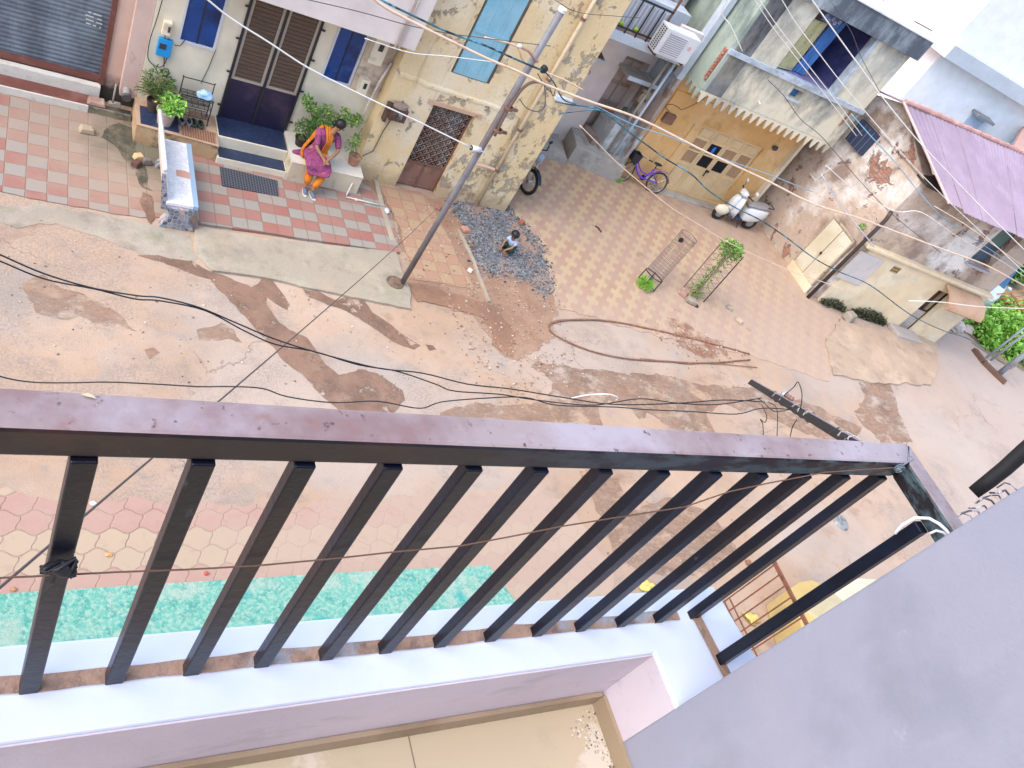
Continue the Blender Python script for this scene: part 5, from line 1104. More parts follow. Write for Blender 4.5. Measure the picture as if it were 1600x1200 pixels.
# curved hood over the door
mb = MB(); vs_ = []; n = 14
for i in range(n + 1):
    a = math.pi * i / n * .5; d = .10 + .62 * math.sin(a); z = 1.42 + .40 * math.cos(a)
    vs_ += [FR(3.30, d, z), FR(4.75, d, z), FR(4.75, d - .05, z - .05), FR(3.30, d - .05, z - .05)]
mb.add(vs_, [(4 * i, 4 * i + 1, 4 * i + 5, 4 * i + 4) for i in range(n)] + [(4 * i + 3, 4 * i + 2, 4 * i + 6, 4 * i + 7) for i in range(n)] + [(4 * i, 4 * i + 3, 4 * i + 7, 4 * i + 4) for i in range(n)] + [(4 * i + 1, 4 * i + 2, 4 * i + 6, 4 * i + 5) for i in range(n)] + [(0, 1, 2, 3), (4 * n, 4 * n + 1, 4 * n + 2, 4 * n + 3)])
mb.build('door_hood', M('orange tan hood', (.54, .36, .25), .85, [((.46, .26, .16), 2, .5, .66), ((.66, .45, .3), 4, .56, .7)], .3, 30), rh)
wn = MB(); wn.fbox(FR, hw[0], hw[1], -.30, -.26, hw[2], hw[3]); wo_ = wn.build('window', M('slate blue shutter', (.10, .14, .20), .7, [((.05, .07, .10), 3, .5, .65)]), rh)
mb = MB(); mb.fbox(FR, hw[0] + .08, hw[1] - .08, -.255, -.22, 3.12, 3.62); mb.build('shutter_leaf', M('dull green shutter', (.12, .20, .18), .7), wo_)
mb = MB(); mb.fbox(FR, hw[0] - .05, hw[1] + .05, .001, .12, hw[2] - .06, hw[2] - .001); mb.build('sill', M('grey lilac sill', (.42, .40, .44), .8), wo_)
# dark window in the shaded gable end
a_ = XP(1340, 216, 18.0); b2 = XP(1365, 186, 18.0)
mb = MB(); mb.hexa([(17.95, 13.35, 3.25), (18.1, 13.35, 3.25), (18.1, 14.0, 3.25), (17.92, 14.0, 3.25), (17.95, 13.35, 3.85), (18.1, 13.35, 3.85), (18.1, 14.0, 3.85), (17.92, 14.0, 3.85)]); wn = mb.build('window', M('dark blue window', (.03, .05, .11), .5), rh)
mb = MB()
for k in range(4): mb.box(17.92, 17.935, 13.42 + k * .17, 13.43 + k * .17, 3.25, 3.85)
mb.build('window_bars', mWire0, wn)
# tin roof
mMauve = M('mauve tin sheet', (.31, .23, .30), .5, [((.36, .28, .36), .9, .45, .62), ((.29, .20, .29), 2.5, .55, .7, (1, 1, 1), .7, 4), ((.5, .34, .34), 7, .66, .74, (1, 1, 1), .6, 9)], .1, 20)
def tin(E1, E2, R1, R2, pitch=.10, amp=.012, th=.012):
    mb = MB(); n = int((E2 - E1).length / pitch * 4); nor = (E2 - E1).cross(R1 - E1).normalized()
    if nor.z < 0: nor = -nor
    vs_ = []
    for i in range(n + 1):
        t_ = i / n; h = amp * math.sin(i * math.pi / 2); wob = .03 * noise.noise(Vector((t_ * 9, 0, 0)))
        e = E1.lerp(E2, t_) + nor * h; r_ = R1.lerp(R2, t_) + nor * h; e = e + (e - r_).normalized() * wob
        vs_ += [e, r_, e - nor * th, r_ - nor * th]
    mb.add(vs_, [(4 * i, 4 * i + 4, 4 * i + 5, 4 * i + 1) for i in range(n)] + [(4 * i + 2, 4 * i + 3, 4 * i + 7, 4 * i + 6) for i in range(n)] + [(4 * i, 4 * i + 2, 4 * i + 6, 4 * i + 4) for i in range(n)] + [(4 * i + 1, 4 * i + 5, 4 * i + 7, 4 * i + 3) for i in range(n)] + [(0, 1, 3, 2), (4 * n, 4 * n + 2, 4 * n + 3, 4 * n + 1)])
    return mb
S = 8; lift = Vector((0, 0, .014))
Ea = E1.lerp(E2, .0); 
tin(E1, E1.lerp(E2, .10), R1, R1.lerp(R2, .13)).build('roof_sheet', mMauve, rh)
for k in range(6):
    t0 = .10 + k * .15; t1 = min(1, t0 + .15); dz = lift * (k % 2 + 1); dn = (E1 - R1).normalized() * (.12 + .03 * math.sin(k * 2.3))
    tin(E1.lerp(E2, t0 - .003) + dz + dn, E1.lerp(E2, t1) + dz + dn, R1.lerp(R2, t0 + .03) + dz, R1.lerp(R2, min(1, t1 + .03)) + dz).build('roof_sheet', mMauve, rh)
back = Vector((.6, 3.2, -.9))
tin(R1 + back, R2 + back, R1, R2).build('roof_sheet', mMauve, rh)
mTileR_ = M('pink clay ridge', (.50, .27, .24), .8, [((.66, .42, .36), 3, .5, .66), ((.3, .15, .13), 7, .6, .72)], .4, 30)
mb = MB(); random.seed(12)
for k in range(17):
    t_ = k / 17; p = R1.lerp(R2, t_); q = R1.lerp(R2, t_ + .065)
    mb.tube([p + Vector((0, 0, .03)), q + Vector((0, 0, .045))], [.055, .07], 8)
mb.build('ridge_tiles', mTileR_, rh)
mb = MB(); mb.tube([R1 + Vector((-.05, -.02, .0)), E1 + Vector((-.05, -.02, .0))], .03, 8); mb.build('verge', M('pinkish verge board', (.62, .45, .42), .8), rh)
# rafters ends and black soffit
mb = MB(); mb.hexa([FR(-.1, .22, 3.86), FR(RL, .22, 3.86), FR(RL, -.3, 3.86), FR(-.1, -.3, 3.86), FR(-.1, .22, 3.915), FR(RL, .22, 3.915), FR(RL, -.3, 4.02), FR(-.1, -.3, 4.02)]); mb.build('wall_plate', M('charred wood', (.06, .045, .04), .9), rh)
# tin gate of the ruined house in the side wall, brown drain pipe at the corner
gp = [XP(*p, 18.07) for p in ((1246, 417), (1268, 452), (1333, 388), (1311, 353))]
gd = thing('tin_gate', 'cream tin gate with rusty patch in the side wall of the crumbling house', 'gate', tuple(gp[0]))
y0_, y1_ = 11.72, 12.62
mTin = M('cream rust stained tin', (.62, .56, .42), .6, [((.70, .66, .55), 1.2, .45, .62), ((.45, .24, .10), 1.6, .60, .68, (1, 1, 1), .9, 7), ((.3, .2, .13), 7, .62, .72)], .1, 30)
MB().box(18.01, 18.05, y0_, (y0_ + y1_) / 2 - .01, .28, 1.78).build('gate_leaf', mTin, gd, bevel=.003)
MB().box(18.01, 18.05, (y0_ + y1_) / 2 + .01, y1_, .28, 1.78).build('gate_leaf', mTin, gd, bevel=.003)
MB().box(18.0, 18.07, y0_ - .05, y1_ + .05, 0, .27).build('gate_sill', mRuinC, gd, bevel=.01)
mb = MB()
for bx in ((y0_ - .04, y0_ - .002), (y1_ + .002, y1_ + .04)): mb.box(18.0, 18.08, bx[0], bx[1], .28, 1.8)
mb.box(18.0, 18.08, y0_ - .04, y1_ + .04, 1.802, 1.85); mb.build('gate_frame', M('pale gate frame', (.46, .38, .30), .7, [((.2, .12, .09), 6, .52, .64)]), gd)
MB().box(17.99, 18.009, (y0_ + y1_) / 2 - .03, (y0_ + y1_) / 2 + .03, .95, 1.02).build('latch', mDarkMet, gd)
pipe([Vector((18.0, 11.50, 0)), Vector((18.02, 11.50, 2.75)), Vector((18.06, 11.58, 2.95))], .05, M('rust brown iron pipe', (.06, .04, .038), .7, [((.05, .05, .07), 2.5, .5, .62), ((.3, .16, .1), 4, .58, .68)], .4, 30), 'rust brown iron rain pipe up the corner of the crumbling house')
MB_ = MB(); MB_.fbox(FR, .02, .9, .101, .13, .85, 1.75); solo(MB_, 'whitewash_panel', M('lilac white plaster patch', (.58, .55, .56), .85, [((.5, .42, .38), 3, .55, .68)], .3, 20), 'lilac white plaster patch right of the rust brown rain pipe', 'plaster patch')
# angle brackets and lamp on the side wall
P = [XP(x, y, 17.9) for x, y in ((1266, 206 + 65), (1275, 283), (1280, 276), (1300, 262))]
solo(MB().tube(P, .018, 8), 'wall_bracket', mWhiteT, 'cream lamp bracket on the shaded side wall of the crumbling house', 'bracket')
# tall white block beyond
def bigpt(x, y, D): r_ = ray(x, y); return CAM + r_ * (D / math.hypot(r_.x, r_.y))
cn = bigpt(1480, 75, 40); cx, cy = cn.x, cn.y
FB = Frame(cx, cy, -14.2); FL = Frame(cx, cy, 119.4)
bbn = thing('tall_white_building', 'tall plain white building with a grey ledge rising behind the mauve roof', 'building', (cx, cy, 0))
mBigR = M('shaded white render', (.78, .81, .86), .85, [((.74, .78, .86), .15, .45, .6)], .05, 5)  # shade painted in: cooler tone of the same white render
mBigL = M('lit white render', (.86, .80, .80), .85, [((.84, .76, .77), .15, .45, .6)], .05, 5)  # light painted in: warmer tone for the face towards the sun
mb = MB(); zlo = FB.px(1475, 85, 0)[1]; zhi = FB.px(1490, 65, 0)[1]
pA = FB(0, 0, 0); pB = FB(26, 0, 0); pC = FL(22, 0, 0)
dirB = FB.U * 26; dirL = FL.U * 22
poly = [pA, pA + dirB, pA + dirB + dirL, pA + dirL]
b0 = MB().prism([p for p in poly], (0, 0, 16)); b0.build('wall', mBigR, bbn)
mb = MB(); mb.add([FL(0, -.01, 0), FL(22, -.01, 0), FL(22, -.01, 16), FL(0, -.01, 16)], [(0, 1, 2, 3)])
ml = mb
off = -FL.N
# added thin shell: lit tone in its colour, shaded tone in the wall's
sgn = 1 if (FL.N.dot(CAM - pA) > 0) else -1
mb = MB(); mb.hexa([pA + FL.N * sgn * .012, pA + dirL + FL.N * sgn * .012, pA + dirL + FL.N * sgn * .002, pA + FL.N * sgn * .002] + [q + Vector((0, 0, 15.99)) for q in (pA + FL.N * sgn * .012, pA + dirL + FL.N * sgn * .012, pA + dirL + FL.N * sgn * .002, pA + FL.N * sgn * .002)]); mb.build('lit_side_shell', mBigL, bbn)
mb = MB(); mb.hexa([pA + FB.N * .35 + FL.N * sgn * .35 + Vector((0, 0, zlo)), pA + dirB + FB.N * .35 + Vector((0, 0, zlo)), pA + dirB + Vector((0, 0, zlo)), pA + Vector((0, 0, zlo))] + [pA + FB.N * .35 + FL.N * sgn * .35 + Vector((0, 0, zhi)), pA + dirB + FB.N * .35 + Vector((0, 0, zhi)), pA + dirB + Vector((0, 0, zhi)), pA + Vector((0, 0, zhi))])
mGl = M('shaded grey ledge', (.46, .52, .60), .85)  # shade painted into the colour of this side of the ledge
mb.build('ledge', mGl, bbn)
mb = MB(); mb.hexa([pA + FB.N * .35 + FL.N * sgn * .35 + Vector((0, 0, zlo)), pA + Vector((0, 0, zlo)), pA + dirL + Vector((0, 0, zlo)), pA + dirL + FL.N * sgn * .35 + Vector((0, 0, zlo))] + [pA + FB.N * .35 + FL.N * sgn * .35 + Vector((0, 0, zhi)), pA + Vector((0, 0, zhi)), pA + dirL + Vector((0, 0, zhi)), pA + dirL + FL.N * sgn * .35 + Vector((0, 0, zhi))]); mb.build('ledge', M('lit lilac ledge', (.72, .66, .76), .85), bbn)  # same ledge, sunlit side painted paler
a1_, a2_ = FB.px(1497, 205), FB.px(1530, 178); wv = MB(); u0, u1 = FB.px(1500, 195)[0], FB.px(1526, 200)[0]; zz0, zz1 = FB.px(1510, 212)[1], FB.px(1520, 174)[1]
wv.fbox(FB, u0, u1, .001, .05, zz0, zz1); wo_ = wv.build('window', M('pale blue window', (.52, .62, .78), .5), bbn)
mb = MB(); mb.fbox(FB, u0 - .1, u1 + .1, .001, .55, zz1, zz1 + .12); mb.build('hood', M('dark stained hood', (.22, .23, .25), .9), wo_)
# pink shed by the right edge
pS = [G(1575, 248, 3.2), G(1620, 255, 3.2), G(1640, 215, 3.2), G(1600, 200, 3.2)]
sh_ = thing('shed', 'small shed with pinkish roof edge and blue front by the right border', 'shed', (pS[0].x, pS[0].y, 0))
MB().slab([(p.x, p.y) for p in pS], 0, 3.1).build('wall', M('mid blue wall', (.16, .34, .52), .8), sh_)
cxm = sum((p for p in pS), Vector()) / 4
MB().slab([((p.x - cxm.x) * 1.15 + cxm.x, (p.y - cxm.y) * 1.15 + cxm.y) for p in pS], 3.101, 3.35).build('roof', M('pinkish brown roof', (.46, .28, .25), .8), sh_)
# ------------------------------------------------------------------ small things in front of the houses
def skin(name, V, E_, mat, parent, sub=2, root=0):
    """one continuous surface grown over a skeleton: V = [(point, radius or (rx, ry))]"""
    off = OFF.get(parent.name, Vector((0, 0, 0))) if parent else Vector((0, 0, 0))
    me = bpy.data.meshes.new(name); me.from_pydata([tuple(Vector(v[0]) - off) for v in V], E_, [])
    o = bpy.data.objects.new(name, me); col.objects.link(o); OFF[o.name] = off
    if parent: o.parent = parent
    m = o.modifiers.new('skin', 'SKIN'); m.use_smooth_shade = True
    for i, v in enumerate(V):
        r = v[1] if hasattr(v[1], '__len__') else (v[1], v[1])
        me.skin_vertices[0].data[i].radius = r; me.skin_vertices[0].data[i].use_root = (i == root)
    s_ = o.modifiers.new('sub', 'SUBSURF'); s_.levels = sub; s_.render_levels = sub
    me.materials.append(mat)
    return o
mSkinA = M('brown skin', (.33, .17, .10), .55); mHair = M('black hair', (.010, .009, .010), .45, bump=.4, bscale=90)
mMag = M('magenta printed cotton', (.27, .045, .15), .85, [((.42, .18, .28), 45, .56, .62), ((.14, .02, .08), 8, .5, .66)], .2, 60)
mOrg = M('bright orange cotton', (.62, .19, .012), .85, [((.42, .10, .01), 9, .5, .66), ((.70, .27, .03), 5, .56, .7)], .3, 30)
wo = thing('person', 'woman in magenta tunic, orange scarf and trousers sitting on the masonry seat', 'person', (4.6, 11.6, 0))
P_ = lambda x, y, Y: W(x, y, Y)
hip = Vector((4.50, 11.98, .52)); che = Vector((4.60, 11.93, .92)); nek = Vector((4.66, 11.88, 1.12)); hd = Vector((4.72, 11.84, 1.27))
wst = Vector((4.53, 11.97, .70))
sL = che + Vector((-.155, .0, .09)); sR = che + Vector((.175, .02, .10))
elL = sL + Vector((.0, -.16, -.22)); elR = sR + Vector((.06, -.13, -.23))
haL = Vector((4.57, 11.62, .70)); haR = Vector((4.66, 11.62, .70))
knL = Vector((4.42, 11.60, .50)); knR = Vector((4.66, 11.58, .52)); anL = Vector((4.42, 11.52, .09)); anR = Vector((4.53, 11.46, .09))
hL = hip + Vector((-.09, -.05, 0)); hR = hip + Vector((.09, -.05, 0))
fd = Vector((.80, -.56, -.10)).normalized()     # where she looks
V = [(hip, (.13, .11)), (wst, (.11, .09)), (che, (.125, .095)), (nek, .045), (nek + Vector((.02, -.01, .06)), .042), (hd, (.072, .078)), (hd + Vector((-.01, .01, .085)), .06),
     (sL, .05), (elL, .036), (haL.lerp(elL, .12), .024), (sR, .05), (elR, .036), (haR.lerp(elR, .12), .024),
     (hL, .085), (knL - Vector((0, -.02, .05)), .05), (anL + Vector((0, 0, .03)), .035), (hR, .085), (knR - Vector((0, -.02, .05)), .05), (anR + Vector((0, 0, .03)), .035), (hd + fd * .075 + Vector((0, 0, -.01)), .016)]
E_ = [(0, 1), (1, 2), (2, 3), (3, 4), (4, 5), (5, 6), (2, 7), (7, 8), (8, 9), (2, 10), (10, 11), (11, 12), (0, 13), (13, 14), (14, 15), (0, 16), (16, 17), (17, 18), (5, 19)]
def fingers(V, E_, wi, base, dirv, side, s=1.0, curl=.5):
    pw = base + dirv * .04 * s; V.append((pw, (.030 * s, .014 * s))); pi = len(V) - 1; E_.append((wi, pi))
    dn = dirv.cross(side).normalized()
    for k, L in enumerate((.060, .068, .064, .05)):
        b_ = pw + side * (k - 1.5) * .018 * s + dirv * .022 * s; V.append((b_, .0085 * s)); E_.append((pi, len(V) - 1))
        m_ = b_ + dirv * L * .55 * s + dn * curl * .02 * s; V.append((m_, .0080 * s)); E_.append((len(V) - 2, len(V) - 1))
        e_ = m_ + dirv * L * .35 * s + dn * curl * .045 * s; V.append((e_, .0070 * s)); E_.append((len(V) - 2, len(V) - 1))
    t1 = pw - side * .032 * s; V.append((t1, .010 * s)); E_.append((pi, len(V) - 1)); V.append((t1 + dirv * .035 * s - side * .008 * s + dn * .01 * s, .009 * s)); E_.append((len(V) - 2, len(V) - 1))
fingers(V, E_, 9, haL, Vector((.55, -.55, -.45)).normalized(), Vector((.6, .6, 0)).normalized(), 1.0, .8)
fingers(V, E_, 12, haR, Vector((-.70, -.35, -.35)).normalized(), Vector((-.4, .8, 0)).normalized(), 1.0, .8)
skin('body', V, E_, mSkinA, wo)
# face
mEye = M('eye white', (.7, .68, .65), .3); mLip = M('lips', (.28, .08, .07), .5)
rt = fd.cross(Vector((0, 0, 1))).normalized(); uu = rt.cross(fd).normalized()
mb = MB()
for s_ in (-1, 1): mb.ball(hd + fd * .068 + rt * s_ * .028 + uu * .012, .011, .009, .007, 8, 6)
mb.build('eyes', mEye, wo, smooth=True)
mb = MB()
for s_ in (-1, 1): mb.ball(hd + fd * .078 + rt * s_ * .028 + uu * .012, .005, .004, .005, 8, 6)
for s_ in (-1, 1): mb.obox(hd + fd * .073 + rt * s_ * .028 + uu * .030, rt * .014, fd * .003, uu * .0025)
mb.build('eyebrows', mHair, wo)
MB().ball(hd + fd * .072 - uu * .040, .016, .010, .006, 8, 6).build('lips', mLip, wo, smooth=True)
mb = MB(); mb.ball(hd - fd * .016 + uu * .028, .094, .094, .088, 16, 12, .06); mb.ball(hd - fd * .105 - uu * .03, .052, .052, .048, 12, 8, .15); mb.build('hair', mHair, wo, smooth=True)
mb = MB()
for s_ in (-1, 1): mb.ball(hd + rt * s_ * .078 - uu * .028, .008, .008, .012, 8, 6)
mb.build('earrings', M('gold', (.8, .55, .15), .3, metal=.8), wo)
# tunic: torso, skirt over the lap, half sleeves; trousers, scarf, shoes
V = [(wst, (.145, .125)), (che, (.15, .12)), (che + Vector((.03, -.01, .13)), (.075, .065)), (hip + Vector((0, -.02, .02)), (.18, .16)),
     (sL + Vector((0, 0, .005)), .066), (sL.lerp(elL, .9), .056), (sR + Vector((0, 0, .005)), .066), (sR.lerp(elR, .9), .056),
     (hip.lerp((knL + knR) / 2, .5) + Vector((0, 0, .05)), (.19, .125)), (hip.lerp((knL + knR) / 2, .95) + Vector((0, -.01, .0)), (.18, .115)), (hip + Vector((-.16, .05, -.06)), (.07, .05)), (hip + Vector((-.34, .04, -.08)), (.03, .02))]
V = V[:8] + V[10:]
tu = skin('tunic', V, [(0, 1), (1, 2), (0, 3), (1, 4), (4, 5), (1, 6), (6, 7), (3, 8), (8, 9)], mMag, wo)
km = (knL + knR) / 2; fx = (knR - knL).normalized()
loft3(MB(), [(hip + Vector((0, .08, .03)), fx * .10, Vector((0, .02, .06))), (hip + Vector((0, 0, .03)), fx * .185, Vector((0, .03, .14))), (hip.lerp(km, .4) + Vector((0, 0, .05)), fx * .20, Vector((0, .02, .115))), (hip.lerp(km, .8) + Vector((0, 0, .055)), fx * .215, Vector((0, .04, .11))), (km + Vector((0, -.05, .02)), fx * .21, Vector((0, .07, .085))), (km + Vector((0, -.075, -.04)), fx * .195, Vector((0, .05, .02))), (km + Vector((0, -.08, -.07)), fx * .19, Vector((0, .045, .0)))]).build('skirt', mMag, tu, smooth=True)
V = [(hip + Vector((0, -.03, -.03)), (.14, .10)), (hL + Vector((0, -.02, -.02)), .07), (knL + Vector((0, .02, -.05)), .065), (knL.lerp(anL, .5) + Vector((0, 0, 0)), .082), (anL + Vector((0, 0, .10)), .052),
     (hR + Vector((0, -.02, -.02)), .07), (knR + Vector((0, .02, -.05)), .065), (knR.lerp(anR, .5), .080), (anR + Vector((0, 0, .10)), .050)]
skin('trousers', V, [(0, 1), (1, 2), (2, 3), (3, 4), (0, 5), (5, 6), (6, 7), (7, 8)], mOrg, wo)
def ribbon(P, wv, th=.006, n=5):
    """a folded strip of cloth along P, half width vectors wv"""
    mb = MB(); m_ = len(P); vs_ = []
    for i, (p, q) in enumerate(zip(P, wv)):
        t = (P[min(i + 1, m_ - 1)] - P[max(i - 1, 0)]).normalized(); nn = t.cross(q).normalized()
        for k in range(n * 2 + 1):
            u = k / n - 1; vs_.append(p + q * u + nn * (.010 * math.cos(u * 8 + i * .6)))
    w_ = 2 * n + 1
    return mb.add(vs_, [(i * w_ + k, i * w_ + k + 1, (i + 1) * w_ + k + 1, (i + 1) * w_ + k) for i in range(m_ - 1) for k in range(w_ - 1)])
fv = Vector((.10, -1, .05)).normalized()
P = pxcurve([sL.lerp(nek, .55) + Vector((0, .10, .0)), sL.lerp(nek, .55) + Vector((0, .02, .075)), che + fv * .145 + Vector((.0, 0, .04)), wst + fv * .175 + Vector((.06, 0, .03)), hip.lerp(knR, .45) + Vector((.04, -.02, .165)), hip.lerp(knR, .8) + Vector((.02, -.02, .12))], 5)
o_ = ribbon(P, [Vector((.055, .01, .0))] * len(P)).build('scarf', mOrg, wo, smooth=True); o_.modifiers.new('thick', 'SOLIDIFY').thickness = .012
P = pxcurve([sL.lerp(nek, .4) + Vector((-.03, .12, .02)), che + Vector((-.19, .10, -.08)), hip + Vector((-.19, .0, .10)), hip + Vector((-.20, -.06, -.06))], 5)
o_ = ribbon(P, [Vector((.012, -.03, .0))] * len(P)).build('scarf', mOrg, wo, smooth=True); o_.modifiers.new('thick', 'SOLIDIFY').thickness = .012
mShoe = M('blue grey shoe cloth', (.12, .15, .22), .8, [((.3, .32, .36), 60, .58, .64)])
for a_, dv in ((anL, Vector((-.05, -1, 0))), (anR, Vector((.25, -1, 0)))):
    dv = dv.normalized(); b_ = Vector((a_.x, a_.y, .052))
    sh = skin('shoe', [(b_ - dv * .05 + Vector((0, 0, .045)), (.036, .036)), (b_ + dv * .04 + Vector((0, 0, .03)), (.042, .034)), (b_ + dv * .13 + Vector((0, 0, .022)), (.040, .022))], [(0, 1), (1, 2)], mShoe, wo)
    mb = MB(); sv = dv.cross(Vector((0, 0, 1))); mb.prism([Vector((b_.x, b_.y, .051)) + dv * (.04 + .13 * math.cos(t)) + sv * .043 * math.sin(t) for t in [i * .45 for i in range(14)]], (0, 0, .014)); mb.build('sole', mWhiteT, sh)

# squatting child
ch = thing('person', 'small child in pale blue shirt and dark green trousers squatting on the gravel', 'person', tuple(G(790, 400)))
g = G(789, 396); bx_, by_ = g.x, g.y
fw = Vector((-.75, -.45, 0)).normalized(); sd_ = Vector((-fw.y, fw.x, 0))
O = Vector((bx_, by_, 0))
hp = O - fw * .06 + Vector((0, 0, .14)); ws = hp + fw * .00 + Vector((0, 0, .07)); cs = hp + fw * .07 + Vector((0, 0, .19)); nk = cs + fw * .035 + Vector((0, 0, .07)); hh = nk + fw * .03 + Vector((0, 0, .095))
V = [(hp, .07), (ws, .065), (cs, (.07, .06)), (nk, .028), (hh, (.070, .072)), (hh + Vector((0, 0, .05)), .055)]
E_ = [(0, 1), (1, 2), (2, 3), (3, 4), (4, 5)]
for s_ in (-1, 1):
    n0 = len(V); kn = O + fw * .12 + sd_ * .09 * s_ + Vector((0, 0, .22)); an = O + fw * .02 + sd_ * .08 * s_ + Vector((0, 0, .04))
    V += [(hp + sd_ * .055 * s_, .05), (kn, .040), (an, .024), (an + fw * .09 + Vector((0, 0, -.015)), .022)]; E_ += [(0, n0), (n0, n0 + 1), (n0 + 1, n0 + 2), (n0 + 2, n0 + 3)]
    n0 = len(V); V += [(cs + sd_ * .085 * s_ + Vector((0, 0, .02)), .028), (cs + sd_ * .10 * s_ + fw * .09 + Vector((0, 0, -.07)), .022), (cs + sd_ * .05 * s_ + fw * .19 + Vector((0, 0, -.13)), .016)]; E_ += [(2, n0), (n0, n0 + 1), (n0 + 1, n0 + 2)]
    fingers(V, E_, n0 + 2, V[n0 + 2][0], (fw - Vector((0, 0, .6))).normalized(), sd_, .55, .7)
skin('body', V, E_, mSkinA, ch)
skin('shirt', [(ws, .080), (cs, (.088, .078)), (nk - Vector((0, 0, .02)), .045), (cs + sd_ * .09 + Vector((0, 0, .01)), .042), (cs + sd_ * .10 + fw * .05 + Vector((0, 0, -.04)), .038), (cs - sd_ * .09 + Vector((0, 0, .01)), .042), (cs - sd_ * .10 + fw * .05 + Vector((0, 0, -.04)), .038)], [(0, 1), (1, 2), (1, 3), (3, 4), (1, 5), (5, 6)], M('pale blue shirt', (.42, .58, .90), .8), ch)
V = [(hp + Vector((0, 0, .0)), .088)]; E_ = []
for s_ in (-1, 1):
    n0 = len(V); kn = O + fw * .12 + sd_ * .09 * s_ + Vector((0, 0, .22)); an = O + fw * .02 + sd_ * .08 * s_ + Vector((0, 0, .04))
    V += [(hp + sd_ * .055 * s_, .066), (kn, .052), (kn.lerp(an, .75), .036)]; E_ += [(0, n0), (n0, n0 + 1), (n0 + 1, n0 + 2)]
skin('trousers', V, E_, M('dark green trousers', (.025, .07, .05), .85), ch)
mb = MB(); mb.ball(hh - fw * .012 + Vector((0, 0, .025)), .088, .088, .082, 14, 10, .1); mb.build('hair', mHair, ch, smooth=True)
mb = MB()
for s_ in (-1, 1):
    q = O + fw * .06 + sd_ * .08 * s_; mb.prism([Vector((q.x, q.y, .022)) + fw * .075 * math.cos(t) + sd_ * .028 * math.sin(t) for t in [i * .5 for i in range(13)]], (0, 0, .012))
mb.build('sandals', M('purple sandal', (.12, .06, .14), .6), ch)
mb = MB()
for s_ in (-1, 1): mb.ball(hh + fw * .064 + sd_ * s_ * .024 + Vector((0, 0, .0)), .008, .008, .006, 8, 6)
mb.build('eyes', mEye, ch); 

# mosaic bench
def mosaic(name, sc, ca, cb, grout, extra=None, gw=.06):
    b = NB(name); v = b.voronoi(b.geo, sc, 'F1', 'Color', .75); f = b.sep(v); e = b.voronoi(b.geo, sc, 'DISTANCE_TO_EDGE', 'Distance', .75)
    c = b.mix(f[0], (*ca, 1), (*cb, 1))
    if extra: c = b.mix(b.math('GREATER_THAN', f[1], .93), c, (*extra, 1))
    c = b.mix(b.math('LESS_THAN', e, gw), c, (*grout, 1)); d = b.noise(b.geo, 6, 8, .7); c = b.mix(b.math('MULTIPLY', b.ramp(d, .6, .72), .6), c, (.25, .2, .16, 1))
    return b.fin(c, .4)
mMoW = mosaic('white broken tile mosaic', 13, (.74, .75, .80), (.86, .86, .88), (.62, .62, .66), None, .02)
mMoD = mosaic('blue grey broken tile mosaic', 16, (.07, .09, .14), (.30, .32, .40), (.42, .38, .34), (.5, .3, .25), .05)
mMoP = mosaic('pinkish white mosaic', 9, (.70, .62, .60), (.78, .74, .74), (.62, .52, .48), None, .03)
c1, c2, c3, c4 = G(309, 322, .45), G(299, 223.5, .45), G(253, 217, .45), G(260, 316, .45)
bn = thing('bench', 'white mosaic tiled bench with tall back and dark mosaic pedestal on the left pavement', 'bench', ((c1.x + c4.x) / 2, (c1.y + c3.y) / 2, 0))
ya0, ya1 = (c1.y + c4.y) / 2, (c2.y + c3.y) / 2; xl, xr_ = (c3.x + c4.x) / 2, (c1.x + c2.x) / 2
MB().box(xl, xr_, ya0, ya1, .385, .445).build('seat', mMoW, bn, bevel=.006)
MB().box(xr_ - .07, xr_ + .003, ya0 - .003, ya1 + .003, .38, .449).build('seat_edge', M('pale blue edge tile', (.33, .46, .62), .4), bn)
MB().box(xl + .10, xl + .30, (ya0 + ya1) / 2 - .22, (ya0 + ya1) / 2 - .03, .446, .4475)
mb = MB(); yy = (ya0 + ya1) / 2 + .02; mb.slab([(xl + .17, yy - .13), (xl + .36, yy - .15), (xl + .38, yy - .01), (xl + .30, yy + .03), (xl + .17, yy + .01)], .4455, .448); mb.build('seat_inlay', M('salmon tile piece', (.66, .36, .27), .5), bn)
# back: rises from the seat at the near end, leaning away
bt = W(238, 178, ya1); zb2 = .92
mb = MB(); lean = .09
sec = [(0, ya0 + .03), (1, ya1 - .02)]
mb.hexa([(xl - .035, ya0 + .02, .385), (xl + .045, ya0 + .02, .385), (xl + .045, ya1 - .02, .385), (xl - .035, ya1 - .02, .385),
         (xl - .035 - lean, ya0 + .10, zb2), (xl + .01 - lean, ya0 + .10, zb2), (xl + .01 - lean, ya1 - .02, zb2), (xl - .035 - lean, ya1 - .02, zb2)])
mb.build('backrest', mMoP, bn, bevel=.006)
mb = MB(); mb.tube([Vector((xl - .013 - lean, ya0 + .09, zb2)), Vector((xl - .013 - lean, ya1 - .01, zb2))], .032, 10); mb.build('back_top', mMoW, bn, smooth=True)
def pedestal(y0_, y1_):
    pr_ = [(0.0, .0, .03), (.10, .03, .07), (.22, .09, .12), (.32, .06, .09), (.384, .02, .02)]
    mb = MB(); vs_ = []
    for z, a, b_ in [(0, -.03, -.03), (.07, .0, .01), (.15, .05, .08), (.25, .06, .09), (.33, .03, .05), (.384, .01, .02)]:
        vs_ += [(xl + a, y0_, z), (xr_ - b_, y0_, z), (xr_ - b_, y1_, z), (xl + a, y1_, z)]
    fs_ = [(4 * i + k, 4 * i + (k + 1) % 4, 4 * i + 4 + (k + 1) % 4, 4 * i + 4 + k) for i in range(5) for k in range(4)] + [(3, 2, 1, 0), (20, 21, 22, 23)]
    return mb.add(vs_, fs_)
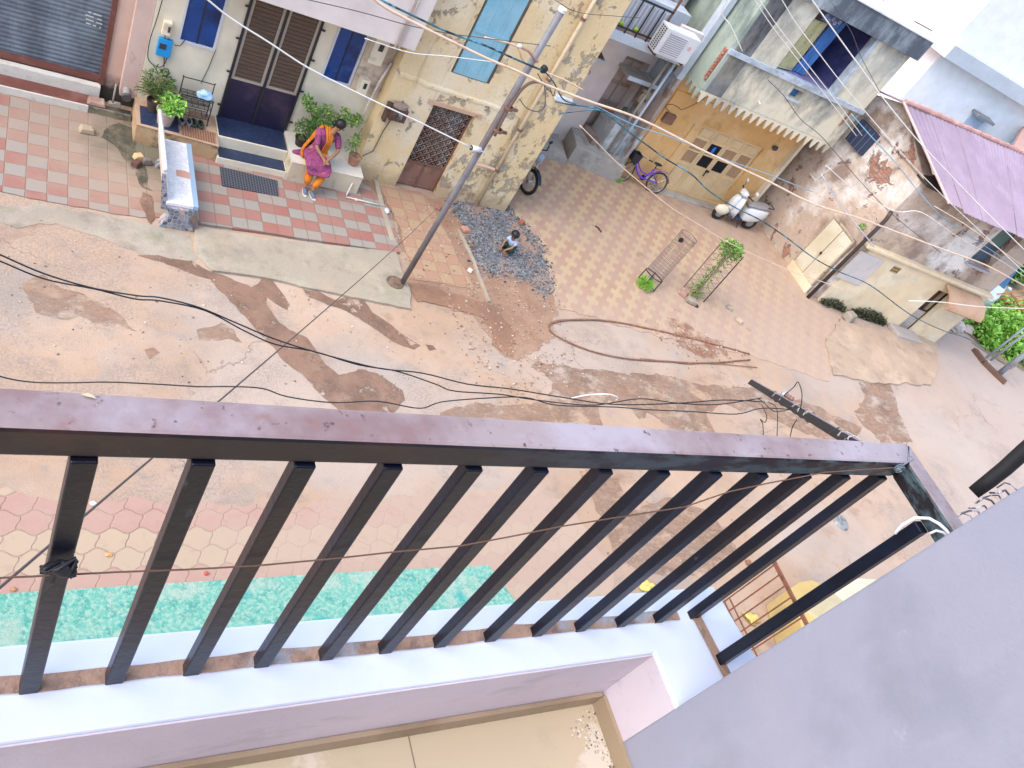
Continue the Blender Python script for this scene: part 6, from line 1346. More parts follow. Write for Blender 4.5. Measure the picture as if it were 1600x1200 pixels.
pedestal(ya0 - .05, ya0 + .14).build('pedestal', mMoD, bn, bevel=.008); pedestal(ya1 - .2, ya1 - .06).build('pedestal', mMoD, bn, bevel=.008)
mb = MB(); mb.hexa([(xl - .055, ya0 + .0, .30), (xl + .05, ya0 - .0, .30), (xl + .05, ya0 + .018, .30), (xl - .055, ya0 + .018, .30), (xl - .055 - lean * .9, ya0 + .08, zb2 - .06), (xl + .005 - lean, ya0 + .08, zb2 - .06), (xl + .005 - lean, ya0 + .098, zb2 - .06), (xl - .055 - lean * .9, ya0 + .098, zb2 - .06)]); mb.build('back_end', mMoD, bn)

# shoe rack, shoes, mats
zl = .352
rk = thing('shoe_rack', 'black wire shoe rack standing on the tan ledge against the cream wall', 'shoe rack', (2.75, 12.4, zl))
xa, xb, ry0, ry1 = W(273, 185, 12.42).x, W(322, 190, 12.42).x, 12.30, 12.52; zt_ = zl + .62
mb = MB()
for y in (ry0, ry1):
    mb.tube(pxcurve([Vector((xa, y, zl)), Vector((xa, y, zt_ - (.0 if y == ry1 else .18))), Vector((xa + .03, y, zt_ + .03 - (.0 if y == ry1 else .18))), Vector((xb - .03, y, zt_ + .03 - (.0 if y == ry1 else .18))), Vector((xb, y, zt_ - (.0 if y == ry1 else .18))), Vector((xb, y, zl))], 4), .009, 6)
mb.build('frame', mDarkMet, rk, smooth=True)
for z in (zl + .12, zl + .30, zl + .44):
    mb = MB(); mb.tube([Vector((xa, ry0, z)), Vector((xb, ry0, z)), Vector((xb, ry1, z)), Vector((xa, ry1, z))], .007, 6, closed=True)
    for k in range(1, 6): mb.tube([Vector((xa, ry0 + (ry1 - ry0) * k / 6, z)), Vector((xb, ry0 + (ry1 - ry0) * k / 6, z))], .0045, 4)
    for k in range(1, 5): mb.tube([Vector((xa + (xb - xa) * k / 5, ry0, z)), Vector((xa + (xb - xa) * k / 5, ry1, z))], .0045, 4)
    mb.build('shelf', mDarkMet, rk)
for z in (zl + .20, zl + .36):
    mb = MB()
    for k in range(1, 5): mb.tube([Vector((xa, ry1, z + .02 * k)), Vector((xb, ry1, z + .02 * k))], .004, 4)
    mb.build('back_wires', mDarkMet, rk)
mb = MB(); c = Vector((xb - .13, 12.38, zl + .50)); mb.ball(c, .11, .08, .085, 16, 12, .5); solo(mb, 'plastic_bag', M('pale blue plastic bag', (.36, .60, .85), .25, [((.62, .78, .92), 9, .5, .62)], .3, 12), 'crumpled pale blue plastic bag on the top shelf of the wire shoe rack', 'plastic bag', smooth=True)
def clog(c, a, mat, mat2, name, label, cat='shoes', group=None):
    o = thing(name, label, cat, tuple(c), group=group)
    for s_ in (-1, 1):
        q = Vector(c) + Vector((.055 * s_, 0, 0)); mb = MB()
        rim = [q + Vector((.042 * math.cos(t), .10 * math.sin(t), .06)) for t in [i * 2 * math.pi / 16 for i in range(16)]]
        mb.tube(rim, .012, 6, closed=True); mb.prism([Vector((p.x, p.y, q.z)) for p in rim], (0, 0, .02))
        n = len(rim); b0 = len(mb.v); mb.add([Vector((p.x, p.y, q.z + .02)) for p in rim] + rim, [(i, (i + 1) % n, n + (i + 1) % n, n + i) for i in range(n)])
        mb.build('shoe', mat, o, smooth=True)
        MB().prism([Vector((q.x + .030 * math.cos(t), q.y + .08 * math.sin(t), q.z + .021)) for t in [i * .5 for i in range(12)]], (0, 0, .004)).build('insole', mat2, o)
    return o
clog(Vector((W(290, 182, 12.3).x, 12.24, zl)), 0, M('grey clog foam', (.33, .28, .30), .7), M('dark insole', (.05, .04, .05), .8), 'shoes', 'pair of grey clogs at the foot of the shoe rack')
clog(Vector((W(308, 188, 12.3).x, 12.24, zl)), 0, M('dark green shoe', (.045, .075, .05), .7), M('darker insole', (.02, .03, .02), .8), 'shoes', 'pair of dark green shoes at the foot of the shoe rack, beside the grey clogs')
b = NB('ribbed brown coir'); f = b.sep(b.geo); c = b.layers((.33, .17, .10), [((.42, .26, .16), 6, .5, .66)]); c = b.mix(b.ramp(b.math('SINE', b.math('MULTIPLY', f[0], 160)), 0, .8), c, (.16, .075, .045, 1))
q = [G(275, 190, zl), G(326, 206, zl), G(330, 226, zl), G(274, 213, zl)]
q = [Vector((2.40, 12.20, 0)), Vector((2.92, 12.15, 0)), Vector((2.90, 11.87, 0)), Vector((2.37, 11.91, 0))]
solo(MB().slab([(p.x, p.y) for p in q], zl + .001, zl + .012), 'doormat', b.fin(c, .95), 'ribbed brown mat on the tan ledge in front of the shoe rack', 'doormat')
b = NB('black rubber hole mat'); v = b.map(b.geo, (1, 1, 1)); f = b.sep(v)
hx = b.math('SUBTRACT', b.math('FRACT', b.math('DIVIDE', f[0], .045)), .5); hy = b.math('SUBTRACT', b.math('FRACT', b.math('DIVIDE', f[1], .045)), .5)
d = b.math('SQRT', b.math('ADD', b.math('MULTIPLY', hx, hx), b.math('MULTIPLY', hy, hy)))
c = b.mix(b.math('LESS_THAN', d, .30), (.035, .04, .055, 1), (.13, .14, .16, 1))
q = [G(343, 261, .05), G(433, 283, .05), G(435, 307, .05), G(347, 291, .05)]
solo(MB().slab([(p.x, p.y) for p in q], .052, .066), 'doormat', b.fin(c, .8), 'black rubber honeycomb mat on the tiles before the front steps', 'doormat')

# ------------------------------------------------------------------ plants
def leafmat(name, a, b_, c_=None):
    b = NB(name); n = b.nt.nodes.new('ShaderNodeNewGeometry').outputs['Random Per Island']
    c = b.mix(n, (*a, 1), (*b_, 1))
    if c_: c = b.mix(b.math('GREATER_THAN', n, .88), c, (*c_, 1))
    b.b.inputs['Subsurface Weight'].default_value = 0
    m = b.fin(c, .5); return m
mLf = leafmat('fresh green leaves', (.07, .20, .03), (.22, .42, .07), (.42, .46, .12)); mLfD = leafmat('deep green leaves', (.03, .10, .02), (.12, .26, .05))
mLfB = leafmat('bright green leaves', (.16, .42, .05), (.36, .62, .12)); mLfY = leafmat('dry olive leaves', (.10, .14, .04), (.36, .34, .14)); mStem = M('brown stem', (.16, .11, .07), .8)
def crown(c, rx, ry, rz, n, L, wd, fill=.55, drop=0):
    mb = MB()
    for k in range(n):
        while True:
            d = Vector((random.uniform(-1, 1), random.uniform(-1, 1), random.uniform(-1, 1)))
            if fill < d.length < 1: break
        q = Vector(c) + Vector((d.x * rx, d.y * ry, d.z * rz)) * (1 + .35 * noise.noise(Vector(d) * 2 + Vector(c)))
        t = (d + Vector((random.gauss(0, .6), random.gauss(0, .6), random.gauss(0, .5) - drop))).normalized()
        l_ = L * random.uniform(.6, 1.3); leaf(mb, q, l_, wd * random.uniform(.7, 1.3), t, Vector((random.gauss(0, .3), random.gauss(0, .3), 1)).normalized())
    return mb
def pot(parent, c, r, h, mat, soil=None):
    c = Vector(c); MB().lathe([(r * .72, 0), (r, h * .9), (r * 1.08, h * .9), (r * 1.08, h), (r * .93, h), (r * .90, h * .86)], c, 24).build('pot', mat, parent, smooth=False)
    MB().lathe([(r * .905, 0), (.0001, .004)], c + Vector((0, 0, h * .85)), 20).build('earth', soil or mSoil, parent)
random.seed(21)
mTerra = M('terracotta pot', (.42, .20, .13), .85, [((.5, .3, .22), 5, .5, .68), ((.25, .12, .08), 7, .6, .72)], .2, 30)
mPotP = M('pinkish cement pot', (.50, .38, .33), .8, [((.4, .3, .26), 5, .5, .68)])
pc = Vector((1.98, 12.38, zl)); o = thing('potted_plant', 'feathery potted palm on the tan ledge against the cream wall below the blue switch box', 'potted plant', tuple(pc)); pot(o, pc, .12, .20, M('dark pot', (.06, .045, .04), .8))
mb = MB()
for k in range(22):
    a = random.uniform(0, 6.28); l_ = random.uniform(.28, .48); tilt = random.uniform(.25, 1.0); prev = pc + Vector((0, 0, .2)); pts = []
    for i in range(9):
        t = i / 8; pts.append(pc + Vector((math.cos(a) * tilt * l_ * t, math.sin(a) * tilt * l_ * t, .2 + l_ * (t * 1.1 - t * t * .55 * tilt * 1.4))))
    for i in range(2, 9):
        dr_ = (pts[i] - pts[i - 1]).normalized(); sd2 = dr_.cross(Vector((0, 0, 1))).normalized()
        for s_ in (-1, 1): leaf(mb, pts[i], .085, .009, dr_ + sd2 * s_ * 1.1)
    mb.tube(pts, .004, 4)
mb.build('fronds', mLfY, o)
mb = crown(pc + Vector((0, 0, .52)), .2, .2, .2, 140, .10, .008); mb.build('leaves', mLfD, o)
pc = Vector((2.12, 12.08, zl + .017)); o = thing('potted_plant', 'bright leafy plant in a pinkish pot on the blue tile behind the bench back', 'potted plant', tuple(pc)); pot(o, pc, .14, .26, mPotP)
crown(pc + Vector((.07, .03, .34)), .20, .19, .13, 480, .05, .020, .3).build('leaves', mLfB, o)
pc = Vector((4.62, 12.42, .422)); o = thing('shrub', 'loose green shrub rising behind the seated woman against the cream wall', 'plant', tuple(pc)); pot(o, pc, .14, .16, M('dark clay pot', (.08, .05, .04), .8))
random.seed(8)
mb = MB(); lv = MB(); ctr = [(.0, .0, .62, .20), (.22, -.02, .70, .15), (-.22, .0, .80, .13), (-.36, .0, .92, .10), (.42, -.04, .78, .11), (.55, -.06, .86, .10), (.12, -.06, .5, .17), (.0, 0, .85, .10), (-.12, -.05, .55, .14), (.30, -.02, .92, .07)]
for x, y, z, r_ in ctr:
    q = pc + Vector((x, y, z - .12)); mb.tube([pc + Vector((0, 0, .12)), pc + Vector((x * .4, y * .4, z * .45)), q], [.012, .008, .004], 5)
    cl = crown(q, r_, r_ * .8, r_ * .8, int(900 * r_), .055, .016, .2); lv.add(cl.v, cl.f)
mb.build('stems', mStem, o); lv.build('leaves', mLf, o)
pc = Vector((4.34, 12.30, .422)); o = thing('potted_plant', 'small fine leaved potted plant left of the seated woman', 'potted plant', tuple(pc)); pot(o, pc, .11, .15, M('black nursery pot', (.03, .025, .025), .7))
crown(pc + Vector((.0, 0, .33)), .17, .15, .17, 420, .05, .009, .2).build('leaves', mLfD, o)
pc = Vector((5.28, 12.1, .422)); o = thing('potted_plant', 'terracotta pot with a thin leafy stem right of the seated woman', 'potted plant', tuple(pc)); pot(o, pc, .115, .18, mTerra)
mb = MB(); mb.tube([pc + Vector((0, 0, .15)), pc + Vector((-.06, .08, .4)), pc + Vector((-.02, .16, .65))], .007, 5); mb.build('stem', mStem, o)
lv = crown(pc + Vector((-.10, .08, .38)), .09, .09, .20, 90, .06, .015, .2); lv.build('leaves', mLf, o)
def weed(c, r, h, n, label, mat=mLfB, name='weed', cat='weed', rz=None):
    mb = MB(); c = Vector(c)
    for k in range(n):
        a = random.uniform(0, 6.28); rr = r * math.sqrt(random.random()); q = c + Vector((rr * math.cos(a), rr * math.sin(a), 0))
        t = Vector((math.cos(a) * random.uniform(.1, .9), math.sin(a) * random.uniform(.1, .9), 1)); leaf(mb, q + Vector((0, 0, random.uniform(0, h * .6))), random.uniform(.4, 1) * max(h * .5, .05), .012, t)
    return solo(mb, name, mat, label, cat)
weed(G(963, 284) + Vector((.0, -.02, 0)), .09, .16, 90, 'bright green weed tuft at the corner of the grey plinth beside the bicycle')
weed(G(1003, 450) + Vector((0, 0, .014)), .17, .26, 260, 'green weed growing at the foot of the leaning wire tree guard', mLfB)
weed(G(850, 96 + 0) if 0 else Vector((17.6, 10.9, 0)), .01, .01, 1, 'x') if 0 else None

# ------------------------------------------------------------------ pole with conduit, clamps and camera
mPole = M('grey blue painted pole', (.20, .195, .22), .6, [((.15, .14, .15), 3, .5, .66), ((.12, .085, .07), 1.2, .46, .6, (1, 1, .4), .9, 5), ((.29, .30, .35), 1, .5, .66, (1, 1, .5), .6, 9)], .2, 40)
pbase = G(626, 446); ptop = W(877, 18, pbase.y - .05)
po = thing('utility_pole', 'tall slender grey pole standing at the road edge, leaning slightly right', 'pole', tuple(pbase))
MB().tube([pbase, pbase.lerp(ptop, .5), ptop], [.047, .050, .050], 16).build('shaft', mPole, po, smooth=True)
MB().tube([ptop, ptop + (ptop - pbase).normalized() * .05], .055, 14).build('cap', mWp, po)
MB().lathe([(.17, 0), (.15, .06), (.08, .10), (.0001, .10)], Vector((pbase.x - .12, pbase.y, 0)), 16).build('footing', M('rusty concrete footing', (.20, .13, .09), .9, [((.08, .06, .05), 6, .5, .62)], .6, 30), po)
Yp = pbase.y - .09
cd_ = [W(x, y, Yp) for x, y in ((773, 212), (790, 178), (803, 157), (815, 140), (828, 130), (842, 128), (855, 132))]
MB().tube(pxcurve(cd_, 5), .022, 10).build('conduit', M('brown bent conduit', (.17, .11, .09), .6), po, smooth=True)
for x, y in ((778, 203), (795, 168)):
    c = W(x, y, Yp + .02); ax = (ptop - pbase).normalized(); mb = MB(); mb.lathe([(.075, -.02), (.075, .02), (.06, .02), (.06, -.02)], c, 16, ax); mb.obox(c + Vector((.09, -.02, 0)), Vector((.05, 0, 0)), Vector((0, .015, 0)), Vector((0, 0, .02))); mb.build('clamp', mRustG, po)
c0 = W(836, 92, Yp); c1_ = W(850, 108, Yp); mb = MB(); mb.tube([W(812, 73, Yp), W(826, 80, Yp), c0, W(840, 97, Yp)], .018, 8); mb.build('bracket_arm', M('pink rusted bracket', (.40, .22, .18), .7), po)
mb = MB(); mb.ball(c1_, .055, .05, .06, 12, 8, .2); mb.build('junction', mBlk, po, smooth=True)
mb = MB(); mb.ball(W(812, 72, Yp), .04, .03, .03, 10, 8, .2); mb.build('insulator', mWhiteT, po, smooth=True)
cb = W(737, 231, Yp - .02); cf = W(750, 235, Yp); co = thing('security_camera', 'white cylindrical security camera mounted halfway up the slender grey pole', 'camera', tuple(cb))
MB().tube([cb, cf + Vector((0, 0, .01))], .04, 14).build('housing', mWp, co, smooth=True); MB().tube([cb - (cf - cb).normalized() * .012, cb - (cf - cb).normalized() * .002], .036, 14).build('lens', mDarkMet, co)
MB().tube([cf, W(757, 237, Yp + .06)], .015, 8).build('mount', mWp, co)

# ------------------------------------------------------------------ tree guards, stones, hoops
b = NB('rusty thin wire'); mWire = M('dull grey wire', (.22, .17, .16), .6)
ca = G(1008, 446) ; ca.z = .015; rr = .21
top_ = G(1078, 368); 
# axis of the leaning cage: foot at ca, head so that it appears at the far ring
hl = W(1077, 369, ca.y + .55); ax = hl - ca
tg = thing('tree_guard', 'leaning wire cage tree guard with dark foot frame on the plaza', 'tree guard', tuple(ca))
axn = ax.normalized(); Mx = axn.to_track_quat('Z', 'Y').to_matrix(); Lc = ax.length
def ring(h, r=rr): return [ca + Mx @ Vector((r * math.cos(t), r * math.sin(t), h)) for t in [i * 2 * math.pi / 20 for i in range(20)]]
for h in (Lc, Lc * .93): MB().tube(ring(h), .008, 5, closed=True).build('hoop', mWire, tg)
mb = MB()
for k in range(16): mb.tube([ring(.28)[k * 20 // 16], ring(Lc)[k * 20 // 16]], .0045, 4)
for j in range(1, 16): mb.tube(ring(.28 + (Lc - .28) * j / 16), .0035, 4, closed=True)
mb.build('wire_mesh', mWire, tg)
mb = MB(); 
for h in (.02, .28): mb.tube(ring(h, rr * 1.05), .012, 6, closed=True)
for k in (0, 5, 10, 15): mb.tube([ring(.0, rr * 1.05)[k], ring(.30, rr * 1.05)[k]], .014, 6)
mb.build('foot_frame', mDarkMet, tg)
solo(MB().ball(W(1064, 375, ca.y + .3), .06, .05, .05, 10, 8, .6), 'rag', M('black rag', (.01, .01, .012), .9), 'black rag caught on the leaning wire tree guard', 'rag')
# upright slatted guard with a plant
cb_ = G(1083, 461); cb_.z = .015; tz = vz = None
cbt = W(1140, 388, cb_.y); 
tg2 = thing('tree_guard', 'upright narrow tree guard of grey slats filled with leaves on the plaza', 'tree guard', tuple(cb_))
hgt = cbt.z; s_ = .20
for sx in (-1, 1):
    for sy in (-1, 1):
        mb = MB(); mb.box(cb_.x + sx * s_ - .009, cb_.x + sx * s_ + .009, cb_.y + sy * s_ - .009, cb_.y + sy * s_ + .009, .015, hgt); mb.build('post', mDarkMet if sx > 0 and sy < 0 else mWire, tg2)
mb = MB()
for j in range(9):
    z = .12 + (hgt - .16) * j / 8
    mb.box(cb_.x - s_, cb_.x + s_, cb_.y - s_ - .012, cb_.y - s_ - .006, z, z + .007); mb.box(cb_.x - s_, cb_.x + s_, cb_.y + s_ + .006, cb_.y + s_ + .012, z, z + .007)
    mb.box(cb_.x - s_ - .012, cb_.x - s_ - .006, cb_.y - s_, cb_.y + s_, z, z + .007); mb.box(cb_.x + s_ + .006, cb_.x + s_ + .012, cb_.y - s_, cb_.y + s_, z, z + .007)
mb.build('slats', mWire, tg2)
o = thing('sapling', 'leafy sapling growing up through the upright slatted tree guard', 'sapling', tuple(cb_))
random.seed(31)
MB().tube([cb_, cb_ + Vector((.03, 0, hgt * .5)), cb_ + Vector((0, .02, hgt * .95))], [.014, .010, .006], 6).build('trunk', mStem, o)
lv = crown(cb_ + Vector((0, 0, hgt * .97)), .25, .25, .16, 420, .075, .022, .2)
for zf_, n_ in ((.75, 90), (.5, 80), (.3, 80), (.1, 130)): q = crown(cb_ + Vector((0, 0, hgt * zf_)), .15, .15, .15, n_, .06, .016, .1); lv.add(q.v, q.f)
lv.build('crown', mLf, o)
random.seed(5)
c = G(1066, 461); rock((c.x, c.y, .014), .12, .11, .06, mStone, 'brownish stone block at the foot of the slatted tree guard, left of two', rot=.6)
c = G(1077, 473); rock((c.x, c.y, .014), .14, .10, .06, mStoneG, 'pale stone block at the foot of the slatted tree guard, nearest the road', rot=-.4)
c = G(1087, 480); rock((c.x, c.y, .014), .04, .04, .03, M('near black stone', (.05, .04, .04), .9), 'tiny dark stone beside the pale block at the slatted tree guard', rot=-.4)
c = G(1138, 483); rock((c.x, c.y, .014), .09, .06, .045, mStoneG, 'loose stone on the plaza, upper of the two in line', rot=-.8)
c = G(1153, 503); rock((c.x, c.y, .014), .10, .06, .045, M('sandy stone', (.52, .40, .30), .85), 'loose sandy stone on the plaza, lower of the two in line', rot=-.9)
c = G(813, 351); rock((c.x, c.y, .022), .07, .05, .045, M('red clay brick bit', (.36, .13, .08), .85), 'red brick bit at the right edge of the gravel', 'brick_piece', 'brick', rot=.5)
c = G(726, 361); rock((c.x, c.y, .022), .09, .08, .03, M('salmon tile bit', (.52, .25, .19), .85), 'salmon tile piece on the left part of the gravel', 'brick_piece', 'brick', rot=.2)
c = G(684, 327); rock((c.x, c.y, .018), .06, .05, .035, M('red clay bit', (.42, .17, .11), .85), 'red brick bit on the tiles below the rusty gate', 'brick_piece', 'brick', rot=.9)
c = G(733, 425); rock((c.x, c.y, .018), .05, .05, .03, mWhiteT, 'small whitish stone at the left end of the pale kerb strip', rot=.9)
solo(MB().tube(pxcurve([W(x, y, 14.0) + Vector((0, 0, 0)) for x, y in ((1, 1),)] * 1, 1) if 0 else [G(930, 353, .02), G(935, 356, .04), G(940, 363, .02)], .018, 6), 'twig', M('dark twig', (.07, .04, .03), .9), 'dark crooked twig lying alone on the plaza', 'twig')
# rope hoops on the ground
mRope = M('reddish brown rope', (.24, .115, .07), .9, [((.36, .2, .13), 20, .5, .6)])
def gl(px, z=.03): return [G(x, y, z) for x, y in px]
random.seed(3)
def rope(px, r, label, n_strand=1):
    mb = MB()
    for s__ in range(n_strand):
        Pq = pxcurve(gl(px), 6); Pq = [p + Vector((.02 * noise.noise(p * 1.7 + Vector((s__ * 7, 0, 0))) * (s__ + .3), .035 * noise.noise(p * 1.3 + Vector((0, s__ * 9, 3))) * (s__ + .3), 0)) for p in Pq]
        mb.tube(Pq, r, 6)
    return solo(mb, 'rope', mRope, label, 'rope', smooth=True)
rope([(858, 511), (862, 505), (885, 500), (915, 499), (950, 501), (990, 508), (1030, 517), (1075, 527), (1120, 539), (1171, 553)], .016, 'upper run of reddish brown rope lying in a long loop on the plaza edge', 2)
rope([(858, 512), (863, 520), (885, 533), (920, 547), (960, 557), (1000, 562), (1050, 565), (1100, 567), (1172, 562)], .014, 'lower run of reddish brown rope lying in a long loop on the plaza edge', 2)
rope([(1000, 560), (1060, 566), (1120, 568), (1183, 574)], .009, 'short loose rope end trailing right of the long rope loop')
# white hose by the masonry seat
solo(MB().tube([G(540, 292, .42) * 1 if 0 else Vector((5.26, 11.73, .28)), Vector((5.22, 11.66, .07)), G(541, 308, .07), G(600, 322, .07)], .016, 8), 'pvc_pipe', mWhiteT, 'thin white pvc pipe lying from the masonry seat across the tiles', 'pipe', smooth=True)
solo(MB().ball(G(604, 331, .05) + Vector((0, 0, .03)), .05, .08, .03, 10, 8, .4), 'plastic_scrap', M('bluish white plastic', (.62, .68, .8), .4), 'bluish white plastic scrap at the end of the thin white pipe', 'litter', smooth=True)
solo(MB().ball(G(556, 313, .05) + Vector((0, 0, .02)), .035, .03, .02, 10, 6, .4), 'plastic_scrap', mWhiteT, 'small white scrap beside the thin white pipe on the tiles', 'litter')
solo(MB().lathe([(.0001, .03), (.10, .04), (.17, .03), (.19, .0)], G(1313, 816), 24), 'manhole_cover', M('grey iron cover', (.26, .27, .28), .7, [((.12, .12, .13), 14, .5, .6), ((.40, .38, .36), 8, .56, .66)], .6, 20), 'round grey cover lying on the road seen between the last railing bars', 'cover')
for (x, y), lab, cl_ in (((170, 868), 'crumpled orange sweet wrapper on the yellow wavy pavers', (.75, .35, .12)), ((145, 788), 'white paper scrap on the pink wavy pavers', (.75, .72, .76)), ((21, 922), 'small brown cardboard square beside the turquoise strip', (.45, .22, .10)), ((322, 897), 'tiny red wrapper on the pink wavy pavers', (.5, .10, .06))):
    mb = MB(); g_ = G(x, y); mb.ball(g_ + Vector((0, 0, .02)), .034, .026, .012, 8, 6, .6); solo(mb, 'litter', M(lab[:18], cl_, .5), lab, 'litter')
# ------------------------------------------------------------------ ladies bicycle (own axes: x forward, z up)
bp0 = G(1018, 297); bp1 = G(963, 286)
def bicycle():
    f_ = Vector((13.12, 14.70, 0)); r_ = Vector((14.08, 14.56, 0))
    rz = math.atan2(f_.y - r_.y, f_.x - r_.x)
    o = thing('bicycle', 'purple ladies bicycle with a black front basket leaning against the orange wall', 'bicycle', tuple((f_ + r_) / 2), rz=rz, local=True)
    o.rotation_euler = (R(8), 0, rz)
    Rw, wb = .28, .48; mTy = M('tyre rubber', (.025, .022, .022), .8); mPu = M('purple frame paint', (.16, .06, .62), .3); mCh = M('chrome', (.55, .52, .50), .25, metal=.7)
    def wheel(c, yaw=0):
        Mz = Matrix.Rotation(yaw, 3, 'Z'); ci = lambda r, n=28: [c + Mz @ Vector((r * math.cos(t), 0, r * math.sin(t))) for t in [i * 2 * math.pi / n for i in range(n)]]
        w_ = MB().tube(ci(.001, 3), .018, 6, closed=True); w_ = MB(); w_.lathe([(.02, -.04), (.02, .04)], c, 10, Mz @ Vector((0, 1, 0))); wo_ = w_.build('wheel', mCh, o)
        MB().tube(ci(Rw), .021, 8, closed=True).build('tyre', mTy, wo_, smooth=True); MB().tube(ci(Rw - .025), .010, 6, closed=True).build('rim', mCh, wo_, smooth=True)
        mb = MB()
        for k in range(14): t = k * 2 * math.pi / 14; mb.tube([c + Mz @ Vector((.02 * math.cos(t), .012 * (-1) ** k, .02 * math.sin(t))), c + Mz @ Vector(((Rw - .025) * math.cos(t + .15), 0, (Rw - .025) * math.sin(t + .15)))], .0022, 4)
        mb.build('spokes', mCh, wo_)
    cF = Vector((wb, 0, Rw)); cR = Vector((-wb, 0, Rw)); wheel(cF, R(28)); wheel(cR)
    hdt = Vector((wb - .14, 0, .66)); bb_ = Vector((-.06, 0, .27)); st_ = Vector((-.20, 0, .60)); hb = hdt + Vector((.03, 0, -.12))
    mb = MB(); mb.tube(pxcurve([hb, Vector((.18, 0, .36)), Vector((.04, 0, .28)), bb_], 5), .026, 8); mb.tube(pxcurve([hdt - Vector((0, 0, .03)), Vector((.15, 0, .45)), Vector((-.08, 0, .40)), st_ - Vector((-.02, 0, .12))], 5), .018, 8); mb.tube([bb_, st_], .018, 8)
    for s in (-.045, .045): mb.tube([bb_ + Vector((0, s * .5, 0)), cR + Vector((0, s, 0))], .010, 6); mb.tube([st_ + Vector((.02, s * .3, -.06)), cR + Vector((0, s, 0))], .009, 6)
    mb.tube([hb - Vector((0, 0, .04)), hdt + Vector((-.01, 0, .03))], .022, 8); mb.build('frame', mPu, o, smooth=True)
    mb = MB()
    for s in (-.05, .05): mb.tube([hb + Vector((0, s * .7, -.02)), cF + Vector((0, s, 0))], .012, 6)
    mb.build('fork', mCh, o)
    mb = MB(); mb.tube([hdt, hdt + Vector((-.02, 0, .14))], .012, 8); mb.tube(pxcurve([hdt + Vector((-.17, -.26, .17)), hdt + Vector((-.06, -.20, .17)), hdt + Vector((.0, -.05, .14)), hdt + Vector((.0, .05, .14)), hdt + Vector((-.06, .20, .17)), hdt + Vector((-.17, .26, .17))], 4), .011, 8); mb.build('handlebar', mCh, o, smooth=True)
    mb = MB()
    for s in (-1, 1): mb.tube([hdt + Vector((-.10, .235 * s, .17)), hdt + Vector((-.20, .27 * s, .17))], .017, 8)
    mb.build('grips', mBlk, o)
    mb = MB(); bc = hdt + Vector((.15, 0, .05)); rim_ = [bc + Vector((sx * .12, sy * .15, .11)) for sx, sy in ((-1, -1), (1, -1), (1, 1), (-1, 1))]; bt_ = [bc + Vector((sx * .09, sy * .12, -.10)) for sx, sy in ((-1, -1), (1, -1), (1, 1), (-1, 1))]
    mb.add(bt_ + rim_, [(0, 1, 2, 3), (0, 1, 5, 4), (1, 2, 6, 5), (2, 3, 7, 6), (3, 0, 4, 7)]); q_ = mb.build('basket', M('black plastic basket', (.018, .02, .035), .5), o); q_.modifiers.new('thick', 'SOLIDIFY').thickness = .008
    MB().tube(rim_, .01, 6, closed=True).build('basket_rim', mBlk, q_)
    mb = MB(); mb.ball(st_ + Vector((-.02, 0, .14)), .12, .075, .035, 14, 8); mb.tube([st_, st_ + Vector((0, 0, .12))], .012, 8); mb.build('saddle', mBlk, o, smooth=True)
    mb = MB(); vs_ = []
    for i in range(13):
        t = R(20 + i * 12); p = cR + Vector(((Rw + .045) * math.cos(t), 0, (Rw + .045) * math.sin(t))); vs_ += [p + Vector((0, -.028, 0)), p + Vector((0, .028, 0))]
    mb.add(vs_, [(2 * i, 2 * i + 2, 2 * i + 3, 2 * i + 1) for i in range(12)]); q_ = mb.build('rear_mudguard', M('lilac mudguard', (.34, .18, .52), .35), o); q_.modifiers.new('thick', 'SOLIDIFY').thickness = .004
    mb = MB(); mb.box(-.62, -.24, -.06, .06, .615, .625); mb.build('carrier', M('mauve carrier', (.40, .25, .40), .4), o)
    mb = MB(); mb.obox(Vector((-.26, -.055, .30)), Vector((.20, 0, .02)), Vector((0, .008, 0)), Vector((0, 0, .035))); mb.build('chain_guard', mWp, o)
    mb = MB(); mb.lathe([(.08, -.006), (.08, .006)], bb_ + Vector((0, -.05, 0)), 16, (0, 1, 0)); mb.tube([bb_ + Vector((0, -.07, 0)), bb_ + Vector((.10, -.07, -.12))], .009, 6); mb.box(.0, .10, -.16, -.07, .135, .155); mb.build('crank', mBlk, o)
bicycle()
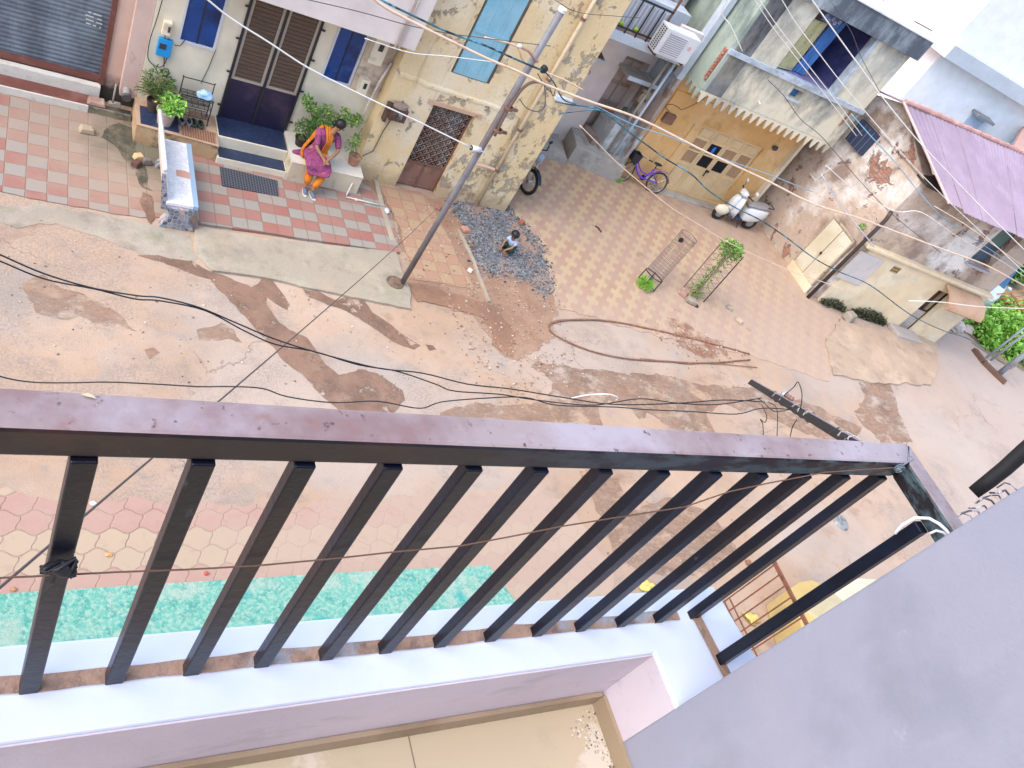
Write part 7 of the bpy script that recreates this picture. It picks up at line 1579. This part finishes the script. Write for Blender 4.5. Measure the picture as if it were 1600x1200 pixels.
# ------------------------------------------------------------------ white scooter
def scooter():
    f_ = Vector((16.08, 14.12, 0)); r_ = Vector((17.30, 14.02, 0)); rz = math.atan2(f_.y - r_.y, f_.x - r_.x)
    o = thing('scooter', 'white scooter parked in front of the yellow folding door', 'scooter', tuple((f_ + r_) / 2), rz=rz, local=True)
    mW = M('scooter white paint', (.72, .76, .80), .25); mG = M('scooter grey plastic', (.30, .29, .31), .4); mTy = M('tyre rubber', (.025, .022, .022), .8); mC = M('scooter cream cover', (.80, .76, .60), .35)
    for x in (.56, -.56):
        c = Vector((x, 0, .22)); mb = MB(); mb.lathe([(.10, -.035), (.12, -.03), (.12, .03), (.10, .035)], c, 18, (0, 1, 0)); w_ = mb.build('wheel', mG, o)
        MB().tube([c + Vector((.175 * math.cos(t), 0, .175 * math.sin(t))) for t in [i * 2 * math.pi / 24 for i in range(24)]], .048, 10, closed=True).build('tyre', mTy, w_, smooth=True)
    def loft(name, secs, mat, bev=0):   # secs: [(x, halfwidth, z0, z1, round)]
        mb = MB(); vs_ = []; n = 14
        for x, hw_, z0_, z1_ in secs:
            for k in range(n):
                t = 2 * math.pi * k / n; cx_, sz_ = math.cos(t), math.sin(t); e = .6
                vs_.append((x, hw_ * math.copysign(abs(cx_) ** e, cx_), (z0_ + z1_) / 2 + (z1_ - z0_) / 2 * math.copysign(abs(sz_) ** e, sz_)))
        m_ = len(secs); mb.add(vs_, [(i * n + k, i * n + (k + 1) % n, (i + 1) * n + (k + 1) % n, (i + 1) * n + k) for i in range(m_ - 1) for k in range(n)] + [tuple(range(n - 1, -1, -1)), tuple((m_ - 1) * n + k for k in range(n))])
        return mb.build(name, mat, o, smooth=True)
    loft('rear_body', [(-.10, .10, .28, .62), (-.16, .17, .24, .70), (-.35, .20, .26, .74), (-.60, .19, .34, .75), (-.80, .12, .46, .72), (-.86, .05, .54, .68)], mW)
    loft('seat', [(-.06, .09, .66, .74), (-.15, .14, .70, .80), (-.40, .16, .72, .82), (-.65, .14, .74, .86), (-.78, .08, .76, .85)], mG)
    loft('floorboard', [(.36, .15, .24, .31), (.10, .17, .22, .30), (-.14, .16, .22, .30)], M('dark footboard', (.03, .045, .09), .6))
    mb = MB(); vs_ = []
    for z, hw_, x in ((.26, .17, .30), (.45, .23, .36), (.65, .24, .37), (.80, .19, .34), (.92, .12, .31)):
        for k in range(9): u = k / 4 - 1; vs_.append((x - .10 * u * u, hw_ * u, z))
    mb.add(vs_, [(9 * i + k, 9 * i + k + 1, 9 * i + k + 10, 9 * i + k + 9) for i in range(4) for k in range(8)]); q_ = mb.build('leg_shield', mW, o, smooth=True); q_.modifiers.new('thick', 'SOLIDIFY').thickness = .03
    loft('front_apron', [(.34, .10, .40, .92), (.42, .13, .42, .86), (.50, .07, .46, .74)], mW)
    mb = MB(); mb.ball(Vector((.56, 0, .33)), .24, .105, .15, 16, 10); mb.build('front_mudguard', mC, o, smooth=True)
    loft('handlebar_cowl', [(.20, .10, .92, 1.02), (.28, .16, .90, 1.06), (.36, .13, .90, 1.04), (.42, .06, .92, 1.00)], mW)
    mb = MB(); mb.ball(Vector((.42, 0, .97)), .03, .07, .05, 12, 8); mb.build('headlight', M('headlight glass', (.75, .74, .66), .15), o, smooth=True)
    mb = MB(); mb.tube([Vector((.20, -.34, 1.0)), Vector((.27, -.15, .99)), Vector((.27, .15, .99)), Vector((.20, .34, 1.0))], .018, 8); mb.build('handlebar', mBlk, o)
    for s in (-1, 1):
        mi = MB(); mi.tube([Vector((.25, .22 * s, 1.0)), Vector((.23, .30 * s, 1.18))], .007, 6); m_ = mi.build('mirror_stem', mBlk, o); MB().ball(Vector((.23, .31 * s, 1.20)), .015, .07, .05, 12, 8).build('mirror', mWp, m_, smooth=True)
    mb = MB(); mb.tube([Vector((-.30, -.20, .24)), Vector((-.75, -.22, .28))], .05, 10); mb.build('exhaust', mDarkMet, o, smooth=True)
    mb = MB(); mb.tube([Vector((-.62, .12, .84)), Vector((-.86, .10, .86)), Vector((-.86, -.10, .86)), Vector((-.62, -.12, .84))], .013, 8); mb.build('grab_rail', mBlk, o)
    mb = MB(); mb.ball(Vector((-.87, 0, .62)), .02, .07, .04, 10, 6); mb.build('tail_light', M('red lens', (.4, .01, .01), .2), o)
    mb = MB(); mb.tube([Vector((-.10, -.08, .2)), Vector((-.14, -.16, .0))], .012, 6); mb.tube([Vector((-.10, .08, .2)), Vector((-.14, .16, .0))], .012, 6); mb.build('stand', mBlk, o)
scooter()
# ------------------------------------------------------------------ motorcycle half hidden behind the corner
def motorcycle():
    f_ = Vector((9.60, 13.16, 0)); r_ = Vector((9.30, 14.4, 0)); rz = math.atan2(f_.y - r_.y, f_.x - r_.x)
    o = thing('motorcycle', 'black motorcycle half hidden in the alley behind the peeling corner', 'motorcycle', tuple((f_ + r_) / 2), rz=rz, local=True)
    mTy = M('tyre rubber', (.025, .022, .022), .8); mCh = M('chrome', (.55, .52, .50), .25, metal=.7); mK = M('black motorcycle paint', (.012, .014, .03), .2)
    for x in (.62, -.62):
        c = Vector((x, 0, .29)); mb = MB(); mb.lathe([(.05, -.06), (.05, .06)], c, 14, (0, 1, 0)); w_ = mb.build('wheel', mCh, o)
        MB().tube([c + Vector((.255 * math.cos(t), 0, .255 * math.sin(t))) for t in [i * 2 * math.pi / 32 for i in range(32)]], .036, 10, closed=True).build('tyre', mTy, w_, smooth=True)
        MB().tube([c + Vector((.215 * math.cos(t), 0, .215 * math.sin(t))) for t in [i * 2 * math.pi / 32 for i in range(32)]], .012, 6, closed=True).build('rim', mCh, w_, smooth=True)
        mb = MB()
        for k in range(12): t = k * math.pi / 6; mb.tube([c, c + Vector((.21 * math.cos(t), 0, .21 * math.sin(t)))], .005, 4)
        mb.build('spokes', mCh, w_)
    mb = MB()
    for s in (-.08, .08): mb.tube([Vector((.62, s, .29)), Vector((.44, s, .82))], .020, 8)
    mb.build('fork', mCh, o, smooth=True)
    mb = MB(); vs_ = []
    for i in range(11):
        t = R(25 + i * 12); p = Vector((.62, 0, .29)) + Vector((.33 * math.cos(t), 0, .33 * math.sin(t))); vs_ += [p + Vector((0, -.05, 0)), p + Vector((0, .05, 0))]
    mb.add(vs_, [(2 * i, 2 * i + 2, 2 * i + 3, 2 * i + 1) for i in range(10)]); q_ = mb.build('mudguard', mK, o); q_.modifiers.new('thick', 'SOLIDIFY').thickness = .006
    mb = MB(); mb.ball(Vector((.12, 0, .78)), .26, .13, .12, 14, 10); mb.build('fuel_tank', mK, o, smooth=True)
    mb = MB(); mb.ball(Vector((-.34, 0, .76)), .34, .12, .06, 14, 8); mb.build('seat', mBlk, o, smooth=True)
    mb = MB(); mb.box(-.12, .22, -.12, .12, .30, .62); mb.build('engine', mDarkMet, o, bevel=.03)
    mb = MB(); mb.tube([Vector((.42, 0, .80)), Vector((.05, 0, .66)), Vector((-.5, 0, .66)), Vector((-.62, 0, .55))], .03, 8); mb.tube([Vector((.3, 0, .7)), Vector((.2, 0, .3)), Vector((-.62, 0, .29))], .025, 8); mb.build('frame', mBlk, o)
    mb = MB(); mb.tube([Vector((.28, -.36, .98)), Vector((.42, -.2, .98)), Vector((.42, .2, .98)), Vector((.28, .36, .98))], .016, 8); mb.build('handlebar', mBlk, o)
    mb = MB(); mb.ball(Vector((.54, 0, .86)), .08, .11, .11, 14, 10); mb.build('headlight', M('headlamp blue grey', (.30, .38, .50), .2), o, smooth=True)
    mb = MB(); mb.ball(Vector((.32, .30, 1.12)), .015, .06, .045, 10, 8); mb.tube([Vector((.36, .25, .98)), Vector((.32, .30, 1.12))], .008, 6); mb.build('mirror', mBlk, o)
motorcycle()
# ------------------------------------------------------------------ far right: posts, bushes, car, frames
mGal = M('blue grey galvanised post', (.34, .40, .48), .5, [((.22, .24, .28), 4, .5, .66), ((.45, .5, .58), 3, .5, .66, (1, 1, .3), .6, 5)])
def post(px0, z1_, r, label, dx=.0):
    g_ = G(*px0); o = thing('post', label, 'post', tuple(g_)); MB().tube([g_, g_ + Vector((dx, 0, z1_))], r, 12).build('shaft', mGal, o, smooth=True)
    MB().lathe([(r * 1.9, 0), (r * 1.5, .06), (r * 1.1, .08)], g_, 12).build('base', mGreyC, o); return o
post((1558, 586), 3.4, .085, 'thick blue grey metal post at the far right roadside')
post((1537, 562), 2.6, .035, 'thin paired metal post beside the thick blue grey post, farther from it')
post((1544, 566), 2.6, .035, 'thin paired metal post beside the thick blue grey post, nearer to it')
strip('kerb', [(1520, 548), (1535, 568), (1552, 585), (1568, 600)], .18, 0, .12, mRust)
sheet('verge', [(1480, 478), (1500, 500), (1530, 545), (1580, 575), (1640, 600), (1700, 520), (1640, 380), (1560, 400), (1520, 440)], .02, soil_mat('green verge soil', (.36, .29, .20), (.20, .19, .10)), .2, .3)
random.seed(77)
def bush(px, r, h, n, label, mat, name='bush'):
    g_ = G(*px); o = thing(name, label, 'bush', tuple(g_)); lv = MB()
    for k in range(9):
        a = random.uniform(0, 6.28); rr_ = r * random.uniform(.1, .75); q = g_ + Vector((rr_ * math.cos(a), rr_ * math.sin(a), h * random.uniform(.25, .85)))
        s_ = r * random.uniform(.28, .5); cw = crown(q, s_, s_, s_ * .8, n // 9, .13, .05, .2); lv.add(cw.v, cw.f)
    lv.build('leaves', mat, o)
    mb = MB()
    for k in range(5): a = k * 1.3; mb.tube([g_, g_ + Vector((r * .4 * math.cos(a), r * .4 * math.sin(a), h * .6))], [.03, .012], 5)
    mb.build('stems', mStem, o)
bush((1525, 520), .9, .5, 1500, 'low bright green bush at the corner beyond the crumbling house', mLfB)
bush((1555, 528), 1.2, .7, 2200, 'wide bright green bush in the middle of the verge', mLfB)
bush((1585, 548), 1.0, .6, 1700, 'bright green bush nearest the thick blue grey post', mLf)
bush((1550, 490), 1.1, .7, 1700, 'bright green bush just below the blue and white car', mLfB)
bush((1588, 520), .9, .6, 1200, 'mid green bush in front of the stack of orange frames', mLf)
bush((1565, 425), 1.4, 1.3, 2400, 'deep green bush behind the blue and white car', mLfD)
bush((1600, 395), 1.8, 2.0, 3200, 'tall dark green bush at the right border under the mauve roof eave', mLfD)
bush((1625, 470), 1.5, 1.0, 1800, 'mid green bush partly outside the right border', mLf)
mb = MB()
for k in range(8):
    g_ = G(1500 + random.uniform(-10, 25), 500 + random.uniform(-6, 26)); rz_ = random.uniform(.1, .28)
    mb2 = MB(); mb2.ball(g_ + Vector((0, 0, rz_ * .4)), rz_, rz_ * .8, rz_ * .6, 10, 7, .6)
    lab = ['pale rubble lump at the verge nearest the crumbling house', 'small pale rubble lump, second along the verge', 'pinkish rubble lump, third along the verge', 'greyish rubble lump amid the verge weeds', 'whitish slab of rubble half under the low bush', 'sandy rubble lump near the bush stems', 'light rubble lump at the road side of the verge', 'last pale rubble lump before the wide bush'][k]
    solo(mb2, 'rubble', M('pale rubble ' + str(k % 3), [(.55, .48, .46), (.44, .38, .35), (.62, .58, .58)][k % 3], .9, bump=.5), lab, 'rubble', group='rubble lumps on the verge')
g_ = G(1550, 522); rock((g_.x, g_.y, .02), .5, .25, .12, M('white broken slab', (.66, .62, .58), .9), 'large whitish broken slab lying in the green verge', 'broken_slab', 'slab', rot=.4)
# stack of orange frames and a bicycle wheel heap
P0 = G(1552, 470, .3); P1 = G(1600, 455, 1.0)
fr = thing('metal_frame', 'leaning orange painted metal grille frame among the bushes', 'frame', tuple(G(1575, 490)))
A = Vector(G(1558, 462, .9)); B2 = Vector(G(1592, 512, .1)); Cv = Vector(G(1625, 500, .5)); 
mOrF = M('orange red frame paint', (.62, .20, .10), .6)
A = G(1556, 460, .8); B2 = G(1585, 505, .15); D2 = G(1630, 500, .8)
mb = MB()
for k in range(8):
    t = k / 7; mb.tube([A.lerp(B2, t), A.lerp(B2, t) + (D2 - B2)], .022, 6)
for t in (0, .5, 1): mb.tube([A + (D2 - B2) * t, B2 + (D2 - B2) * t], .022, 6)
mb.build('bars', mOrF, fr)
mb = MB(); c = G(1590, 500, .5); mb.tube([c + Vector((.3 * math.cos(t), .1 * math.cos(t), .3 * math.sin(t))) for t in [i * 2 * math.pi / 24 for i in range(24)]], .02, 6, closed=True); mb.tube([c + Vector((.27 * math.cos(t), .09 * math.cos(t), .27 * math.sin(t))) for t in [i * 2 * math.pi / 24 for i in range(24)]], .01, 6, closed=True)
for k in range(8): t = k * math.pi / 4; mb.tube([c, c + Vector((.27 * math.cos(t), .09 * math.cos(t), .27 * math.sin(t)))], .006, 4)
solo(mb, 'cycle_wheel', M('lilac wheel', (.45, .40, .62), .5), 'old lilac cycle wheel leaning on the orange metal frame', 'wheel')
# car
def car():
    g_ = Vector((28.7, 13.95, 0)); o = thing('parked_car', 'white and blue car parked beyond the crumbling house, only its front in view', 'car', tuple(g_), rz=R(212), local=True)
    mWc = M('car white paint', (.62, .74, .84), .25); mGc = M('car glass', (.03, .12, .26), .08); mK = M('car black trim', (.02, .02, .03), .5)
    def loftc(name, secs, mat, par=o):
        mb = MB(); vs_ = []
        for x, hb_, ht_, z0_, z1_ in secs: vs_ += [(x, -hb_, z0_), (x, hb_, z0_), (x, ht_, z1_), (x, -ht_, z1_)]
        m_ = len(secs); mb.add(vs_, [(4 * i + k, 4 * i + (k + 1) % 4, 4 * i + 4 + (k + 1) % 4, 4 * i + 4 + k) for i in range(m_ - 1) for k in range(4)] + [(3, 2, 1, 0), (4 * m_ - 4, 4 * m_ - 3, 4 * m_ - 2, 4 * m_ - 1)])
        return mb.build(name, mat, par, bevel=.03)
    loftc('body', [(1.80, .62, .60, .30, .62), (1.65, .74, .70, .20, .80), (.9, .78, .74, .18, .92), (-1.4, .78, .74, .18, .95), (-1.75, .70, .66, .25, .90)], mWc)
    loftc('cabin', [(.85, .70, .66, .93, .96), (.35, .70, .58, .93, 1.42), (-1.0, .70, .58, .95, 1.46), (-1.55, .68, .62, .95, 1.0)], mGc)
    mb = MB(); mb.box(-1.0, .30, -.57, .57, 1.44, 1.49); mb.build('roof', mWc, o, bevel=.02)
    mb = MB(); mb.box(1.72, 1.82, -.36, .36, .34, .60); mb.build('grille', mK, o, bevel=.01)
    for s in (-1, 1): MB().ball(Vector((1.70, .54 * s, .62)), .08, .13, .08, 12, 8).build('headlight', M('car lamp glass', (.75, .78, .8), .1), o, smooth=True)
    mb = MB(); mb.box(1.80, 1.86, -.66, .66, .24, .36); mb.build('bumper', mK, o, bevel=.02)
    for x in (1.15, -1.1):
        for s in (-1, 1):
            c = Vector((x, .74 * s, .29)); w_ = MB().lathe([(.17, -.06), (.17, .06)], c, 18, (0, 1, 0)).build('wheel', mGal, o); MB().tube([c + Vector((.23 * math.cos(t), 0, .23 * math.sin(t))) for t in [i * 2 * math.pi / 24 for i in range(24)]], .075, 10, closed=True).build('tyre', mTy_, w_, smooth=True)
    for s in (-1, 1): MB().ball(Vector((.62, .82 * s, .98)), .05, .09, .06, 10, 8).build('side_mirror', mWc, o, smooth=True)
mTy_ = M('tyre rubber', (.025, .022, .022), .8)
car()
# weeds at the foot of the lower wall
def mossbank(p0, p1, h, n, label, mat):
    mb = MB()
    for k in range(n):
        t = random.random(); q = p0.lerp(p1, t) + Vector((random.gauss(0, .04), -abs(random.gauss(0, .05)), random.random() ** 1.5 * h * (.4 + .6 * math.sin(math.pi * t))))
        leaf(mb, q, random.uniform(.03, .07), .018, Vector((random.gauss(0, 1), random.gauss(-.3, .6), random.gauss(0, .8))))
    solo(mb, 'weed', mat, label, 'weed')
mMossL = leafmat('dark moss leaves', (.025, .035, .015), (.09, .10, .05))
mossbank(FR(.25, .14, .05), FR(1.1, .14, .03), .24, 600, 'dark mossy weed bank at the foot of the cream wall, left of two', mMossL)
mossbank(FR(1.35, .14, .03), FR(2.7, .14, .03), .32, 1300, 'dark mossy weed bank under the cream wall, longer one by the ramp', mMossL)
c = FR(.15, .3, 1.2); mb = MB(); cw = crown(XP(1347, 354, 17.9), .10, .08, .09, 120, .05, .012, .2); solo(cw, 'weed', mLf, 'tuft of green weed sprouting from the wall beside the rust brown rain pipe', 'weed')
P = [FR(2.9, .12, 0), FR(3.9, .12, 0), FR(4.0, .55, 0), FR(3.0, .6, 0)]
solo(MB().slab([(p.x, p.y) for p in P], 0, .14), 'door_step', M('lilac grey step', (.42, .38, .37), .9, bump=.3), 'lilac grey step before the hooded door of the crumbling house', 'step', bevel=.03)
rock(tuple(FR(1.1, .5, 0)), .22, .15, .12, M('boulder grey', (.34, .30, .25), .9, bump=.5), 'low grey boulder by the left end of the sandy platform', 'boulder', 'boulder', rot=.3)
# window grille and the yellow wall under us on the right
mGr = M('rust red grille paint', (.23, .085, .05), .6, [((.13, .05, .03), 8, .5, .66)])
zg = 1.35; T0 = G(1210, 879, zg); T1 = G(1262, 968, zg); Xg = (T0.x + T1.x) / 2
gg = thing('iron_fence', 'rust red iron fence panel seen past the corner of the balcony ledge', 'fence', (Xg, (T0.y + T1.y) / 2, 0))
MB().box(Xg - .02, Xg + .02, T1.y - .3, T0.y + .02, zg - .05, zg).build('top_rail', mGr, gg)
for z in (.28, .16): MB().box(Xg - .008, Xg + .008, T1.y - .3, T0.y, z, z + .02).build('cross_rail', mGr, gg)
yy_ = [XP(x, y, Xg).y for x, y in ((1209, 883), (1218, 898), (1227, 915), (1238, 932), (1256, 963))]
for y in yy_ + [yy_[-1] - .22, yy_[3] - .13]: MB().box(Xg - .009, Xg + .009, y - .009, y + .009, .0, zg - .05).build('bar', mGr, gg)
yb0 = G(1240, 905, .55); ybn = thing('yellow_wall', 'low mustard yellow wall with rounded end below the balcony, right of the iron fence', 'wall', tuple(Vector((yb0.x, yb0.y, 0))))
Q = [G(1236, 918, .6), G(1250, 909, .6), G(1268, 906, .6), G(1285, 912, .6), G(1300, 925, .6), G(1330, 948, .6), G(1345, 975, .6), G(1262, 1010, .6)]
MB().slab([(p.x, p.y) for p in Q], 0, .6).build('wall_body', M('mustard wall paint', (.56, .42, .17), .85, [((.46, .36, .18), 3, .5, .66), ((.30, .24, .12), 6, .62, .72)], .2, 30), ybn, bevel=.02)
Q = [G(1303, 925, 1.2), G(1340, 903, 1.2), G(1372, 905, 1.2), G(1330, 950, 1.2)]
solo(MB().slab([(p.x, p.y) for p in Q], 0, 1.2), 'pillar', M('pale cream cement', (.62, .58, .42), .8, [((.5, .46, .34), 3, .5, .66)]), 'pale cream gate pillar below the balcony beside the mustard wall', 'pillar', bevel=.01)
for (x, y), lab in (((1010, 918), 'small yellow rag on the ground seen between the bars'), ((1172, 968), 'crumpled yellow cloth on the ground behind the iron fence')):
    g_ = G(x, y); solo(MB().ball(g_ + Vector((0, 0, .04)), .13, .09, .05, 14, 9, 1.2), 'yellow_cloth', M('faded yellow cloth', (.72, .58, .18), .8, [((.5, .36, .12), 9, .5, .65)], .3, 20), lab, 'cloth', smooth=True)
g_ = G(1168, 880); solo(MB().box(g_.x - .05, g_.x + .05, g_.y - .04, g_.y + .04, 0, .05), 'brick_piece', M('small brown block', (.26, .14, .08), .9), 'small brown block on the ground near the iron fence', 'brick', bevel=.006)
# ------------------------------------------------------------------ overhead lines
mCordO = M('orange buff cord', (.80, .60, .45), .7, [((.68, .47, .34), 6, .5, .65)]); mCordW = M('white cord', (.84, .82, .78), .6); mTeal = M('teal cable', (.035, .13, .17), .5, [((.01, .015, .02), 5, .48, .56), ((.10, .36, .50), 3, .56, .64, (1, 1, 1), 1, 6)])
mGreyW = M('dark overhead wire', (.09, .08, .09), .6); mBlW2 = M('light blue wire', (.25, .48, .68), .6)
OL = [
 ([(560, -20), (600, 10), (640, 32), (700, 62), (760, 91), (810, 112), (857, 134), (920, 158), (1000, 186), (1100, 236), (1200, 283), (1270, 318), (1340, 340), (1400, 362), (1480, 392), (1540, 414), (1600, 446), (1650, 470)], 8.6, .018, mCordO, 'thick buff cord strung right across the street in front of the buildings', 10.5),
 ([(570, -20), (600, 2), (640, 22), (700, 50), (760, 72), (800, 90), (830, 103), (848, 110)], 9.3, .014, mTeal, 'twisted teal and black cable from the upper left to the pole', 9.42),
 ([(852, 112), (866, 130), (880, 155), (900, 163)], 9.42, .010, mTeal, 'short teal cable tail dropping from the pole junction', 9.5),
 ([(868, 159), (895, 164), (925, 168), (950, 180), (985, 208), (1010, 226), (1040, 248), (1080, 272), (1110, 300), (1150, 325), (1190, 345), (1230, 372), (1270, 402), (1310, 424), (1360, 446), (1420, 490), (1470, 515), (1510, 528), (1540, 545)], 10.4, .013, mTeal, 'teal cable sagging from the alley across the plaza to the far roadside', 10.2),
 ([(872, 178), (905, 174), (935, 172), (955, 184), (975, 200)], 10.3, .008, mTeal, 'second thin teal lead joining the sagging teal cable near the alley', 10.4),
 ([(310, -12), (360, 28), (420, 66), (480, 105), (540, 136), (600, 165), (660, 193), (737, 231)], 8.6, .010, mCordW, 'white cord from the top edge down to the security camera', 9.4),
 ([(757, 58), (806, 72), (818, 95), (850, 112), (880, 124), (912, 141)], 9.45, .012, mCordO, 'short buff cord draped off the pole top towards the alley', 9.9),
 ([(906, 196), (935, 225), (965, 255), (1000, 285), (1040, 318), (1060, 332), (1090, 350), (1150, 385), (1240, 425), (1290, 442), (1330, 458)], 10.4, .009, mCordO, 'thin buff cord running low over the plaza towards the tin gate', 10.8),
 ([(930, 165), (990, 195), (1050, 215), (1130, 248), (1200, 272), (1270, 300)], 12.6, .009, mBlW2, 'faint light blue wire above the bicycle', 12.9),
 ([(1172, -10), (1208, 43), (1254, 103), (1300, 162), (1338, 212)], 12.2, .008, mCordW, 'white wire crossing the aqua stained upper wall, leftmost of the pair', 12.3),
 ([(1180, -10), (1216, 42), (1262, 101), (1308, 160), (1347, 212)], 12.2, .008, mCordW, 'white wire crossing the aqua stained upper wall, right one of the pair', 12.3),
 ([(1216, -10), (1243, 35), (1277, 80), (1313, 127), (1357, 180), (1410, 240), (1470, 303), (1600, 425)], 10.6, .007, mCordW, 'long thin white wire passing over the upper floor opening and the mauve roof', 9.4),
 ([(1262, -10), (1288, 27), (1337, 95), (1385, 160), (1433, 218), (1480, 268), (1533, 323), (1600, 390)], 10.4, .010, mCordW, 'thicker white wire running over the roof verge to the right border', 9.2),
 ([(1300, 5), (1330, 50), (1345, 88), (1370, 135), (1385, 165)], 12.4, .006, mGreyW, 'thin dark wire over the dark upper floor opening', 12.4),
 ([(1200, 125), (1225, 150), (1250, 185), (1280, 210), (1300, 232), (1350, 290), (1400, 340), (1470, 395)], 12.2, .007, mGreyW, 'thin dark wire across the pale stained wall above the fringe', 10.8),
 ([(1330, 178), (1360, 212), (1400, 255), (1440, 305), (1480, 345), (1540, 385), (1600, 425)], 11.2, .010, mBlW2, 'light blue wire in front of the brick exposed gable', 10.2),
 ([(1283, 272), (1310, 315), (1345, 360), (1375, 395)], 11.6, .012, mWhiteL, 'short pale wire from the cream lamp bracket down the crumbling wall', 11.4),
 ([(1290, 258), (1340, 300), (1400, 330), (1440, 332), (1500, 372), (1560, 405), (1610, 438)], 10.9, .008, mCordW, 'white wire sagging past the mauve roof eave', 10.2),
 ([(1460, 322), (1510, 352), (1560, 388), (1610, 424)], 10.4, .009, mCordO, 'buff wire under the mauve roof eave', 10.0),
 ([(1420, 470), (1470, 472), (1530, 479), (1600, 482), (1650, 484)], 10.2, .012, mCordW, 'level white wire over the hooded door towards the right border', 9.8),
 ([(1425, 95), (1470, 130), (1510, 160), (1550, 190), (1600, 222)], 26, .022, mGreyW, 'dark wire crossing the tall white building', 26),
 ([(1420, 100), (1460, 132), (1500, 165), (1540, 182), (1600, 208)], 27, .012, mGreyW, 'fine grey wire just above the dark wire on the tall white building', 27),
 ([(1375, -5), (1400, 22), (1428, 33), (1456, 48)], 15.2, .012, mRustG, 'thin rusty rod along the whitewashed roof edge', 14.8),
 ([(440, -10), (560, 18), (640, 40), (700, 52), (760, 60), (860, 72)], 8.9, .006, mGreyW, 'thin dark wire in front of the white upper floor', 9.5),
 ([(570, 60), (640, 82), (700, 88), (780, 98)], 9.0, .006, mCordW, 'thin pale wire in front of the blue shutter', 9.4),
 ([(850, -10), (900, 18), (960, 25), (1000, 28)], 11.5, .006, mGreyW, 'thin dark wire high on the peeling corner pier', 12.2),
 ([(1140, -10), (1128, 20), (1141, 40), (1160, 80)], 13.3, .012, mCordW, 'short white wire hanging on the mossy green side wall', 13.4),
]
for px, Y, r, mt, lab, Y1 in OL:
    if px[0][1] < 0:        # carry the line on out of the frame to where it comes from
        (xa_, ya_), (xb_, yb_) = px[0], px[1]; px = [(xa_ + (xa_ - xb_) * 5, ya_ + (ya_ - yb_) * 5)] + px
    if px[-1][0] >= 1600:
        (xa_, ya_), (xb_, yb_) = px[-1], px[-2]; k_ = 150 / max(1, xa_ - xb_); px = px + [(xa_ + (xa_ - xb_) * k_, ya_ + (ya_ - yb_) * k_)]
    cable(px, Y, r, mt, lab, 'overhead_cable', 'cable', Y1=Y1, sub=6)
# a loop of wire on the pole junction and on the teal cable
mb = MB()
for px in ([(812, 155), (822, 168), (838, 174), (850, 168), (852, 150), (850, 130)], [(858, 133), (864, 150), (868, 140)], [(840, 115), (852, 135), (862, 145)]):
    mb.tube(pxcurve([W(x, y, 9.45) for x, y in px], 5), .007, 5)
solo(mb, 'cable_ends', mGreyW, 'loose wire loops hanging from the pole junction', 'cables', smooth=True)
